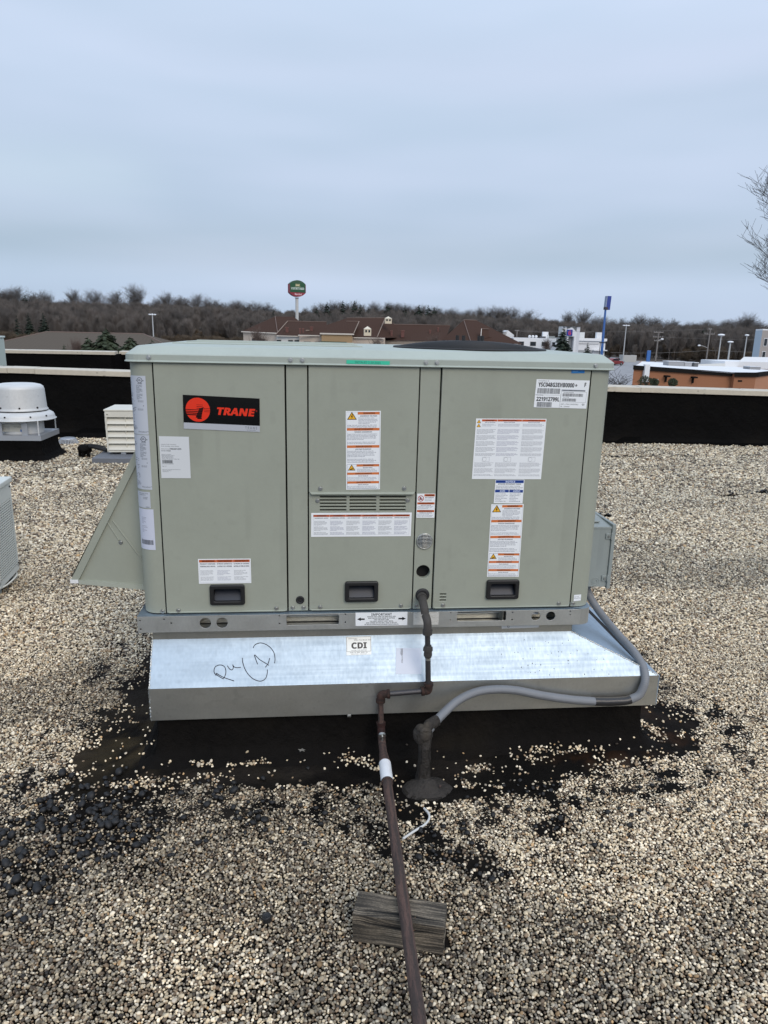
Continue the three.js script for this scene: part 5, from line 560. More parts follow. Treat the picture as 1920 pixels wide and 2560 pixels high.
{ // roof drain
  const t = thing('roof_drain', 'grey slotted dome strainer of a roof drain between fan and louvered unit', 'roof drain', [-3.72, 0, -7.93]); part(t, 'strainer_top', new THREE.LatheGeometry([[0.0001, 0.085], [0.085, 0.085], [0.105, 0.078], [0.108, 0.066]].map((p) => new THREE.Vector2(...p)), 40), M.aluDull); for (let k = 0; k < 36; k++) { const a = k / 36 * Math.PI * 2, c = Math.cos(a), s = Math.sin(a); part(t, 'strainer_bar', rod([0.102 * c, 0.07, 0.102 * s], [0.135 * c, 0.0, 0.135 * s], 0.006, 0.007, 6), M.aluDull); } part(t, 'drain_sump', rod([0, -0.005, 0], [0, 0.004, 0], 0.12, 0.12, 32), M.dark);
}
{ // pipe portal with insulated lines
  const t = thing('pipe_portal', 'black tarred pipe portal with insulated lines running to the louvered unit', 'pipe portal', [-3.16, 0, -6.83]); const g = new THREE.SphereGeometry(0.10, 28, 20); const p = g.attributes.position; for (let i = 0; i < p.count; i++) { const k = 1 + 0.5 * (fbm(p.getX(i) * 16 + 3, p.getY(i) * 16 + p.getZ(i) * 12, 131, 3) - 0.5); p.setXYZ(i, p.getX(i) * k * 0.85, p.getY(i) * k * 0.62 + 0.10, p.getZ(i) * k); } g.computeVertexNormals(); part(t, 'tar_hood', metreUV(g), M.tar);
  for (const [x, z] of [[-0.05, 0.05], [0.0, 0.08], [0.055, 0.05], [-0.03, -0.04]]) part(t, 'pipe_leg', rod([x, -0.01, z], [x, 0.10, z], 0.022, 0.016, 10), M.tar); part(t, 'insulated_line', tube([[0.02, 0.10, 0.0], [0.08, 0.135, 0.02], [0.17, 0.135, 0.06], [0.30, 0.105, 0.10]], 0.026, 30, 12), M.rubber); part(t, 'thin_cable', tube([[0.0, 0.12, 0.02], [0.06, 0.165, 0.04], [0.16, 0.17, 0.08], [0.29, 0.15, 0.11]], 0.008, 30, 8), M.rubber);
}
{ // condensing unit at the left edge
  const P0 = [-2.175, -1.774], P1 = [-2.212, -2.165], t = thing('condensing_unit', 'pale condensing unit with louvred sides cut by the left edge', 'condensing unit', [-2.175, 0, -1.774], Math.atan2(P1[0] - P0[0], P1[1] - P0[1]) - Math.PI); // local: x left-right, -z away
  const Wd = 0.62, D = 0.40, yb = 0.075, yt = 0.655; part(t, 'core', box(-Wd + 0.03, yb + 0.01, -D + 0.03, -0.006, yt - 0.02, -0.03), M.dark); part(t, 'lid', box(-Wd - 0.012, yt, -D - 0.012, 0.012, yt + 0.035, 0.012, 0.008), M.condenser); part(t, 'base_pan', box(-Wd, yb - 0.02, -D, 0, yb + 0.02, 0), M.condenser); for (const [x, z] of [[-0.014, -0.014], [-0.014, -D + 0.014], [-Wd + 0.014, -0.014], [-Wd + 0.014, -D + 0.014]]) part(t, 'corner_post', box(x - 0.014, yb, z - 0.014, x + 0.014, yt, z + 0.014), M.condenser); part(t, 'top_band', box(-0.006, yt - 0.10, -D + 0.028, 0.001, yt, -0.028), M.condenser);
  const slats = []; for (let i = 0; i < 28; i++) { const y = yb + 0.03 + i * 0.0162; slats.push(box(-0.003, y, -D + 0.028, 0.003, y + 0.0078, -0.028)); } for (let k = 1; k < 9; k++) { const z = -0.028 - k * (D - 0.056) / 9; slats.push(box(-0.012, yb + 0.02, z - 0.0035, 0.002, yt - 0.1, z + 0.0035)); } part(t, 'louver_panel', slats, M.condenser).userData.kind = 'stuff'; const fs = []; for (let i = 0; i < 28; i++) { const y = yb + 0.03 + i * 0.0162; fs.push(quads([[[-0.028, y, 0], [-Wd + 0.028, y, 0], [-Wd + 0.028, y + 0.013, -0.014], [-0.028, y + 0.013, -0.014]]])); } part(t, 'louver_panel', fs, M.condenser).userData.kind = 'stuff';
  for (const [y, z] of [[yt - 0.025, -0.05], [yt - 0.025, -D + 0.03], [yb + 0.03, -D + 0.02]]) part(t, 'screw', rod([0.001, y, z], [0.006, y, z], 0.006, 0.005, 8), M.dark); part(t, 'fan_dome', new THREE.SphereGeometry(0.2, 32, 12, 0, 6.283, 0, 0.9).scale(1, 0.35, 1).translate(-0.31, yt + 0.0, -0.2), M.condenser); part(t, 'support_rail', box(-Wd, -0.01, -D + 0.02, -0.02, 0.05, -D + 0.08), M.boxGrey); part(t, 'support_rail', box(-Wd, -0.01, -0.08, -0.02, 0.05, -0.02), M.boxGrey); for (const q of [0]) part(t, 'refrigerant_line', tube([[-0.02, 0.055 - q * 0.018, 0.02], [0.004 + q * 0.008, 0.045 - q * 0.016, -0.1], [0.008 + q * 0.006, 0.04 - q * 0.014, -0.3], [-0.03, 0.03, -0.42]], 0.006, 20, 8), q ? M.rubber : M.cream);
}
{ // the pale unit on the next roof
  const t = thing('distant_rooftop_unit', 'pale green rooftop unit on the next roof, cut off by the left edge', 'rooftop unit', [-7.13, 0, -12]); part(t, 'casing', box(-0.7, 0.1, -0.9, 0.70, 1.355, 0, 0.02), flat(0.50, 0.565, 0.51, 0.5)); part(t, 'lid', box(-0.72, 1.355, -0.92, 0.715, 1.395, 0.02, 0.012), flat(0.55, 0.61, 0.56, 0.5)); part(t, 'stand', box(-0.6, -0.02, -0.8, 0.6, 0.1, -0.1), M.dark);
}

// ---------- land beyond the roof ----------
const GY = -4.4;
{ const g = new THREE.PlaneGeometry(2400, 2400, 1, 1); g.rotateX(-Math.PI / 2); g.translate(0, GY - 0.25, -300); struct('ground', metreUV(g), std(0.14, 0.125, 0.095, 0.95)); }
const tAsph = texOf(256, 256, (u, v) => grey(0.36 + 0.05 * pn(u, v, 6, 140) + 0.05 * pn(u, v, 60, 141)));
{ const lot = (x0, z0, x1, z1, y) => metreUV(new THREE.PlaneGeometry(x1 - x0, z1 - z0, 1, 1).rotateX(-Math.PI / 2).translate((x0 + x1) / 2, y, (z0 + z1) / 2)); struct('parking_lot', lot(-40, -176, 130, -24, GY), std(1.9, 1.9, 1.95, 0.9, 0, { map: rep(tAsph, 9) })); }
const SKY = [[-60, 0.037], [-21.7, 0.0394], [-20.9, 0.0386], [-19, 0.034], [-17.5, 0.027], [-17.1, 0.0357], [-15.5, 0.0383], [-14.2, 0.0382], [-12.8, 0.0405], [-12.1, 0.0302], [-10.6, 0.0385], [-8.4, 0.0383], [-6.6, 0.0343], [-5.3, 0.0349], [-3.6, 0.0333], [-2.4, 0.0241], [-1.5, 0.026], [0.3, 0.0351], [1.4, 0.0381], [3.3, 0.0389], [4.4, 0.0332], [4.9, 0.0381], [8.8, 0.0364], [10.2, 0.0323], [13, 0.0306], [14.8, 0.0337], [16.7, 0.0312], [17.4, 0.0222], [18.8, 0.0227], [19.7, 0.027], [20.8, 0.0283], [21.8, 0.0236], [23.2, 0.024], [25, 0.0254], [26.5, 0.0239], [28.4, 0.021], [30.7, 0.0235], [31.9, 0.0270], [32.7, 0.023], [70, 0.024]];
const skyline = (a) => { for (let i = 1; i < SKY.length; i++) if (a <= SKY[i][0]) { const [a0, e0] = SKY[i - 1], [a1, e1] = SKY[i]; return lerp(e0, e1, (a - a0) / (a1 - a0)); } return 0.024; };
const skySmooth = (a) => { let s = 0; for (let k = -3; k <= 3; k++) s += skyline(a + k * 1.2); return s / 7; };
const RIDGE = 380, START = 182;
const polar = (a, D) => [-0.242 + D * Math.sin(a * Math.PI / 180), 2.62 - D * Math.cos(a * Math.PI / 180)];
const hillY = (a, D) => lerp(GY - 0.1, 1.67 + skySmooth(a) * RIDGE - 12.2, smooth(START - 10, RIDGE, D)) + (D > RIDGE ? -(D - RIDGE) * 0.012 : 0) + 1.0 * (fbm(a * 0.6 + 50, D * 0.02, 150, 2) - 0.5) * smooth(START, START + 60, D);
{
  const na = 150, nd = 24, pos = [], idx = []; for (let j = 0; j <= nd; j++) for (let i = 0; i <= na; i++) { const a = lerp(-55, 65, i / na), D = lerp(START - 14, 640, Math.pow(j / nd, 1.3)), [x, z] = polar(a, D); pos.push(x, hillY(a, D), z); }
  for (let j = 0; j < nd; j++) for (let i = 0; i < na; i++) { const a = j * (na + 1) + i, b = a + 1, c = a + na + 1; idx.push(a, b, c, b, c + 1, c); }
  const g = new THREE.BufferGeometry(); g.setAttribute('position', new THREE.Float32BufferAttribute(pos, 3)); g.setIndex(idx); g.computeVertexNormals(); struct('hills', metreUV(g), std(0.090, 0.072, 0.057, 0.95));
}
// bare winter trees: tapered trunk and limbs, then fine twigs
function bareTree(seed, H, o = {}) {
  const R = rngOf(seed), P = [], N = []; const { trunk = 0.3, spread = 0.55, levels = 4, up = 0.55, kids = 5, rad = 0.016, sides = 3, droop = 0, minR = 0.012, firstLen = 0.5 } = o;
  const up3 = V(0, 1, 0), seg = (A, B, r0, r1) => { const d = B.clone().sub(A).normalize(), s = Math.abs(d.y) > 0.9 ? V(1, 0, 0) : up3, u = d.clone().cross(s).normalize(), w = d.clone().cross(u); for (let i = 0; i < sides; i++) { const a0 = i / sides * 6.2832, a1 = (i + 1) / sides * 6.2832; const n0 = u.clone().multiplyScalar(Math.cos(a0)).addScaledVector(w, Math.sin(a0)), n1 = u.clone().multiplyScalar(Math.cos(a1)).addScaledVector(w, Math.sin(a1)); const p = [A.clone().addScaledVector(n0, r0), A.clone().addScaledVector(n1, r0), B.clone().addScaledVector(n1, r1), B.clone().addScaledVector(n0, r1)]; for (const k of [0, 1, 2, 0, 2, 3]) { P.push(p[k].x, p[k].y, p[k].z); const n = (k === 0 || k === 3) ? n0 : n1; N.push(n.x, n.y, n.z); } } };
  const grow = (A, dir, L, r, lev) => { const n = lev === 0 ? 5 : lev === 1 ? 4 : 3; let p = A.clone(), d = dir.clone(), rr = r; for (let i = 0; i < n; i++) { const w = lev === 0 ? 0.10 : 0.30; d.add(V((R() - 0.5) * w, (lev ? up * 0.12 : 0.05) - droop * lev * 0.05, (R() - 0.5) * w)).normalize(); const q = p.clone().addScaledVector(d, L / n), r1 = Math.max(minR, rr * (lev === 0 ? 0.80 : 0.72)); seg(p, q, rr, r1); const t0 = (i + 1) / n; if (lev < levels && (lev > 0 || t0 > trunk)) { const c = lev === 0 ? Math.round(kids * 0.9) : Math.max(2, Math.round(kids * 0.55)); for (let k = 0; k < c; k++) { const a = R() * 6.2832, s = spread * (0.65 + 0.7 * R()) * (lev === 0 ? lerp(1.25, 0.6, t0) : 1.0), side = V(Math.cos(a), 0.15 + R() * 0.3, Math.sin(a)); const nd = d.clone().multiplyScalar(1 - s * 0.5).addScaledVector(side, s).normalize(); grow(p.clone().lerp(q, R()), nd, L * (lev === 0 ? firstLen * lerp(1.05, 0.62, t0) : 0.52 + 0.2 * R()), r1 * (lev === 0 ? 0.55 : 0.62), lev + 1); } } p = q; rr = r1; } };
  grow(V(0, 0, 0), V(0, 1, 0), H * 0.84, H * rad, 0);
  let top = 0; for (let i = 1; i < P.length; i += 3) top = Math.max(top, P[i]); const g = new THREE.BufferGeometry(); g.setAttribute('position', new THREE.Float32BufferAttribute(P, 3)); g.setAttribute('normal', new THREE.Float32BufferAttribute(N, 3)); g.scale(H / top, H / top, H / top); return g;
}
function needles(seed, H, o = {}) {   // conifer: drooping tiers of sprays
  const R = rngOf(seed), P = [], { width = 0.28, tiers = 22, base = 0.08, gap = 0, sprays = 11 } = o; const tri = (a, b, c) => P.push(...a, ...b, ...c);
  for (let t = 0; t < tiers; t++) { const u = t / (tiers - 1), r0 = H * width * Math.pow(1 - u, 0.85) + H * 0.012; const n = Math.max(4, Math.round(sprays * (0.5 + (1 - u)))); for (let k = 0; k < n; k++) { if (R() < gap) continue; const y = H * Math.min(0.985, lerp(base, 0.985, u) + (R() - 0.5) * 1.3 / tiers), a = (k + R()) / n * 6.2832, L = r0 * (0.62 + 0.5 * R()), c = Math.cos(a), s = Math.sin(a), dy = -L * (0.18 + 0.25 * R()), m = 6; for (let i = 0; i < m; i++) { const f = (i + 0.3) / m, f2 = Math.min(1, f + 0.42), w = L * 0.20 * (1.15 - f) + 0.02 * H * 0.3, j = () => (R() - 0.5) * w * 0.9; const A = [c * L * f, y + dy * f * f, s * L * f], B = [c * L * f2 - s * w + j(), y + dy * f2 - w * 0.25 + j(), s * L * f2 + c * w + j()], C = [c * L * f2 + s * w + j(), y + dy * f2 - w * 0.25 + j(), s * L * f2 - c * w + j()], Dn = [c * L * f2 + j(), y + dy * f2 - w * 0.9, s * L * f2 + j()]; tri(A, B, C); tri(A, B, Dn); tri(A, C, Dn); } } }
  const g = new THREE.BufferGeometry(); g.setAttribute('position', new THREE.Float32BufferAttribute(P, 3)); g.computeVertexNormals(); return g;
}
const bark = std(0.128, 0.115, 0.106, 0.95), barkPale = std(0.17, 0.15, 0.135, 0.95), barkDark = std(0.045, 0.039, 0.034, 0.95), green = [std(0.022, 0.034, 0.022, 0.9), std(0.040, 0.055, 0.028, 0.9), std(0.030, 0.048, 0.028, 0.9)];
const woodsKinds = [0, 1, 2, 3, 4].map((k) => bareTree(200 + k * 7, 12, { spread: [0.5, 0.62, 0.42, 0.5, 0.55][k], kids: 5, levels: 3, trunk: [0.35, 0.42, 0.45, 0.3, 0.4][k], rad: 0.013, minR: 0.016, firstLen: 0.46, up: 1.1 }));
{
  const R = rngOf(31), lists = [[], [], [], [], []]; const q = new THREE.Quaternion(), m = new THREE.Matrix4(), col = new THREE.Color();
  for (let i = 0; i < 5200; i++) { const D = START + (RIDGE - 5 - START) * Math.pow(R(), 0.72), a = -27 + 66 * R(), [x, z] = polar(a, D); if (x > 40 && D < 200 && x < 95 && z > -190) continue; const near = smooth(START + 40, START, D); const rim = smooth(RIDGE - 90, RIDGE - 40, D);  const h = (0.72 + 0.4 * R()) * lerp(1, 0.62, near) * (1 - rim * (0.26 + 0.30 * R())) * (R() < 0.12 ? 0.6 : 1) * (skyline(a) / skySmooth(a) > 0 ? lerp(1, Math.min(1.18, Math.max(0.6, skyline(a) / skySmooth(a))), smooth(RIDGE - 60, RIDGE - 10, D)) : 1); const most = (1.67 + skySmooth(a) * (0.50 + 0.475 * (D - START) / (RIDGE - START)) * D - hillY(a, D)) / 12; lists[(R() * 5) | 0].push([x, hillY(a, D) - 0.2, z, Math.max(0.25, Math.min(h, most * (0.84 + 0.2 * R()))), R() * 6.28, 0.75 + 0.5 * R(), R()]); }
  lists.forEach((L, k) => { const im = new THREE.InstancedMesh(woodsKinds[k], k % 2 ? bark : std(0.140, 0.124, 0.114, 0.95), L.length); im.name = numbered('woods'); im.userData = { kind: 'stuff', label: 'far leafless woods covering the hills along the horizon', category: 'woods' }; im.castShadow = im.receiveShadow = true; L.forEach(([x, y, z, h, r, w, t], i) => { q.setFromAxisAngle(V(0, 1, 0), r); m.compose(V(x, y, z), q, V(h * w * 1.05, h, h * w * 1.05)); im.setMatrixAt(i, m); im.setColorAt(i, col.setRGB(0.7 + 0.7 * t, 0.7 + 0.66 * t, 0.7 + 0.6 * t)); }); scene.add(im); });
  // undergrowth along the foot of the woods
  const bush = bareTree(400, 3, { spread: 0.8, kids: 6, levels: 3, trunk: 0.0, rad: 0.010, minR: 0.014, firstLen: 0.7 }), B = []; for (let i = 0; i < 1600; i++) { const D = START - 12 + 120 * R() * R(), a = -27 + 66 * R(), [x, z] = polar(a, D); if (x > 45 && x < 95 && z > -185) continue; B.push([x, hillY(a, D) - 0.1, z, 0.7 + 0.8 * R(), R() * 6.28, R()]); }
  const im = new THREE.InstancedMesh(bush, std(0.12, 0.092, 0.066, 0.95), B.length); im.name = 'undergrowth'; im.userData = { kind: 'stuff', label: 'brown leafless undergrowth along the foot of the woods', category: 'undergrowth' }; B.forEach(([x, y, z, h, r, t], i) => { q.setFromAxisAngle(V(0, 1, 0), r); m.compose(V(x, y, z), q, V(h, h, h)); im.setMatrixAt(i, m); im.setColorAt(i, col.setRGB(0.7 + 0.6 * t, 0.7 + 0.55 * t, 0.7 + 0.45 * t)); }); scene.add(im);
}
// single trees that stand out along the skyline
const ridgeKinds = [0, 1, 2].map((k) => bareTree(300 + k * 11, 15, { spread: [0.72, 0.6, 0.5][k], kids: 5, levels: 3, trunk: [0.35, 0.42, 0.3][k], rad: 0.013, minR: 0.017, firstLen: 0.66, up: 0.6 }));
function standingTree(kind, a, D, H, label, name = 'bare_tree', mat = bark, y) {
  const [x, z] = polar(a, D), t = thing(name, label, 'tree', [x, y ?? hillY(a, D) - 0.2, z], a); const s = H / 14.2; t.scale.set(s * 1.45, s, s * 1.45); const g = ridgeKinds[kind]; part(t, 'trunk', rod([0, 0, 0], [0, 2.4, 0], 0.26, 0.21, 8), mat); part(t, 'crown', g, mat); return t;
}
standingTree(1, -12.75, 372, 16.6, 'tall narrow bare tree standing above the ridge, just left of the tall light pole'); standingTree(0, -14.3, 374, 14.6, 'broad vase-shaped bare tree on the ridge above the grey hipped roof'); standingTree(0, -15.6, 376, 14.8, 'bare tree on the ridge beside the broad vase-shaped one'); standingTree(2, -17.0, 372, 14.0, 'bare tree at the edge of a dip in the ridge, far left'); standingTree(1, -18.8, 378, 13.2, 'lone bare crown on the ridge left of the dip'); standingTree(0, -20.7, 372, 14.2, 'wide bare tree at the far left end of the ridge'); standingTree(2, -10.6, 372, 14.4, 'bare tree on the ridge right of the tall light pole'); standingTree(0, -8.5, 375, 14.4, 'bare tree on the ridge halfway between light pole and hotel sign');
standingTree(0, 14.4, 372, 14.2, 'leftmost of the row of round bare crowns right of the hotel'); standingTree(0, 15.5, 373, 14.3, 'middle of the row of round bare crowns right of the hotel'); standingTree(0, 16.6, 372, 13.6, 'rightmost of the row of round bare crowns right of the hotel'); standingTree(2, 12.9, 374, 13.2, 'thin bare tree on the ridge before the row of round crowns'); standingTree(1, 20.6, 372, 15.0, 'bare tree on the ridge behind the blue pole sign'); standingTree(2, 19.6, 374, 14.0, 'bare tree on the ridge above the white motel portal'); standingTree(1, 24.9, 372, 13.4, 'bare tree on the ridge above the leftmost parking light pole'); standingTree(1, 31.9, 300, 13.4, 'tall slim bare tree at the right, left of the pale blue house'); standingTree(0, 30.6, 320, 11.6, 'spreading bare tree behind the parking lights at the right');
{ // more crowns of much the same look along the ridge
  const R = rngOf(55), taken_ = [-12.75, -14.3, -15.6, -17, -18.8, -20.7, -10.6, -8.5, 14.4, 15.5, 16.6, 12.9, 20.6, 19.6, 24.9];
  for (let a = -24; a < 36; a += 0.40 + 0.40 * R()) { if (taken_.some((b) => Math.abs(a - b) < 0.45)) continue; const D = 366 + 12 * R(); const top = 1.67 + skyline(a) * D, H = Math.max(7, Math.min(15, top - hillY(a, D) + 0.2)) * (0.90 + 0.13 * R()); const t = standingTree((R() * 3) | 0, a, D, H, 'one of many small bare crowns standing along the far ridge', 'bare_tree', bark); t.userData.group = 'bare trees along the ridge'; }
}
function conifer(seed, x, y, z, H, o, m, label, name = 'spruce_tree') { const t = thing(name, label, 'conifer', [x, y, z]); part(t, 'trunk', rod([0, 0, 0], [0, H * 0.95, 0], H * 0.018, H * 0.004, 6), barkDark); part(t, 'crown', needles(seed, H, o), green[m]); return t; }
conifer(501, -61.6, GY, -165, 8.1, { width: 0.24, tiers: 20 }, 0, 'dark spruce before the woods, left one of the far left pair'); conifer(502, -58.3, GY, -164.5, 8.3, { width: 0.26, tiers: 20 }, 0, 'dark spruce before the woods, right one of the far left pair'); conifer(503, -64.8, GY, -167, 7.7, { width: 0.22, tiers: 18, gap: 0.25 }, 0, 'thin dark spruce at the far left, beyond the pair');
conifer(504, -20.5, GY, -72.4, 5.75, { width: 0.80, tiers: 26, gap: 0.08, sprays: 20 }, 1, 'tallest green pine in front of the grey hipped roof', 'pine_tree'); conifer(505, -22.2, GY, -72.2, 4.9, { width: 0.75, tiers: 24, gap: 0.25, sprays: 18 }, 1, 'smaller pine left of the tallest one by the hipped roof', 'pine_tree'); conifer(506, -18.1, GY, -72, 5.0, { width: 0.9, tiers: 24, gap: 0.12, sprays: 20 }, 1, 'bushy pine right of the tallest one by the hipped roof', 'pine_tree'); conifer(507, -16.15, GY, -72.4, 4.75, { width: 0.55, tiers: 20, gap: 0.1, sprays: 16 }, 1, 'small pine top beside the corner of the rooftop unit', 'pine_tree'); conifer(508, -25.1, GY, -74, 4.05, { width: 0.5, tiers: 18, gap: 0.2, sprays: 14 }, 1, 'pine tip just showing over the parapet, at the left', 'pine_tree');
conifer(509, 52.4, GY, -147.4, 8.0, { width: 0.40, tiers: 19, gap: 0.22, sprays: 13 }, 0, 'dark open spruce in front of the motel portal'); conifer(510, 57.95, GY, -147.4, 4.7, { width: 0.38, tiers: 15, gap: 0.1 }, 0, 'small dark spruce in front of the right motel wing');
{ const pines = [[-2.9, 330, 10.6, 0.2], [2.4, 345, 14.0, 0.22], [3.3, 345, 14.2, 0.22], [3.75, 350, 13.6, 0.2], [1.2, 345, 14.2, 0.3], [0.4, 348, 13.2, 0.25], [4.4, 352, 12, 0.25], [5.9, 355, 12.4, 0.3], [7.2, 352, 12.6, 0.26], [8.3, 352, 13.3, 0.3], [9.0, 352, 14.2, 0.32], [9.5, 354, 13.4, 0.3], [-20.2, 350, 12.5, 0.3], [29.2, 300, 10.0, 0.35], [29.6, 300, 10.6, 0.35]]; const where = ['dark pine just left of the hotel sign pole', 'upright pine right of the hotel sign, in the middle of the clump', 'tall pine above the front gable of the hotel', 'pine crowded against the tall one above the hotel', 'ragged pine at the left end of the clump right of the hotel sign', 'low pine close by the hotel sign pole, on its right', 'pine at the right end of the clump right of the hotel sign', 'pine behind the left roof turret of the hotel', 'pine just left of the higher roof turret', 'left pine of the group beyond the higher roof turret', 'tallest pine of the group beyond the higher roof turret', 'right pine of the group beyond the higher roof turret', 'dark pine on the ridge at the far left', 'left one of two dark pines in the woods behind the parking lights', 'right one of two dark pines in the woods behind the parking lights'];
  pines.forEach(([a, D0, H0, w], i) => { const D = D0 - 62, [x, z] = polar(a, D), y = hillY(a, D) - 0.2, H = (i < 13 ? 1.67 + (skyline(a) - [0.004, 0, 0, 0.001, 0.001, 0.006, 0.003, 0.002, 0.003, 0, 0, 0.001, 0.004][i]) * D : 1.67 + 0.0135 * D) - y; conifer(600 + i, x, y, z, H, { width: w * 1.0, tiers: 17, gap: 0.2, base: 0.3, sprays: 10 }, 0, where[i], 'pine_tree'); }); }

// ---------- buildings ----------
const roofBrown = std(0.052, 0.032, 0.024, 0.95, 0, { specularIntensity: 0.15, map: rep(tAsph, 0.4), color: new THREE.Color().setRGB(0.42, 0.245, 0.185) }), trimBrown = flat(0.16, 0.11, 0.09), stuccoPink = flat(0.50, 0.42, 0.345), stuccoTan = flat(0.34, 0.23, 0.125), cornice = flat(0.55, 0.50, 0.44), glass = std(0.02, 0.025, 0.03, 0.15), white = flat(0.72, 0.73, 0.74, 0.6), offWhite = flat(0.60, 0.61, 0.60, 0.7);
function slab(pts, drop) { return quads(pts.map((p, i) => { const q = pts[(i + 1) % pts.length]; return [p, q, [q[0], q[1] - drop, q[2]], [p[0], p[1] - drop, p[2]]]; })); }   // walls under an eaves outline
const hipG = (x0, z0, x1, z1, ye, yr, ra, rb, o = 0.5) => { const zm = (z0 + z1) / 2, E = [[x0 - o, ye, z1 + o], [x1 + o, ye, z1 + o], [x1 + o, ye, z0 - o], [x0 - o, ye, z0 - o]], A = [ra, yr, zm], B = [rb, yr, zm]; return quads([[E[0], E[1], B, A], [E[1], E[2], B], [E[2], E[3], A, B], [E[3], E[0], A], [E[0], E[1], E[2], E[3]]]); };
const ridgeCap = (a, b, r = 0.07) => rod(a, b, r, r, 5);
{ // grey hipped roof, left
  const t = thing('hipped_building', 'low building with a broad grey-brown hipped roof, left of the rooftop unit', 'building', [-27, GY, -90]); const s = (g) => g.translate(27, -GY, 90); part(t, 'wall', s(box(-37.2, GY, -97.2, -15.4, -1.3, -82.8)), stuccoPink); part(t, 'hip_roof', s(hipG(-37.4, -97.4, -15.2, -82.6, -1.36, 0.62, -32.2, -20.8, 0.6)), std(0.74, 0.62, 0.50, 0.95, 0, { specularIntensity: 0.15, map: rep(tAsph, 0.5) })); part(t, 'ridge_cap', s(ridgeCap([-32.2, 0.62, -90], [-20.8, 0.62, -90])), trimBrown); part(t, 'hip_cap', s(ridgeCap([-38, -1.36, -82], [-32.2, 0.62, -90])), trimBrown); part(t, 'hip_cap', s(ridgeCap([-14.6, -1.36, -82], [-20.8, 0.62, -90])), trimBrown);
}
{ // hotel
  const t = thing('hotel_building', 'brown-roofed hotel with pinkish walls behind the rooftop unit', 'building', [8, GY, -114]); const s = (g) => g.translate(-8, -GY, 114); const W = (n, pts, d, m, l) => part(t, n, s(slab(pts, d)), m, l), Rf = (faces, l) => part(t, 'roof_section', s(quads(faces)), roofBrown, l);
  // left wing
  Rf([[[-11.3, 1.02, -115.6], [-5.4, 0.92, -110.6], [-6.15, 3.52, -119]], [[-5.4, 0.92, -110.6], [0.5, 0.92, -117], [-3.21, 3.57, -121], [-6.15, 3.52, -119]], [[-11.3, 1.02, -115.6], [-6.15, 3.52, -119], [-3.21, 3.57, -121], [-6, 1.0, -128]]], 'left wing roof'); W('wall', [[-11.05, 1.03, -115.8], [-5.5, 0.94, -110.9], [-1, 0.94, -116]], 5.4, stuccoPink, 'left wing wall');
  part(t, 'eaves_trim', s(quads([[[-11.35, 1.08, -115.5], [-5.35, 0.98, -110.5], [-5.35, 0.84, -110.45], [-11.35, 0.94, -115.45]]])), cornice);
  // link roof
  Rf([[[-5.55, 0.70, -107.9], [-1.2, 0.60, -107.4], [2.3, 0.66, -108.2], [2.1, 2.76, -115], [-4.0, 2.74, -115]], [[-5.55, 0.70, -107.9], [-4.0, 2.74, -115], [-6.0, 0.72, -114]]], 'link roof'); W('wall', [[-5.45, 0.68, -108.1], [-1.0, 0.58, -107.7], [2.0, 0.62, -108.4]], 5.1, offWhite, 'pale link wall');
  // centre block
  Rf([[[-2.2, 0.86, -105.8], [1.3, 0.80, -105.2], [6.0, 0.76, -105.1], [9.33, 0.63, -104.9], [11.31, 3.57, -113], [5.2, 3.4, -113]], [[-2.2, 0.86, -105.8], [5.2, 3.4, -113], [-1.0, 0.9, -114]], [[9.33, 0.63, -104.9], [10.6, 0.63, -105.4], [16.0, 0.7, -114], [11.31, 3.57, -113]]], 'central roof'); W('wall', [[-2.05, 0.83, -106], [1.2, 0.77, -105.4], [9.6, 0.62, -105.1], [10.6, 0.62, -105.6]], 5.1, stuccoPink, 'central wall');
  Rf([[[1.0, 1.16, -103.9], [5.85, 1.16, -103.9], [6.92, 2.89, -109], [5.02, 2.85, -109]], [[1.0, 1.16, -103.9], [5.02, 2.85, -109], [1.2, 1.16, -108]], [[5.85, 1.16, -103.9], [6.3, 1.16, -108], [6.92, 2.89, -109]]], 'front gable roof'); W('front_bay', [[1.2, 1.10, -106], [1.2, 1.10, -104.1], [5.65, 1.10, -104.1], [5.65, 1.10, -106]], 5.5, stuccoTan, 'tan front bay'); part(t, 'eaves_trim', s(box(0.95, 0.95, -104.3, 5.9, 1.15, -103.85)), cornice); part(t, 'awning', s(quads([[[1.1, -0.02, -104.08], [4.8, -0.05, -104.08], [4.9, -0.24, -103.3], [1.0, -0.22, -103.3]]])), flat(0.045, 0.075, 0.05));
  part(t, 'eaves_trim', s(box(-2.2, 0.66, -105.5, 1.05, 0.80, -105.2)), cornice); part(t, 'eaves_trim', s(box(5.9, 0.50, -105.2, 10.5, 0.64, -104.85)), cornice); part(t, 'eaves_trim', s(box(-5.4, 0.50, -107.9, -2.2, 0.62, -107.5)), cornice);
  // right wing and end block
  Rf([[[10.2, 0.20, -108], [19.9, 0.40, -107], [21.94, 2.68, -114], [12.3, 2.64, -114]]], 'right wing roof'); W('wall', [[10.3, 0.18, -108.2], [19.8, 0.38, -107.2]], 4.7, stuccoPink, 'right wing wall');
  Rf([[[19.4, 0.47, -107.2], [23.12, 0.45, -104], [23.64, 3.57, -112]], [[23.12, 0.45, -104], [33.0, 0.05, -110], [26.0, 3.55, -113], [23.64, 3.57, -112]], [[33.0, 0.05, -110], [30, 0.1, -122], [26.0, 3.55, -113]], [[19.4, 0.47, -107.2], [23.64, 3.57, -112], [26, 3.55, -113], [30, 0.1, -122], [18, 0.4, -118]]], 'end block roof'); W('wall', [[19.7, 0.45, -107.3], [23.1, 0.42, -104.4], [32.6, 0.04, -110.1], [29, 0.1, -121]], 4.8, stuccoPink, 'end block wall');
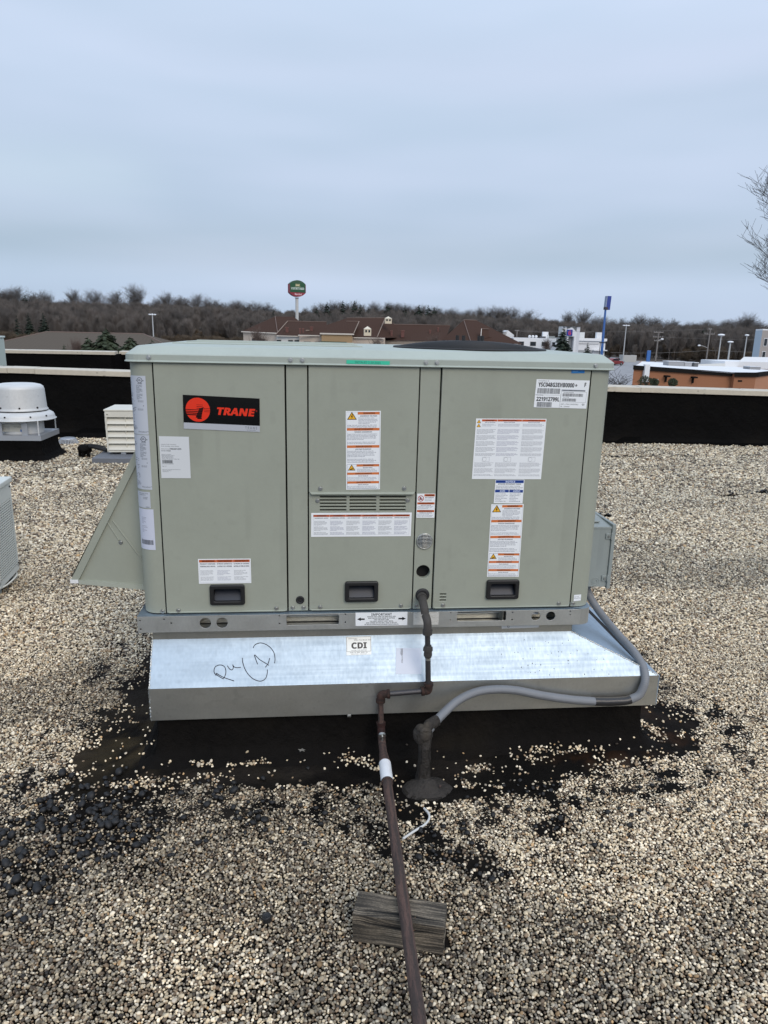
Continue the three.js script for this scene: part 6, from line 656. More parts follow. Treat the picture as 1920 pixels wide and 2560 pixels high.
  Rf([[[24.80, 0.62, -104.75], [25.36, 2.22, -106.9], [26.6, 2.22, -107.4], [26.42, 1.1, -106.2], [27.11, 1.05, -106.8], [26.69, 0.30, -105.4]]], 'stepped dormer'); part(t, 'dormer_trim', s(ridgeCap([24.80, 0.68, -104.6], [25.36, 2.26, -106.8], 0.06)), cornice); part(t, 'dormer_trim', s(ridgeCap([25.36, 2.26, -106.8], [26.6, 2.26, -107.3], 0.05)), trimBrown);
  for (const [a, b, c] of [[[-5.4, 0.95, -110.5], [-6.15, 3.55, -119]], [[-5.55, 0.74, -107.8], [-4.0, 2.78, -115], 1], [[9.33, 0.68, -104.8], [11.31, 3.6, -113], 1], [[5.85, 1.2, -103.8], [6.92, 2.93, -109], 1], [[5.2, 3.44, -113], [11.31, 3.6, -113]], [[23.12, 0.50, -103.9], [23.64, 3.6, -112]], [[23.64, 3.6, -112], [26, 3.58, -113]], [[10.3, 0.25, -107.8], [12.3, 2.68, -114], 1], [[5.02, 2.9, -109], [6.92, 2.93, -109]], [[12.3, 2.68, -114], [21.9, 2.72, -114]], [[-4, 2.78, -115], [2.1, 2.8, -115]]]) part(t, 'hip_cap', s(ridgeCap(a, b, c ? 0.075 : 0.06)), c ? flat(0.24, 0.18, 0.14) : trimBrown);
  const win = (x0, x1, y0, y1, z) => { const f = part(t, 'window', s(box(x0 - 0.06, y0, z - 0.05, x1 + 0.06, y1 + 0.06, z + 0.03)), flat(0.28, 0.25, 0.22)); part(f, 'pane', s(box(x0, y0, z - 0.02, x1, y1, z + 0.045)), glass); };
  for (const [a, b] of [[-5.4, -4.78], [-3.7, -3.05], [-2.75, -2.0]]) win(a, b, -1.2, -0.03, -107.55); for (const [a, b] of [[-1.35, -0.4], [0.28, 1.0]]) win(a, b, -1.2, -0.16, -105.35); for (const [a, b] of [[-9.6, -9.0], [-8.7, -7.5]]) { const f = part(t, 'window', s(quads([[[a, 0.03, -114.4 - (a + 9.5) * -0.9 + 0.1], [b, 0.03, -114.4 - (b + 9.5) * -0.9 + 0.1], [b, -1.2, -114.4 - (b + 9.5) * -0.9 + 0.1], [a, -1.2, -114.4 - (a + 9.5) * -0.9 + 0.1]]])), glass); } win(2.0, 3.0, -1.4, -0.28, -104.0); win(3.4, 4.6, -1.4, -0.28, -104.0);
  // turrets and roof vents
  const turret = (x, y, z, h) => { const b = part(t, 'roof_turret', s(box(x - 0.5, y, z - 0.5, x + 0.5, y + h * 0.72, z + 0.5)), flat(0.62, 0.54, 0.40), 'small cream roof turret'); b.rotation.y = 0; part(b, 'turret_roof', s(new THREE.ConeGeometry(0.76, h * 0.3, 4).rotateY(Math.PI / 4).translate(x, y + h * 0.87, z)), flat(0.66, 0.60, 0.48)); for (const q of [-0.22, 0.22]) part(b, 'turret_window', s(box(x + q - 0.13, y + h * 0.36, z + 0.48, x + q + 0.13, y + h * 0.62, z + 0.51)), glass); };
  turret(7.66, 0.90, -101.6, 1.30); turret(11.3, 2.70, -108.5, 1.05);
  for (const [x, y, z, w, h] of [[-3.94, 1.42, -109.4, 0.42, 0.35], [-1.95, 1.2, -107.5, 0.24, 0.45], [-1.5, 1.2, -107.4, 0.24, 0.45], [-0.25, 1.4, -107.4, 0.40, 0.50], [11.9, 1.15, -109, 0.32, 0.45], [13.6, 1.1, -109, 0.5, 0.55], [19.5, 2.0, -111.4, 0.24, 0.25], [18.1, 1.6, -110.6, 0.24, 0.25]]) { const v = part(t, 'roof_vent', s(box(x - w / 2, y - 0.4, z - w / 2, x + w / 2, y + h, z + w / 2, 0.03)), flat(0.13, 0.055, 0.045), 'red-brown roof vent'); part(v, 'vent_cap', s(box(x - w * 0.62, y + h, z - w * 0.62, x + w * 0.62, y + h + 0.09, z + w * 0.62)), flat(0.19, 0.09, 0.075)); } part(t, 'roof_hatch', s(box(-1.1, 1.38, -107.6, -0.55, 1.52, -107.0).rotateZ(0.0)), flat(0.26, 0.20, 0.16));
}
{ // hotel sign
  const t = thing('hotel_sign', 'tall pole sign with a green and red arched panel lettered COURTYARD', 'sign', [-2.72, 1.67 + (GY - 1.67) * 1.215, -125]); t.scale.setScalar(1.215); part(t, 'pole', rod([0, 0, 0], [0, 10.2, 0], 0.25, 0.22, 14), flat(0.52, 0.52, 0.50)); part(t, 'pole_cap', rod([0, 10.2, 0], [0, 10.28, 0], 0.30, 0.30, 14), flat(0.1, 0.06, 0.06));
  const b = new THREE.Group(); const turn = 0.30, mk = (g) => g.rotateY(turn); const w = 1.12, y0 = 10.38, yS = 10.95, y1 = 12.12, y2 = 12.60; const sh = new THREE.Shape(); sh.moveTo(-w, yS); sh.lineTo(w, yS); sh.lineTo(w, y1); sh.quadraticCurveTo(w * 0.55, y2, 0, y2); sh.quadraticCurveTo(-w * 0.55, y2, -w, y1); sh.closePath(); const up = part(t, 'green_panel', mk(plate(sh, [], -0.42, 0.42, 0.02)), flat(0.030, 0.085, 0.045, 0.5), 'green arched panel'); const s2 = new THREE.Shape(); s2.moveTo(-w - 0.05, yS - 0.005); s2.quadraticCurveTo(-w * 0.6, y0, 0, y0); s2.quadraticCurveTo(w * 0.6, y0, w + 0.05, yS - 0.005); s2.lineTo(w + 0.05, y1 - 0.05); s2.lineTo(w + 0.002, y1 - 0.05); s2.lineTo(w + 0.002, yS - 0.004); s2.lineTo(-w - 0.002, yS - 0.004); s2.lineTo(-w - 0.002, y1 - 0.05); s2.lineTo(-w - 0.05, y1 - 0.05); s2.closePath(); const dn = part(t, 'red_panel', mk(plate(s2, [], -0.46, 0.46, 0.01)), flat(0.26, 0.022, 0.040, 0.5), 'red lower panel');
  const face = (p, n, x0, yA, x1, yB, z, draw, l) => { const c = [[x0, yB, z], [x1, yB, z], [x1, yA, z], [x0, yA, z]].map(([x, y, zz]) => [x * Math.cos(turn) + zz * Math.sin(turn), y, -x * Math.sin(turn) + zz * Math.cos(turn)]); sticker(p, n, c, 0, draw, l, 150); };
  face(up, 'lettering', -1.0, 11.02, 1.0, 12.2, 0.435, (x, W, H) => { x.fillStyle = '#1f5133'; x.fillRect(0, 0, W, H); x.fillStyle = '#d8c9a0'; x.fillRect(W * 0.33, H * 0.10, W * 0.34, H * 0.045); x.fillRect(W * 0.36, H * 0.18, W * 0.28, H * 0.12); x.fillRect(W * 0.30, H * 0.34, W * 0.40, H * 0.03); x.fillStyle = '#eef2ee'; F(x, H * 0.34, true, 'serif'); const tw = x.measureText('COURTYARD').width; x.save(); x.translate(W * 0.03, H * 0.73); x.scale(W * 0.94 / tw, 1); x.textAlign = 'left'; x.fillText('COURTYARD', 0, 0); x.restore(); }); face(dn, 'lettering', -0.55, 10.52, 0.65, 10.90, 0.475, (x, W, H) => { x.fillStyle = '#8f1a2c'; x.fillRect(0, 0, W, H); x.fillStyle = '#f2dfe2'; x.font = 'italic bold ' + (H * 0.9).toFixed(0) + 'px serif'; const tw = x.measureText('Marriott').width; x.save(); x.translate(W * 0.05, H * 0.8); x.scale(W * 0.9 / tw, 1); x.textAlign = 'left'; x.fillText('Marriott', 0, 0); x.restore(); });
}
{ // motel
  const t = thing('motel_building', 'white two-storey motel with a gabled portal carrying a blue number six', 'building', [62, GY, -178]); const s = (g) => g.translate(-62, -GY, 178); part(t, 'left_wing', s(box(50.2, GY, -190, 61.6, 0.66, -177.4)), white); part(t, 'right_wing', s(box(64.0, GY, -190, 74.2, 0.86, -177.4)), white, 'right wing'); part(t, 'parapet_band', s(box(63.9, 0.30, -177.6, 74.4, 0.95, -177.0)), flat(0.80, 0.81, 0.82, 0.6)); part(t, 'upper_band', s(box(64.2, -0.42, -177.5, 72.5, -0.32, -177.2)), flat(0.45, 0.46, 0.47)); part(t, 'lower_canopy', s(box(71.0, -2.1, -177.6, 74.5, -1.85, -176.4)), white); part(t, 'shade_panel', s(box(64.4, GY, -177.5, 71, -2.0, -177.3)), flat(0.33, 0.34, 0.35));
  const sh = new THREE.Shape([[61.1, GY], [61.1, 3.0], [62.2, 3.45], [63.45, 2.35], [63.5, GY], [62.9, GY], [62.9, 1.3], [61.5, 1.3], [61.5, GY]].map((p) => new THREE.Vector2(...p))); const po = part(t, 'portal', s(plate(sh, [], -170.59, -169.4, 0.02)), white, 'white gabled portal'); part(po, 'portal_side', s(box(63.5, GY, -171.2, 64.3, 3.58, -169.6)), flat(0.62, 0.63, 0.65)); part(po, 'portal_back', s(box(60.0, GY, -172.6, 64.3, 3.62, -170.6)), offWhite); part(po, 'portal_roof', s(quads([[[59.9, 3.64, -169.3], [64.3, 3.64, -169.3], [64.3, 3.64, -172.6], [59.9, 3.64, -172.6]]])), white); part(po, 'portal_recess', s(box(61.5, GY, -170.58, 62.9, 1.3, -170.4)), flat(0.22, 0.23, 0.24)); part(po, 'gable_front', s(box(60.0, 2.4, -170.59, 61.08, 3.6, -169.8)), white);
  const bp = part(po, 'blue_sign', s(box(60.95, 1.46, -169.35, 62.35, 2.88, -169.2)), flat(0.02, 0.05, 0.27, 0.4), 'blue sign panel'); sticker(bp, 'lettering', [[60.97 - 62, 2.86 - GY, 8.82], [62.33 - 62, 2.86 - GY, 8.82], [62.33 - 62, 1.48 - GY, 8.82], [60.97 - 62, 1.48 - GY, 8.82]], 0, (x, w, h) => { x.fillStyle = '#15348f'; x.fillRect(0, 0, w, h); x.fillStyle = '#c93750'; fit(x, '6', w / 2, h * 0.88, h * 1.02, w * 0.7); }, undefined, 90); part(po, 'blue_sign', s(box(64.302, 1.6, -171.0, 64.4, 2.85, -169.8)), flat(0.02, 0.07, 0.30, 0.4));
  for (const [a, b] of [[51.6, 52.9], [54.6, 56.0], [57.6, 59.0], [60.3, 61.0]]) { const f = part(t, 'window', s(box(a - 0.08, -1.28, -177.45, b + 0.08, -0.16, -177.33)), flat(0.42, 0.42, 0.40)); part(f, 'pane', s(box(a, -1.2, -177.4, b, -0.24, -177.30)), glass); const g = part(t, 'window', s(box(a - 0.08, -3.6, -177.45, b + 0.08, -2.4, -177.33)), flat(0.42, 0.42, 0.40)); part(g, 'pane', s(box(a, -3.5, -177.4, b, -2.5, -177.30)), glass); }
  for (const x of [54.6, 55.45, 56.3]) part(t, 'roof_vent', s(new THREE.SphereGeometry(0.36, 16, 10).scale(1, 1, 1).translate(x, 1.05, -178.4)), white); part(t, 'roof_stack', s(rod([59.35, 0.6, -178.4], [59.35, 1.6, -178.4], 0.22, 0.22, 10)), offWhite); part(t, 'roof_equipment', s(box(57.7, 0.7, -180, 59, 1.15, -179)), flat(0.08, 0.08, 0.09)); part(t, 'roof_equipment', s(box(59.8, 0.7, -180, 61.4, 1.25, -179)), flat(0.22, 0.24, 0.24)); part(t, 'roof_screen', s(box(66.9, 0.9, -183, 70.3, 2.4, -182)), offWhite); part(t, 'roof_equipment', s(box(65.0, 0.9, -179, 67.0, 1.5, -178)), flat(0.06, 0.06, 0.07)); part(t, 'roof_screen', s(box(72.0, 0.86, -179, 73.3, 2.45, -178)), white); part(t, 'roof_screen', s(box(60.2, 0.66, -186, 61.6, 2.3, -185)), white);
}
{ const t = thing('gabled_house', 'white gabled house end showing beyond the brown hotel roof', 'building', [52.2, GY, -193]); const s = (g) => g.translate(-52.2, -GY, 193); part(t, 'wall', s(plate(new THREE.Shape([[51.2, GY], [51.2, 1.5], [52.7, 2.5], [54.5, 1.3], [54.5, GY]].map((p) => new THREE.Vector2(...p))), [], -198, -192.4, 0)), white); part(t, 'side_roof', s(quads([[[49.6, 2.45, -192.3], [51.6, 1.3, -192.2], [52.9, 1.3, -199], [50.5, 2.45, -199]]])), white); }
{ // blue pole sign
  const t = thing('blue_pole_sign', 'tall blue pole sign seen edge on beside the white motel', 'sign', [65.25, GY, -157.4]); part(t, 'pole', rod([0.05, 0, 0], [-0.05, 11.8, 0], 0.32, 0.22, 12), flat(0.045, 0.13, 0.36, 0.5)); part(t, 'sign_box', box(-0.42, 11.7, -0.7, 0.46, 14.65, 0.4).rotateZ(-0.03), flat(0.025, 0.05, 0.26, 0.45)); part(t, 'sign_edge', box(-0.60, 11.75, -0.68, -0.425, 14.62, 0.38).rotateZ(-0.03), flat(0.24, 0.29, 0.40, 0.45)); part(t, 'lower_panel', box(-0.64, 11.7, -0.66, -0.05, 12.25, 0.46).rotateZ(-0.03), flat(0.05, 0.04, 0.05)); }
{ // orange restaurant
  const t = thing('orange_building', 'low orange stucco building with a black cornice beyond the right parapet', 'building', [29, GY, -56]); const s = (g) => g.translate(-29, -GY, 56); const A = [23.65, -49.4], B = [31.4, -49.4], C = [33.05, -48.9], Dd = [40.5, -57], E = [32.5, -66]; const yA = -0.42, yB = -0.80, yC = -0.78, or = flat(0.30, 0.128, 0.062, 0.85), bk = std(0.014, 0.013, 0.012, 0.9, 0, { specularIntensity: 0.1 });
  part(t, 'front_wall', s(quads([[[A[0], GY, A[1]], [B[0], GY, B[1]], [B[0], yB - 0.16, B[1]], [A[0], yA - 0.16, A[1]]]])), or); part(t, 'projecting_bay', s(quads([[[B[0], GY, B[1]], [B[0], GY, B[1] + 0.4], [B[0], yB - 0.16, B[1] + 0.4], [B[0], yB - 0.16, B[1]]], [[B[0], GY, B[1] + 0.4], [C[0], GY, C[1]], [C[0], yC - 0.16, C[1]], [B[0], yB - 0.16, B[1] + 0.4]]])), or); part(t, 'side_wall', s(quads([[[C[0], GY, C[1]], [Dd[0], GY, Dd[1]], [Dd[0], -0.95, Dd[1]], [C[0], yC - 0.16, C[1]]]])), flat(0.40, 0.185, 0.095, 0.85)); part(t, 'rear_wall', s(quads([[[Dd[0], GY, Dd[1]], [E[0] + 8, GY, E[1]], [E[0] + 8, -0.95, E[1]], [Dd[0], -0.95, Dd[1]]], [[A[0], GY, A[1]], [32, GY, E[1]], [32, -0.6, E[1]], [A[0], yA - 0.16, A[1]]]])), or);
  const cor = (p, q, y0, y1, d) => [[[p[0], y0, p[1] + d], [q[0], y1, q[1] + d], [q[0], y1 - 0.30, q[1] + d], [p[0], y0 - 0.30, p[1] + d]], [[p[0], y0, p[1] + d], [q[0], y1, q[1] + d], [q[0], y1 + 0.01, q[1] - 0.3], [p[0], y0 + 0.01, p[1] - 0.3]]]; part(t, 'cornice', s(quads([...cor([A[0] - 0.12, A[1]], B, yA, yB, 0.14), ...cor([B[0] - 0.1, B[1] + 0.4], [C[0] + 0.1, C[1]], yB, yC, 0.14), ...cor([C[0] + 0.1, C[1]], Dd, yC, -0.90, 0.10)])), bk, 'black cornice'); part(t, 'roof_deck', s(quads([[[A[0], yA - 0.12, A[1] - 0.1], [B[0], yB - 0.12, B[1]], [C[0], yC - 0.10, C[1] - 0.1], [Dd[0], -0.98, Dd[1]], [E[0] + 8, -0.95, E[1]], [32, -0.7, E[1]]]])), flat(0.70, 0.71, 0.72));
  part(t, 'parapet_back', s(quads([[[32.5, -1.2, -60], [39.0, -1.2, -63], [39.0, -0.62, -63.2], [32.5, -0.75, -60.1]]])), flat(0.55, 0.55, 0.53)); part(t, 'raised_roof', s(box(39.2, -1.1, -68, 46, -0.45, -63.6)), white); part(t, 'raised_roof', s(quads([[[40.6, -0.5, -63.7], [41.6, -0.02, -64.5], [46, 0.0, -64.5], [46, -0.5, -63.7]]])), flat(0.62, 0.63, 0.64));
  for (const [x0, x1, y0, y1, z, g] of [[30.2, 31.6, -0.88, -0.36, -57, 0.30], [31.75, 32.4, -0.86, -0.42, -57.2, 0.36], [32.74, 33.1, -0.86, -0.44, -57.4, 0.12], [38.0, 39.0, -1.15, -0.70, -57.6, 0.26]]) { const u = part(t, 'roof_unit', s(box(x0, y0, z - 1, x1, y1, z)), flat(g, g * 1.01, g * 1.04)); part(u, 'unit_lid', s(box(x0 - 0.04, y1, z - 1.04, x1 + 0.04, y1 + 0.05, z + 0.04)), flat(0.55, 0.56, 0.58)); }
  part(t, 'white_column', s(box(24.38, -1.6, -49.42, 24.76, -0.33, -49.1)), white, 'white box on the wall corner'); for (const [x, y] of [[26.2, -1.15], [28.34, -1.20], [31.88, -1.40]]) { const l = part(t, 'wall_lamp', s(box(x - 0.16, y - 0.07, -49.4, x + 0.16, y + 0.05, -48.95)), bk, 'black wall lamp'); part(l, 'lamp_bracket', s(box(x - 0.05, y - 0.45, -49.4, x + 0.05, y - 0.07, -49.25)), bk); } part(t, 'wall_sign', s(box(25.3, -1.52, -49.4, 25.6, -1.38, -49.3)), flat(0.5, 0.5, 0.48));
}
{ const t = thing('pale_blue_house', 'pale blue-grey sided house block at the far right', 'building', [90, GY, -134]); const s = (g) => g.translate(-90, -GY, 134); const A = [83.75, -127.4], B = [86.7, -134.2], C = [101, -140], Dd = [98, -133]; const wall = (p, q, y0, y1) => [[p[0], y0, p[1]], [q[0], y0, q[1]], [q[0], y1, q[1]], [p[0], y1, p[1]]];
  part(t, 'side_wall', s(quads([wall(B, A, GY, 3.5)])), flat(0.40, 0.48, 0.55)); part(t, 'front_wall', s(quads([wall(A, Dd, GY, 3.5)])), flat(0.33, 0.30, 0.28)); part(t, 'rear_wall', s(quads([wall(B, C, GY, 3.5), wall(C, Dd, GY, 3.5)])), flat(0.40, 0.48, 0.55)); part(t, 'roof', s(quads([[[A[0], 3.5, A[1]], [Dd[0], 3.5, Dd[1]], [C[0], 3.5, C[1]], [B[0], 3.5, B[1]]]])), flat(0.3, 0.3, 0.3)); part(t, 'trim', s(quads([wall(B, [A[0] - 0.03, A[1] + 0.03], 3.3, 3.56), wall([A[0] - 0.03, A[1] + 0.04], [Dd[0], Dd[1] + 0.04], 3.3, 3.56)])), white);
  const on2 = (u, y) => [lerp(A[0], Dd[0], u), y, lerp(A[1], Dd[1], u) + 0.06]; for (const u of [0.05, 0.2, 0.35]) for (const y of [0.4, -2.0]) { const w = part(t, 'window', s(quads([[on2(u, y), on2(u + 0.07, y), on2(u + 0.07, y + 1.5), on2(u, y + 1.5)]])), white); const p = (uu, yy) => { const q = on2(uu, yy); q[2] += 0.04; return q; }; part(w, 'pane', s(quads([[p(u + 0.008, y + 0.1), p(u + 0.062, y + 0.1), p(u + 0.062, y + 1.4), p(u + 0.008, y + 1.4)]])), glass); } }

// ---------- poles, lamps, wires ----------
const steel = flat(0.42, 0.43, 0.43, 0.5), lampWhite = flat(0.78, 0.79, 0.80, 0.4);
function lampPole(x, z, top, heads, label, r = 0.12, group) { const t = thing('light_pole', label, 'light pole', [x, GY, z], 0, group); const h = top - GY; part(t, 'pole', rod([0, 0, 0], [0, h, 0], r * 1.3, r * 0.8, 8), steel); for (const [dx, w, hh, d] of heads) part(t, 'lamp_head', new THREE.SphereGeometry(0.5, 14, 8).scale(w, hh, d || w).translate(dx, h, 0), lampWhite); if (heads.length > 1) part(t, 'cross_arm', box(-0.5, h - 0.02, -0.04, 0.5, h + 0.04, 0.04), steel); return t; }
lampPole(-27.4, -127.4, 3.45, [[-0.40, 0.55, 0.22], [0.40, 0.55, 0.22], [0, 0.35, 0.3]], 'tall twin-headed light pole before the woods, left of the unit', 0.10); lampPole(74.85, -167.4, 4.15, [[-0.55, 0.7, 0.26], [0.55, 0.7, 0.26], [0, 0.4, 0.4]], 'tall twin-headed light pole at the corner of the far parking lot'); lampPole(55.3, -92.4, 2.12, [[0, 0.92, 0.30, 0.92]], 'white light pole with a wide flat head, left of the three by the orange building', 0.085); lampPole(56.75, -92.4, 1.22, [[0, 0.80, 0.26, 0.80]], 'shortest white light pole, between the two taller ones'); lampPole(68.35, -107.4, 2.24, [[0, 0.66, 0.28, 0.66]], 'white light pole nearest the pale blue house', 0.09);
{ const t = thing('street_lamp', 'black box-headed lamp post by the right motel wing', 'street lamp', [48.5, GY, -117.4]); part(t, 'post', rod([0, 0, 0], [0, 4.85, 0], 0.07, 0.06, 8), M.dark); part(t, 'lamp_head', box(-0.1, 4.82, -0.25, 0.95, 4.98, 0.25), M.dark); }
function utility(x, z, top, label, arms, lamp) { const t = thing('utility_pole', label, 'utility pole', [x, GY, z]); const h = top - GY; part(t, 'pole', rod([0, 0, 0], [0.05, h, 0], 0.17, 0.12, 8), flat(0.20, 0.18, 0.165)); for (const [dy, w, a] of arms) { part(t, 'crossarm', box(-w, h - dy - 0.06, -0.06, w, h - dy + 0.06, 0.06).rotateZ(0), flat(0.24, 0.22, 0.20)); for (const q of [-0.92, -0.45, 0.45, 0.92]) part(t, 'insulator', rod([q * w, h - dy + 0.06, 0], [q * w, h - dy + 0.26, 0], 0.05, 0.04, 6), flat(0.3, 0.3, 0.3)); } if (lamp) { part(t, 'lamp_arm', tube([[0, h - lamp[1], 0], [lamp[0] * 0.5, h - lamp[1] + 0.35, 0], [lamp[0], h - lamp[1] + 0.5, 0]], 0.05, 10, 6), steel); part(t, 'lamp_head', new THREE.SphereGeometry(0.25, 10, 8).scale(1.4, 0.7, 0.8).translate(lamp[0], h - lamp[1] + 0.48, 0), lampWhite); } return t; }
utility(73.3, -147.4, 2.75, 'utility pole with three crossarms and a lamp, beyond the orange building', [[0.15, 1.05], [1.1, 1.1], [1.9, 0.75]], [0.95, 2.0]); utility(84.75, -147.4, 3.6, 'utility pole with transformer arms and a long lamp arm, far right', [[0.1, 0.35], [1.1, 1.15]], [-2.0, 4.0]); utility(53.8, -187.4, 2.6, 'small utility pole rising behind the left motel wing', [[0.2, 0.56]]);
{ const sag = (a, b, d, r = 0.022) => { const P = []; for (let i = 0; i <= 12; i++) { const u = i / 12; P.push([lerp(a[0], b[0], u), lerp(a[1], b[1], u) - d * 4 * u * (1 - u), lerp(a[2], b[2], u)]); } return tube(P, r, 24, 5); }; const wire = flat(0.16, 0.15, 0.14);
  whole('power_line', sag([40, 2.2, -140], [84.7, 3.55, -147.4], 0.35), wire, 'thin power line crossing the woods to the top of the far right utility pole', 'power line'); whole('power_line', sag([73.4, 1.7, -147.4], [120, 2.6, -150], 0.6), wire, 'thin power line leaving the utility pole with three crossarms', 'power line'); whole('power_line', sag([60, -1.6, -140], [84.8, -0.9, -147.4], 0.3, 0.03), wire, 'low dark cable sagging towards the far right utility pole', 'power line'); whole('power_line', sag([84.8, -0.9, -147.4], [125, -0.5, -150], 0.4, 0.03), wire, 'low dark cable running on past the far right utility pole', 'power line'); whole('power_line', sag([53.8, 2.4, -187.4], [74, 2.5, -187], 0.3), wire, 'thin power line passing behind the motel portal', 'power line'); }
{ const t = thing('blue_pylon_sign', 'small narrow blue pylon sign beyond the orange building', 'sign', [66.85, GY, -137.4]); part(t, 'sign_box', box(-0.38, 0.8, -0.15, 0.38, 3.4, 0.15, 0.1), flat(0.04, 0.14, 0.40, 0.45)); part(t, 'base', box(-0.3, 0, -0.12, 0.3, 0.8, 0.12), flat(0.04, 0.12, 0.34)); }
whole('enclosure_wall', [box(75, GY, -167.6, 78.2, -2.75, -167.3), box(75, GY, -170, 75.3, -2.75, -167.6), box(77.9, GY, -170, 78.2, -2.75, -167.6)], flat(0.42, 0.42, 0.40), 'low grey enclosure wall at the back of the parking lot', 'enclosure');
{ const t = thing('dumpster', 'dark green dumpster beyond the roof of the orange building', 'dumpster', [50.2, -1.75, -82.4]); const b = part(t, 'bin_body', loft([ringOf(-0.36, -0.5, 0.36, 0.5, 0, 0.02), ringOf(-0.40, -0.55, 0.40, 0.55, 0.62, 0.02)]), flat(0.012, 0.10, 0.075, 0.5)); part(t, 'bin_lid', box(-0.42, 0.62, -0.57, 0.42, 0.74, 0.57, 0.02), flat(0.01, 0.07, 0.055, 0.5)); part(t, 'stand', box(-0.3, GY + 1.75, -0.4, 0.3, 0, 0.4), flat(0.2, 0.2, 0.2)); }
function car(name, x, y, z, turn, paint, label, s = 1, van = 0) { const t = thing(name, label, van ? 'van' : 'car', [x, y, z], turn); t.scale.setScalar(s); const P = (a, z0, z1, r) => plate(new THREE.Shape(a.map((p) => new THREE.Vector2(...p))), [], z0, z1, r); part(t, 'body', P([[-2.2, 0.3], [2.2, 0.3], [2.25, 0.7], [1.9, 0.88], [1.1, 0.95], [-1.8, 0.98], [-2.2, 0.85]], -0.85, 0.85, 0.06), paint); part(t, 'cabin', P(van ? [[1.1, 0.9], [0.7, 1.65], [-2.0, 1.7], [-2.1, 0.9]] : [[1.05, 0.93], [0.4, 1.42], [-1.0, 1.45], [-1.75, 0.95]], -0.72, 0.72, 0.06), paint); part(t, 'side_window', P([[0.8, 0.98], [0.35, 1.36], [-0.95, 1.38], [-1.5, 1.0]], -0.735, 0.735, 0.01), glass); part(t, 'windscreen', quads([[[1.09, 0.97, -0.6], [1.09, 0.97, 0.6], [0.46, 1.40, 0.6], [0.46, 1.40, -0.6]]]), glass); for (const [a, b] of [[1.4, 0.8], [1.4, -0.8], [-1.35, 0.8], [-1.35, -0.8]]) { const w = part(t, 'wheel', new THREE.TorusGeometry(0.24, 0.10, 8, 20).translate(a, 0.33, b), M.rubber); part(w, 'rim', rod([a, 0.33, b - 0.07], [a, 0.33, b + 0.07], 0.2, 0.2, 14), M.screw); } return t; }
car('parked_car', 63.9, GY, -147, 0.5, flat(0.20, 0.03, 0.03, 0.35), 'dark red parked car behind the corner of the rooftop unit'); car('parked_car', 66.4, GY, -152, 0.5, flat(0.30, 0.31, 0.33, 0.35), 'grey parked car beyond the dark red one'); car('parked_van', 60.4, -3.0, -97.4, 0.1, flat(0.6, 0.61, 0.62, 0.35), 'white van roof showing behind the orange building', 1, 1);
// shrubs by the orange building
function leafBush(name, x, y, z, r, seed, m, label) { const R = rngOf(seed), P = []; for (let i = 0; i < 900; i++) { const a = R() * 6.28, u = Math.acos(2 * R() - 1), q = r * (0.55 + 0.45 * Math.cbrt(R())) * (0.8 + 0.4 * vnoise(a * 2, u * 2, seed)), c = [q * Math.sin(u) * Math.cos(a), r * 0.7 + q * 0.85 * Math.cos(u), q * Math.sin(u) * Math.sin(a)], s = 0.05; const k = () => (R() - 0.5) * s * 2.4; P.push(c[0] + k(), c[1] + k(), c[2] + k(), c[0] + k(), c[1] + k(), c[2] + k(), c[0] + k(), c[1] + k(), c[2] + k()); } const g = new THREE.BufferGeometry(); g.setAttribute('position', new THREE.Float32BufferAttribute(P, 3)); g.computeVertexNormals(); const t = thing(name, label, 'shrub', [x, y, z]); part(t, 'foliage', g, green[m]); part(t, 'stem', bareTree(seed + 1, r * 1.7, { levels: 2, trunk: 0, spread: 0.6, kids: 4, minR: 0.008 }), barkDark); return t; }
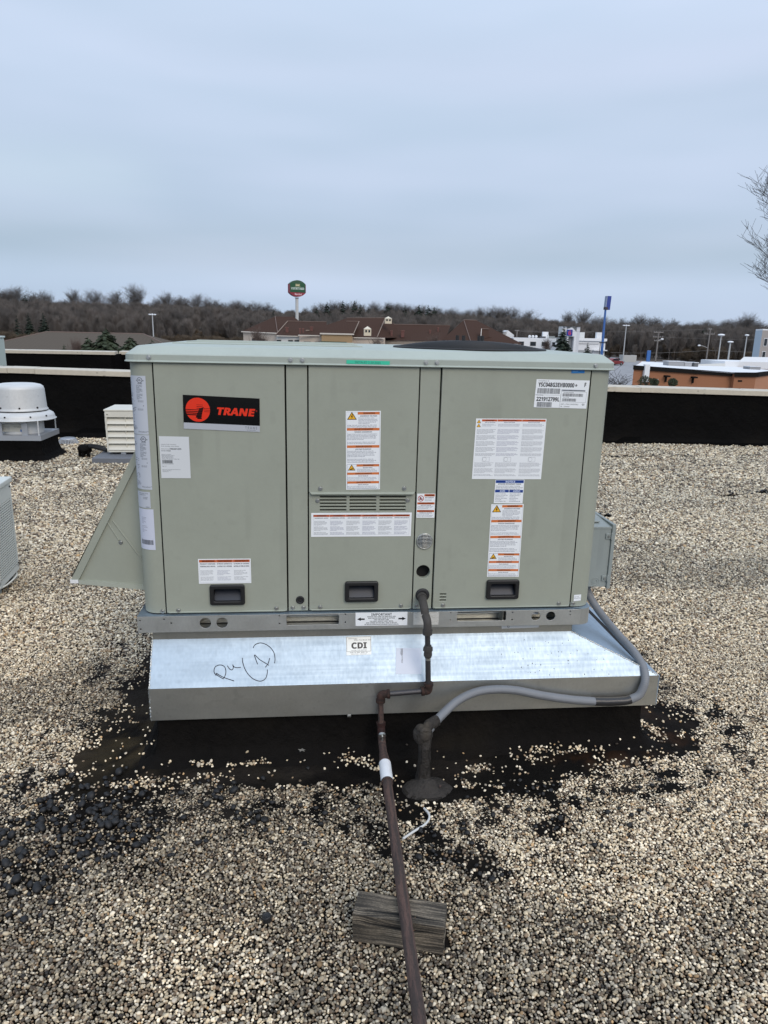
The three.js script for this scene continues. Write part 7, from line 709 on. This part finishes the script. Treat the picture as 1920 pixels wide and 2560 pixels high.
leafBush('shrub', 22.75, -1.75, -45.4, 0.50, 701, 1, 'round green shrub in front of the corner of the orange building'); leafBush('shrub', 23.5, -1.6, -45.6, 0.30, 702, 1, 'small shrub beside the round green one by the orange building'); leafBush('shrub', 24.75, -1.6, -45.4, 0.32, 703, 1, 'low green shrub between the two wall lamps'); 
{ const t = thing('bare_shrub', 'leafless shrub before the grey hipped roof, left of the pines', 'shrub', [-23.6, GY, -73]); part(t, 'branches', bareTree(720, 4.9, { spread: 0.42, kids: 5, levels: 3, trunk: 0.1, rad: 0.007, minR: 0.007, firstLen: 0.62 }), std(0.13, 0.09, 0.075, 0.95)); }
{ const t = thing('bare_shrub', 'leafless tree standing before the left end of the hotel', 'shrub', [-7.6, GY, -101]); part(t, 'branches', bareTree(721, 6.6, { spread: 0.62, kids: 5, levels: 3, trunk: 0.2, rad: 0.007, minR: 0.009, firstLen: 0.6 }), std(0.12, 0.085, 0.07, 0.95)); const u = copyOf(t, 'leafless tree standing before the right wing of the hotel', [17, GY, -100], 2.2, 0.95); copyOf(t, 'leafless tree before the central wall of the hotel', [9.0, GY, -99], 1.1, 0.86); copyOf(t, 'leafless tree in front of the left motel wing', [53.4, GY, -160], 0.6, 0.85); copyOf(t, 'leafless tree in front of the motel windows', [58.0, GY, -165], 3.6, 0.78); }
{ const t = thing('bare_tree', 'dark bare tree just right of the corner of the rooftop unit', 'tree', [12.6, GY, -27.4]); const g = bareTree(733, 4.9, { spread: 1.0, kids: 4, levels: 3, trunk: 0.45, rad: 0.016, minR: 0.007, up: 0.2, firstLen: 0.36 }); part(t, 'trunk', rod([0, 0, 0], [0, 1.2, 0], 0.085, 0.075, 8), barkDark); part(t, 'crown', g, barkDark); }
{ const t = thing('bare_tree', 'large bare tree mostly outside the right edge, its twigs reaching in', 'tree', [22.75, GY, -31.2]); const g = bareTree(744, 16.5, { spread: 0.8, kids: 3, levels: 4, trunk: 0.52, rad: 0.0115, minR: 0.006, up: 0.25, firstLen: 0.26, sides: 5 }); part(t, 'trunk', rod([0, 0, 0], [0, 2.4, 0], 0.21, 0.18, 10), barkPale); part(t, 'crown', g, std(0.06, 0.053, 0.047, 0.95)); }

renderer.render(scene, camera);
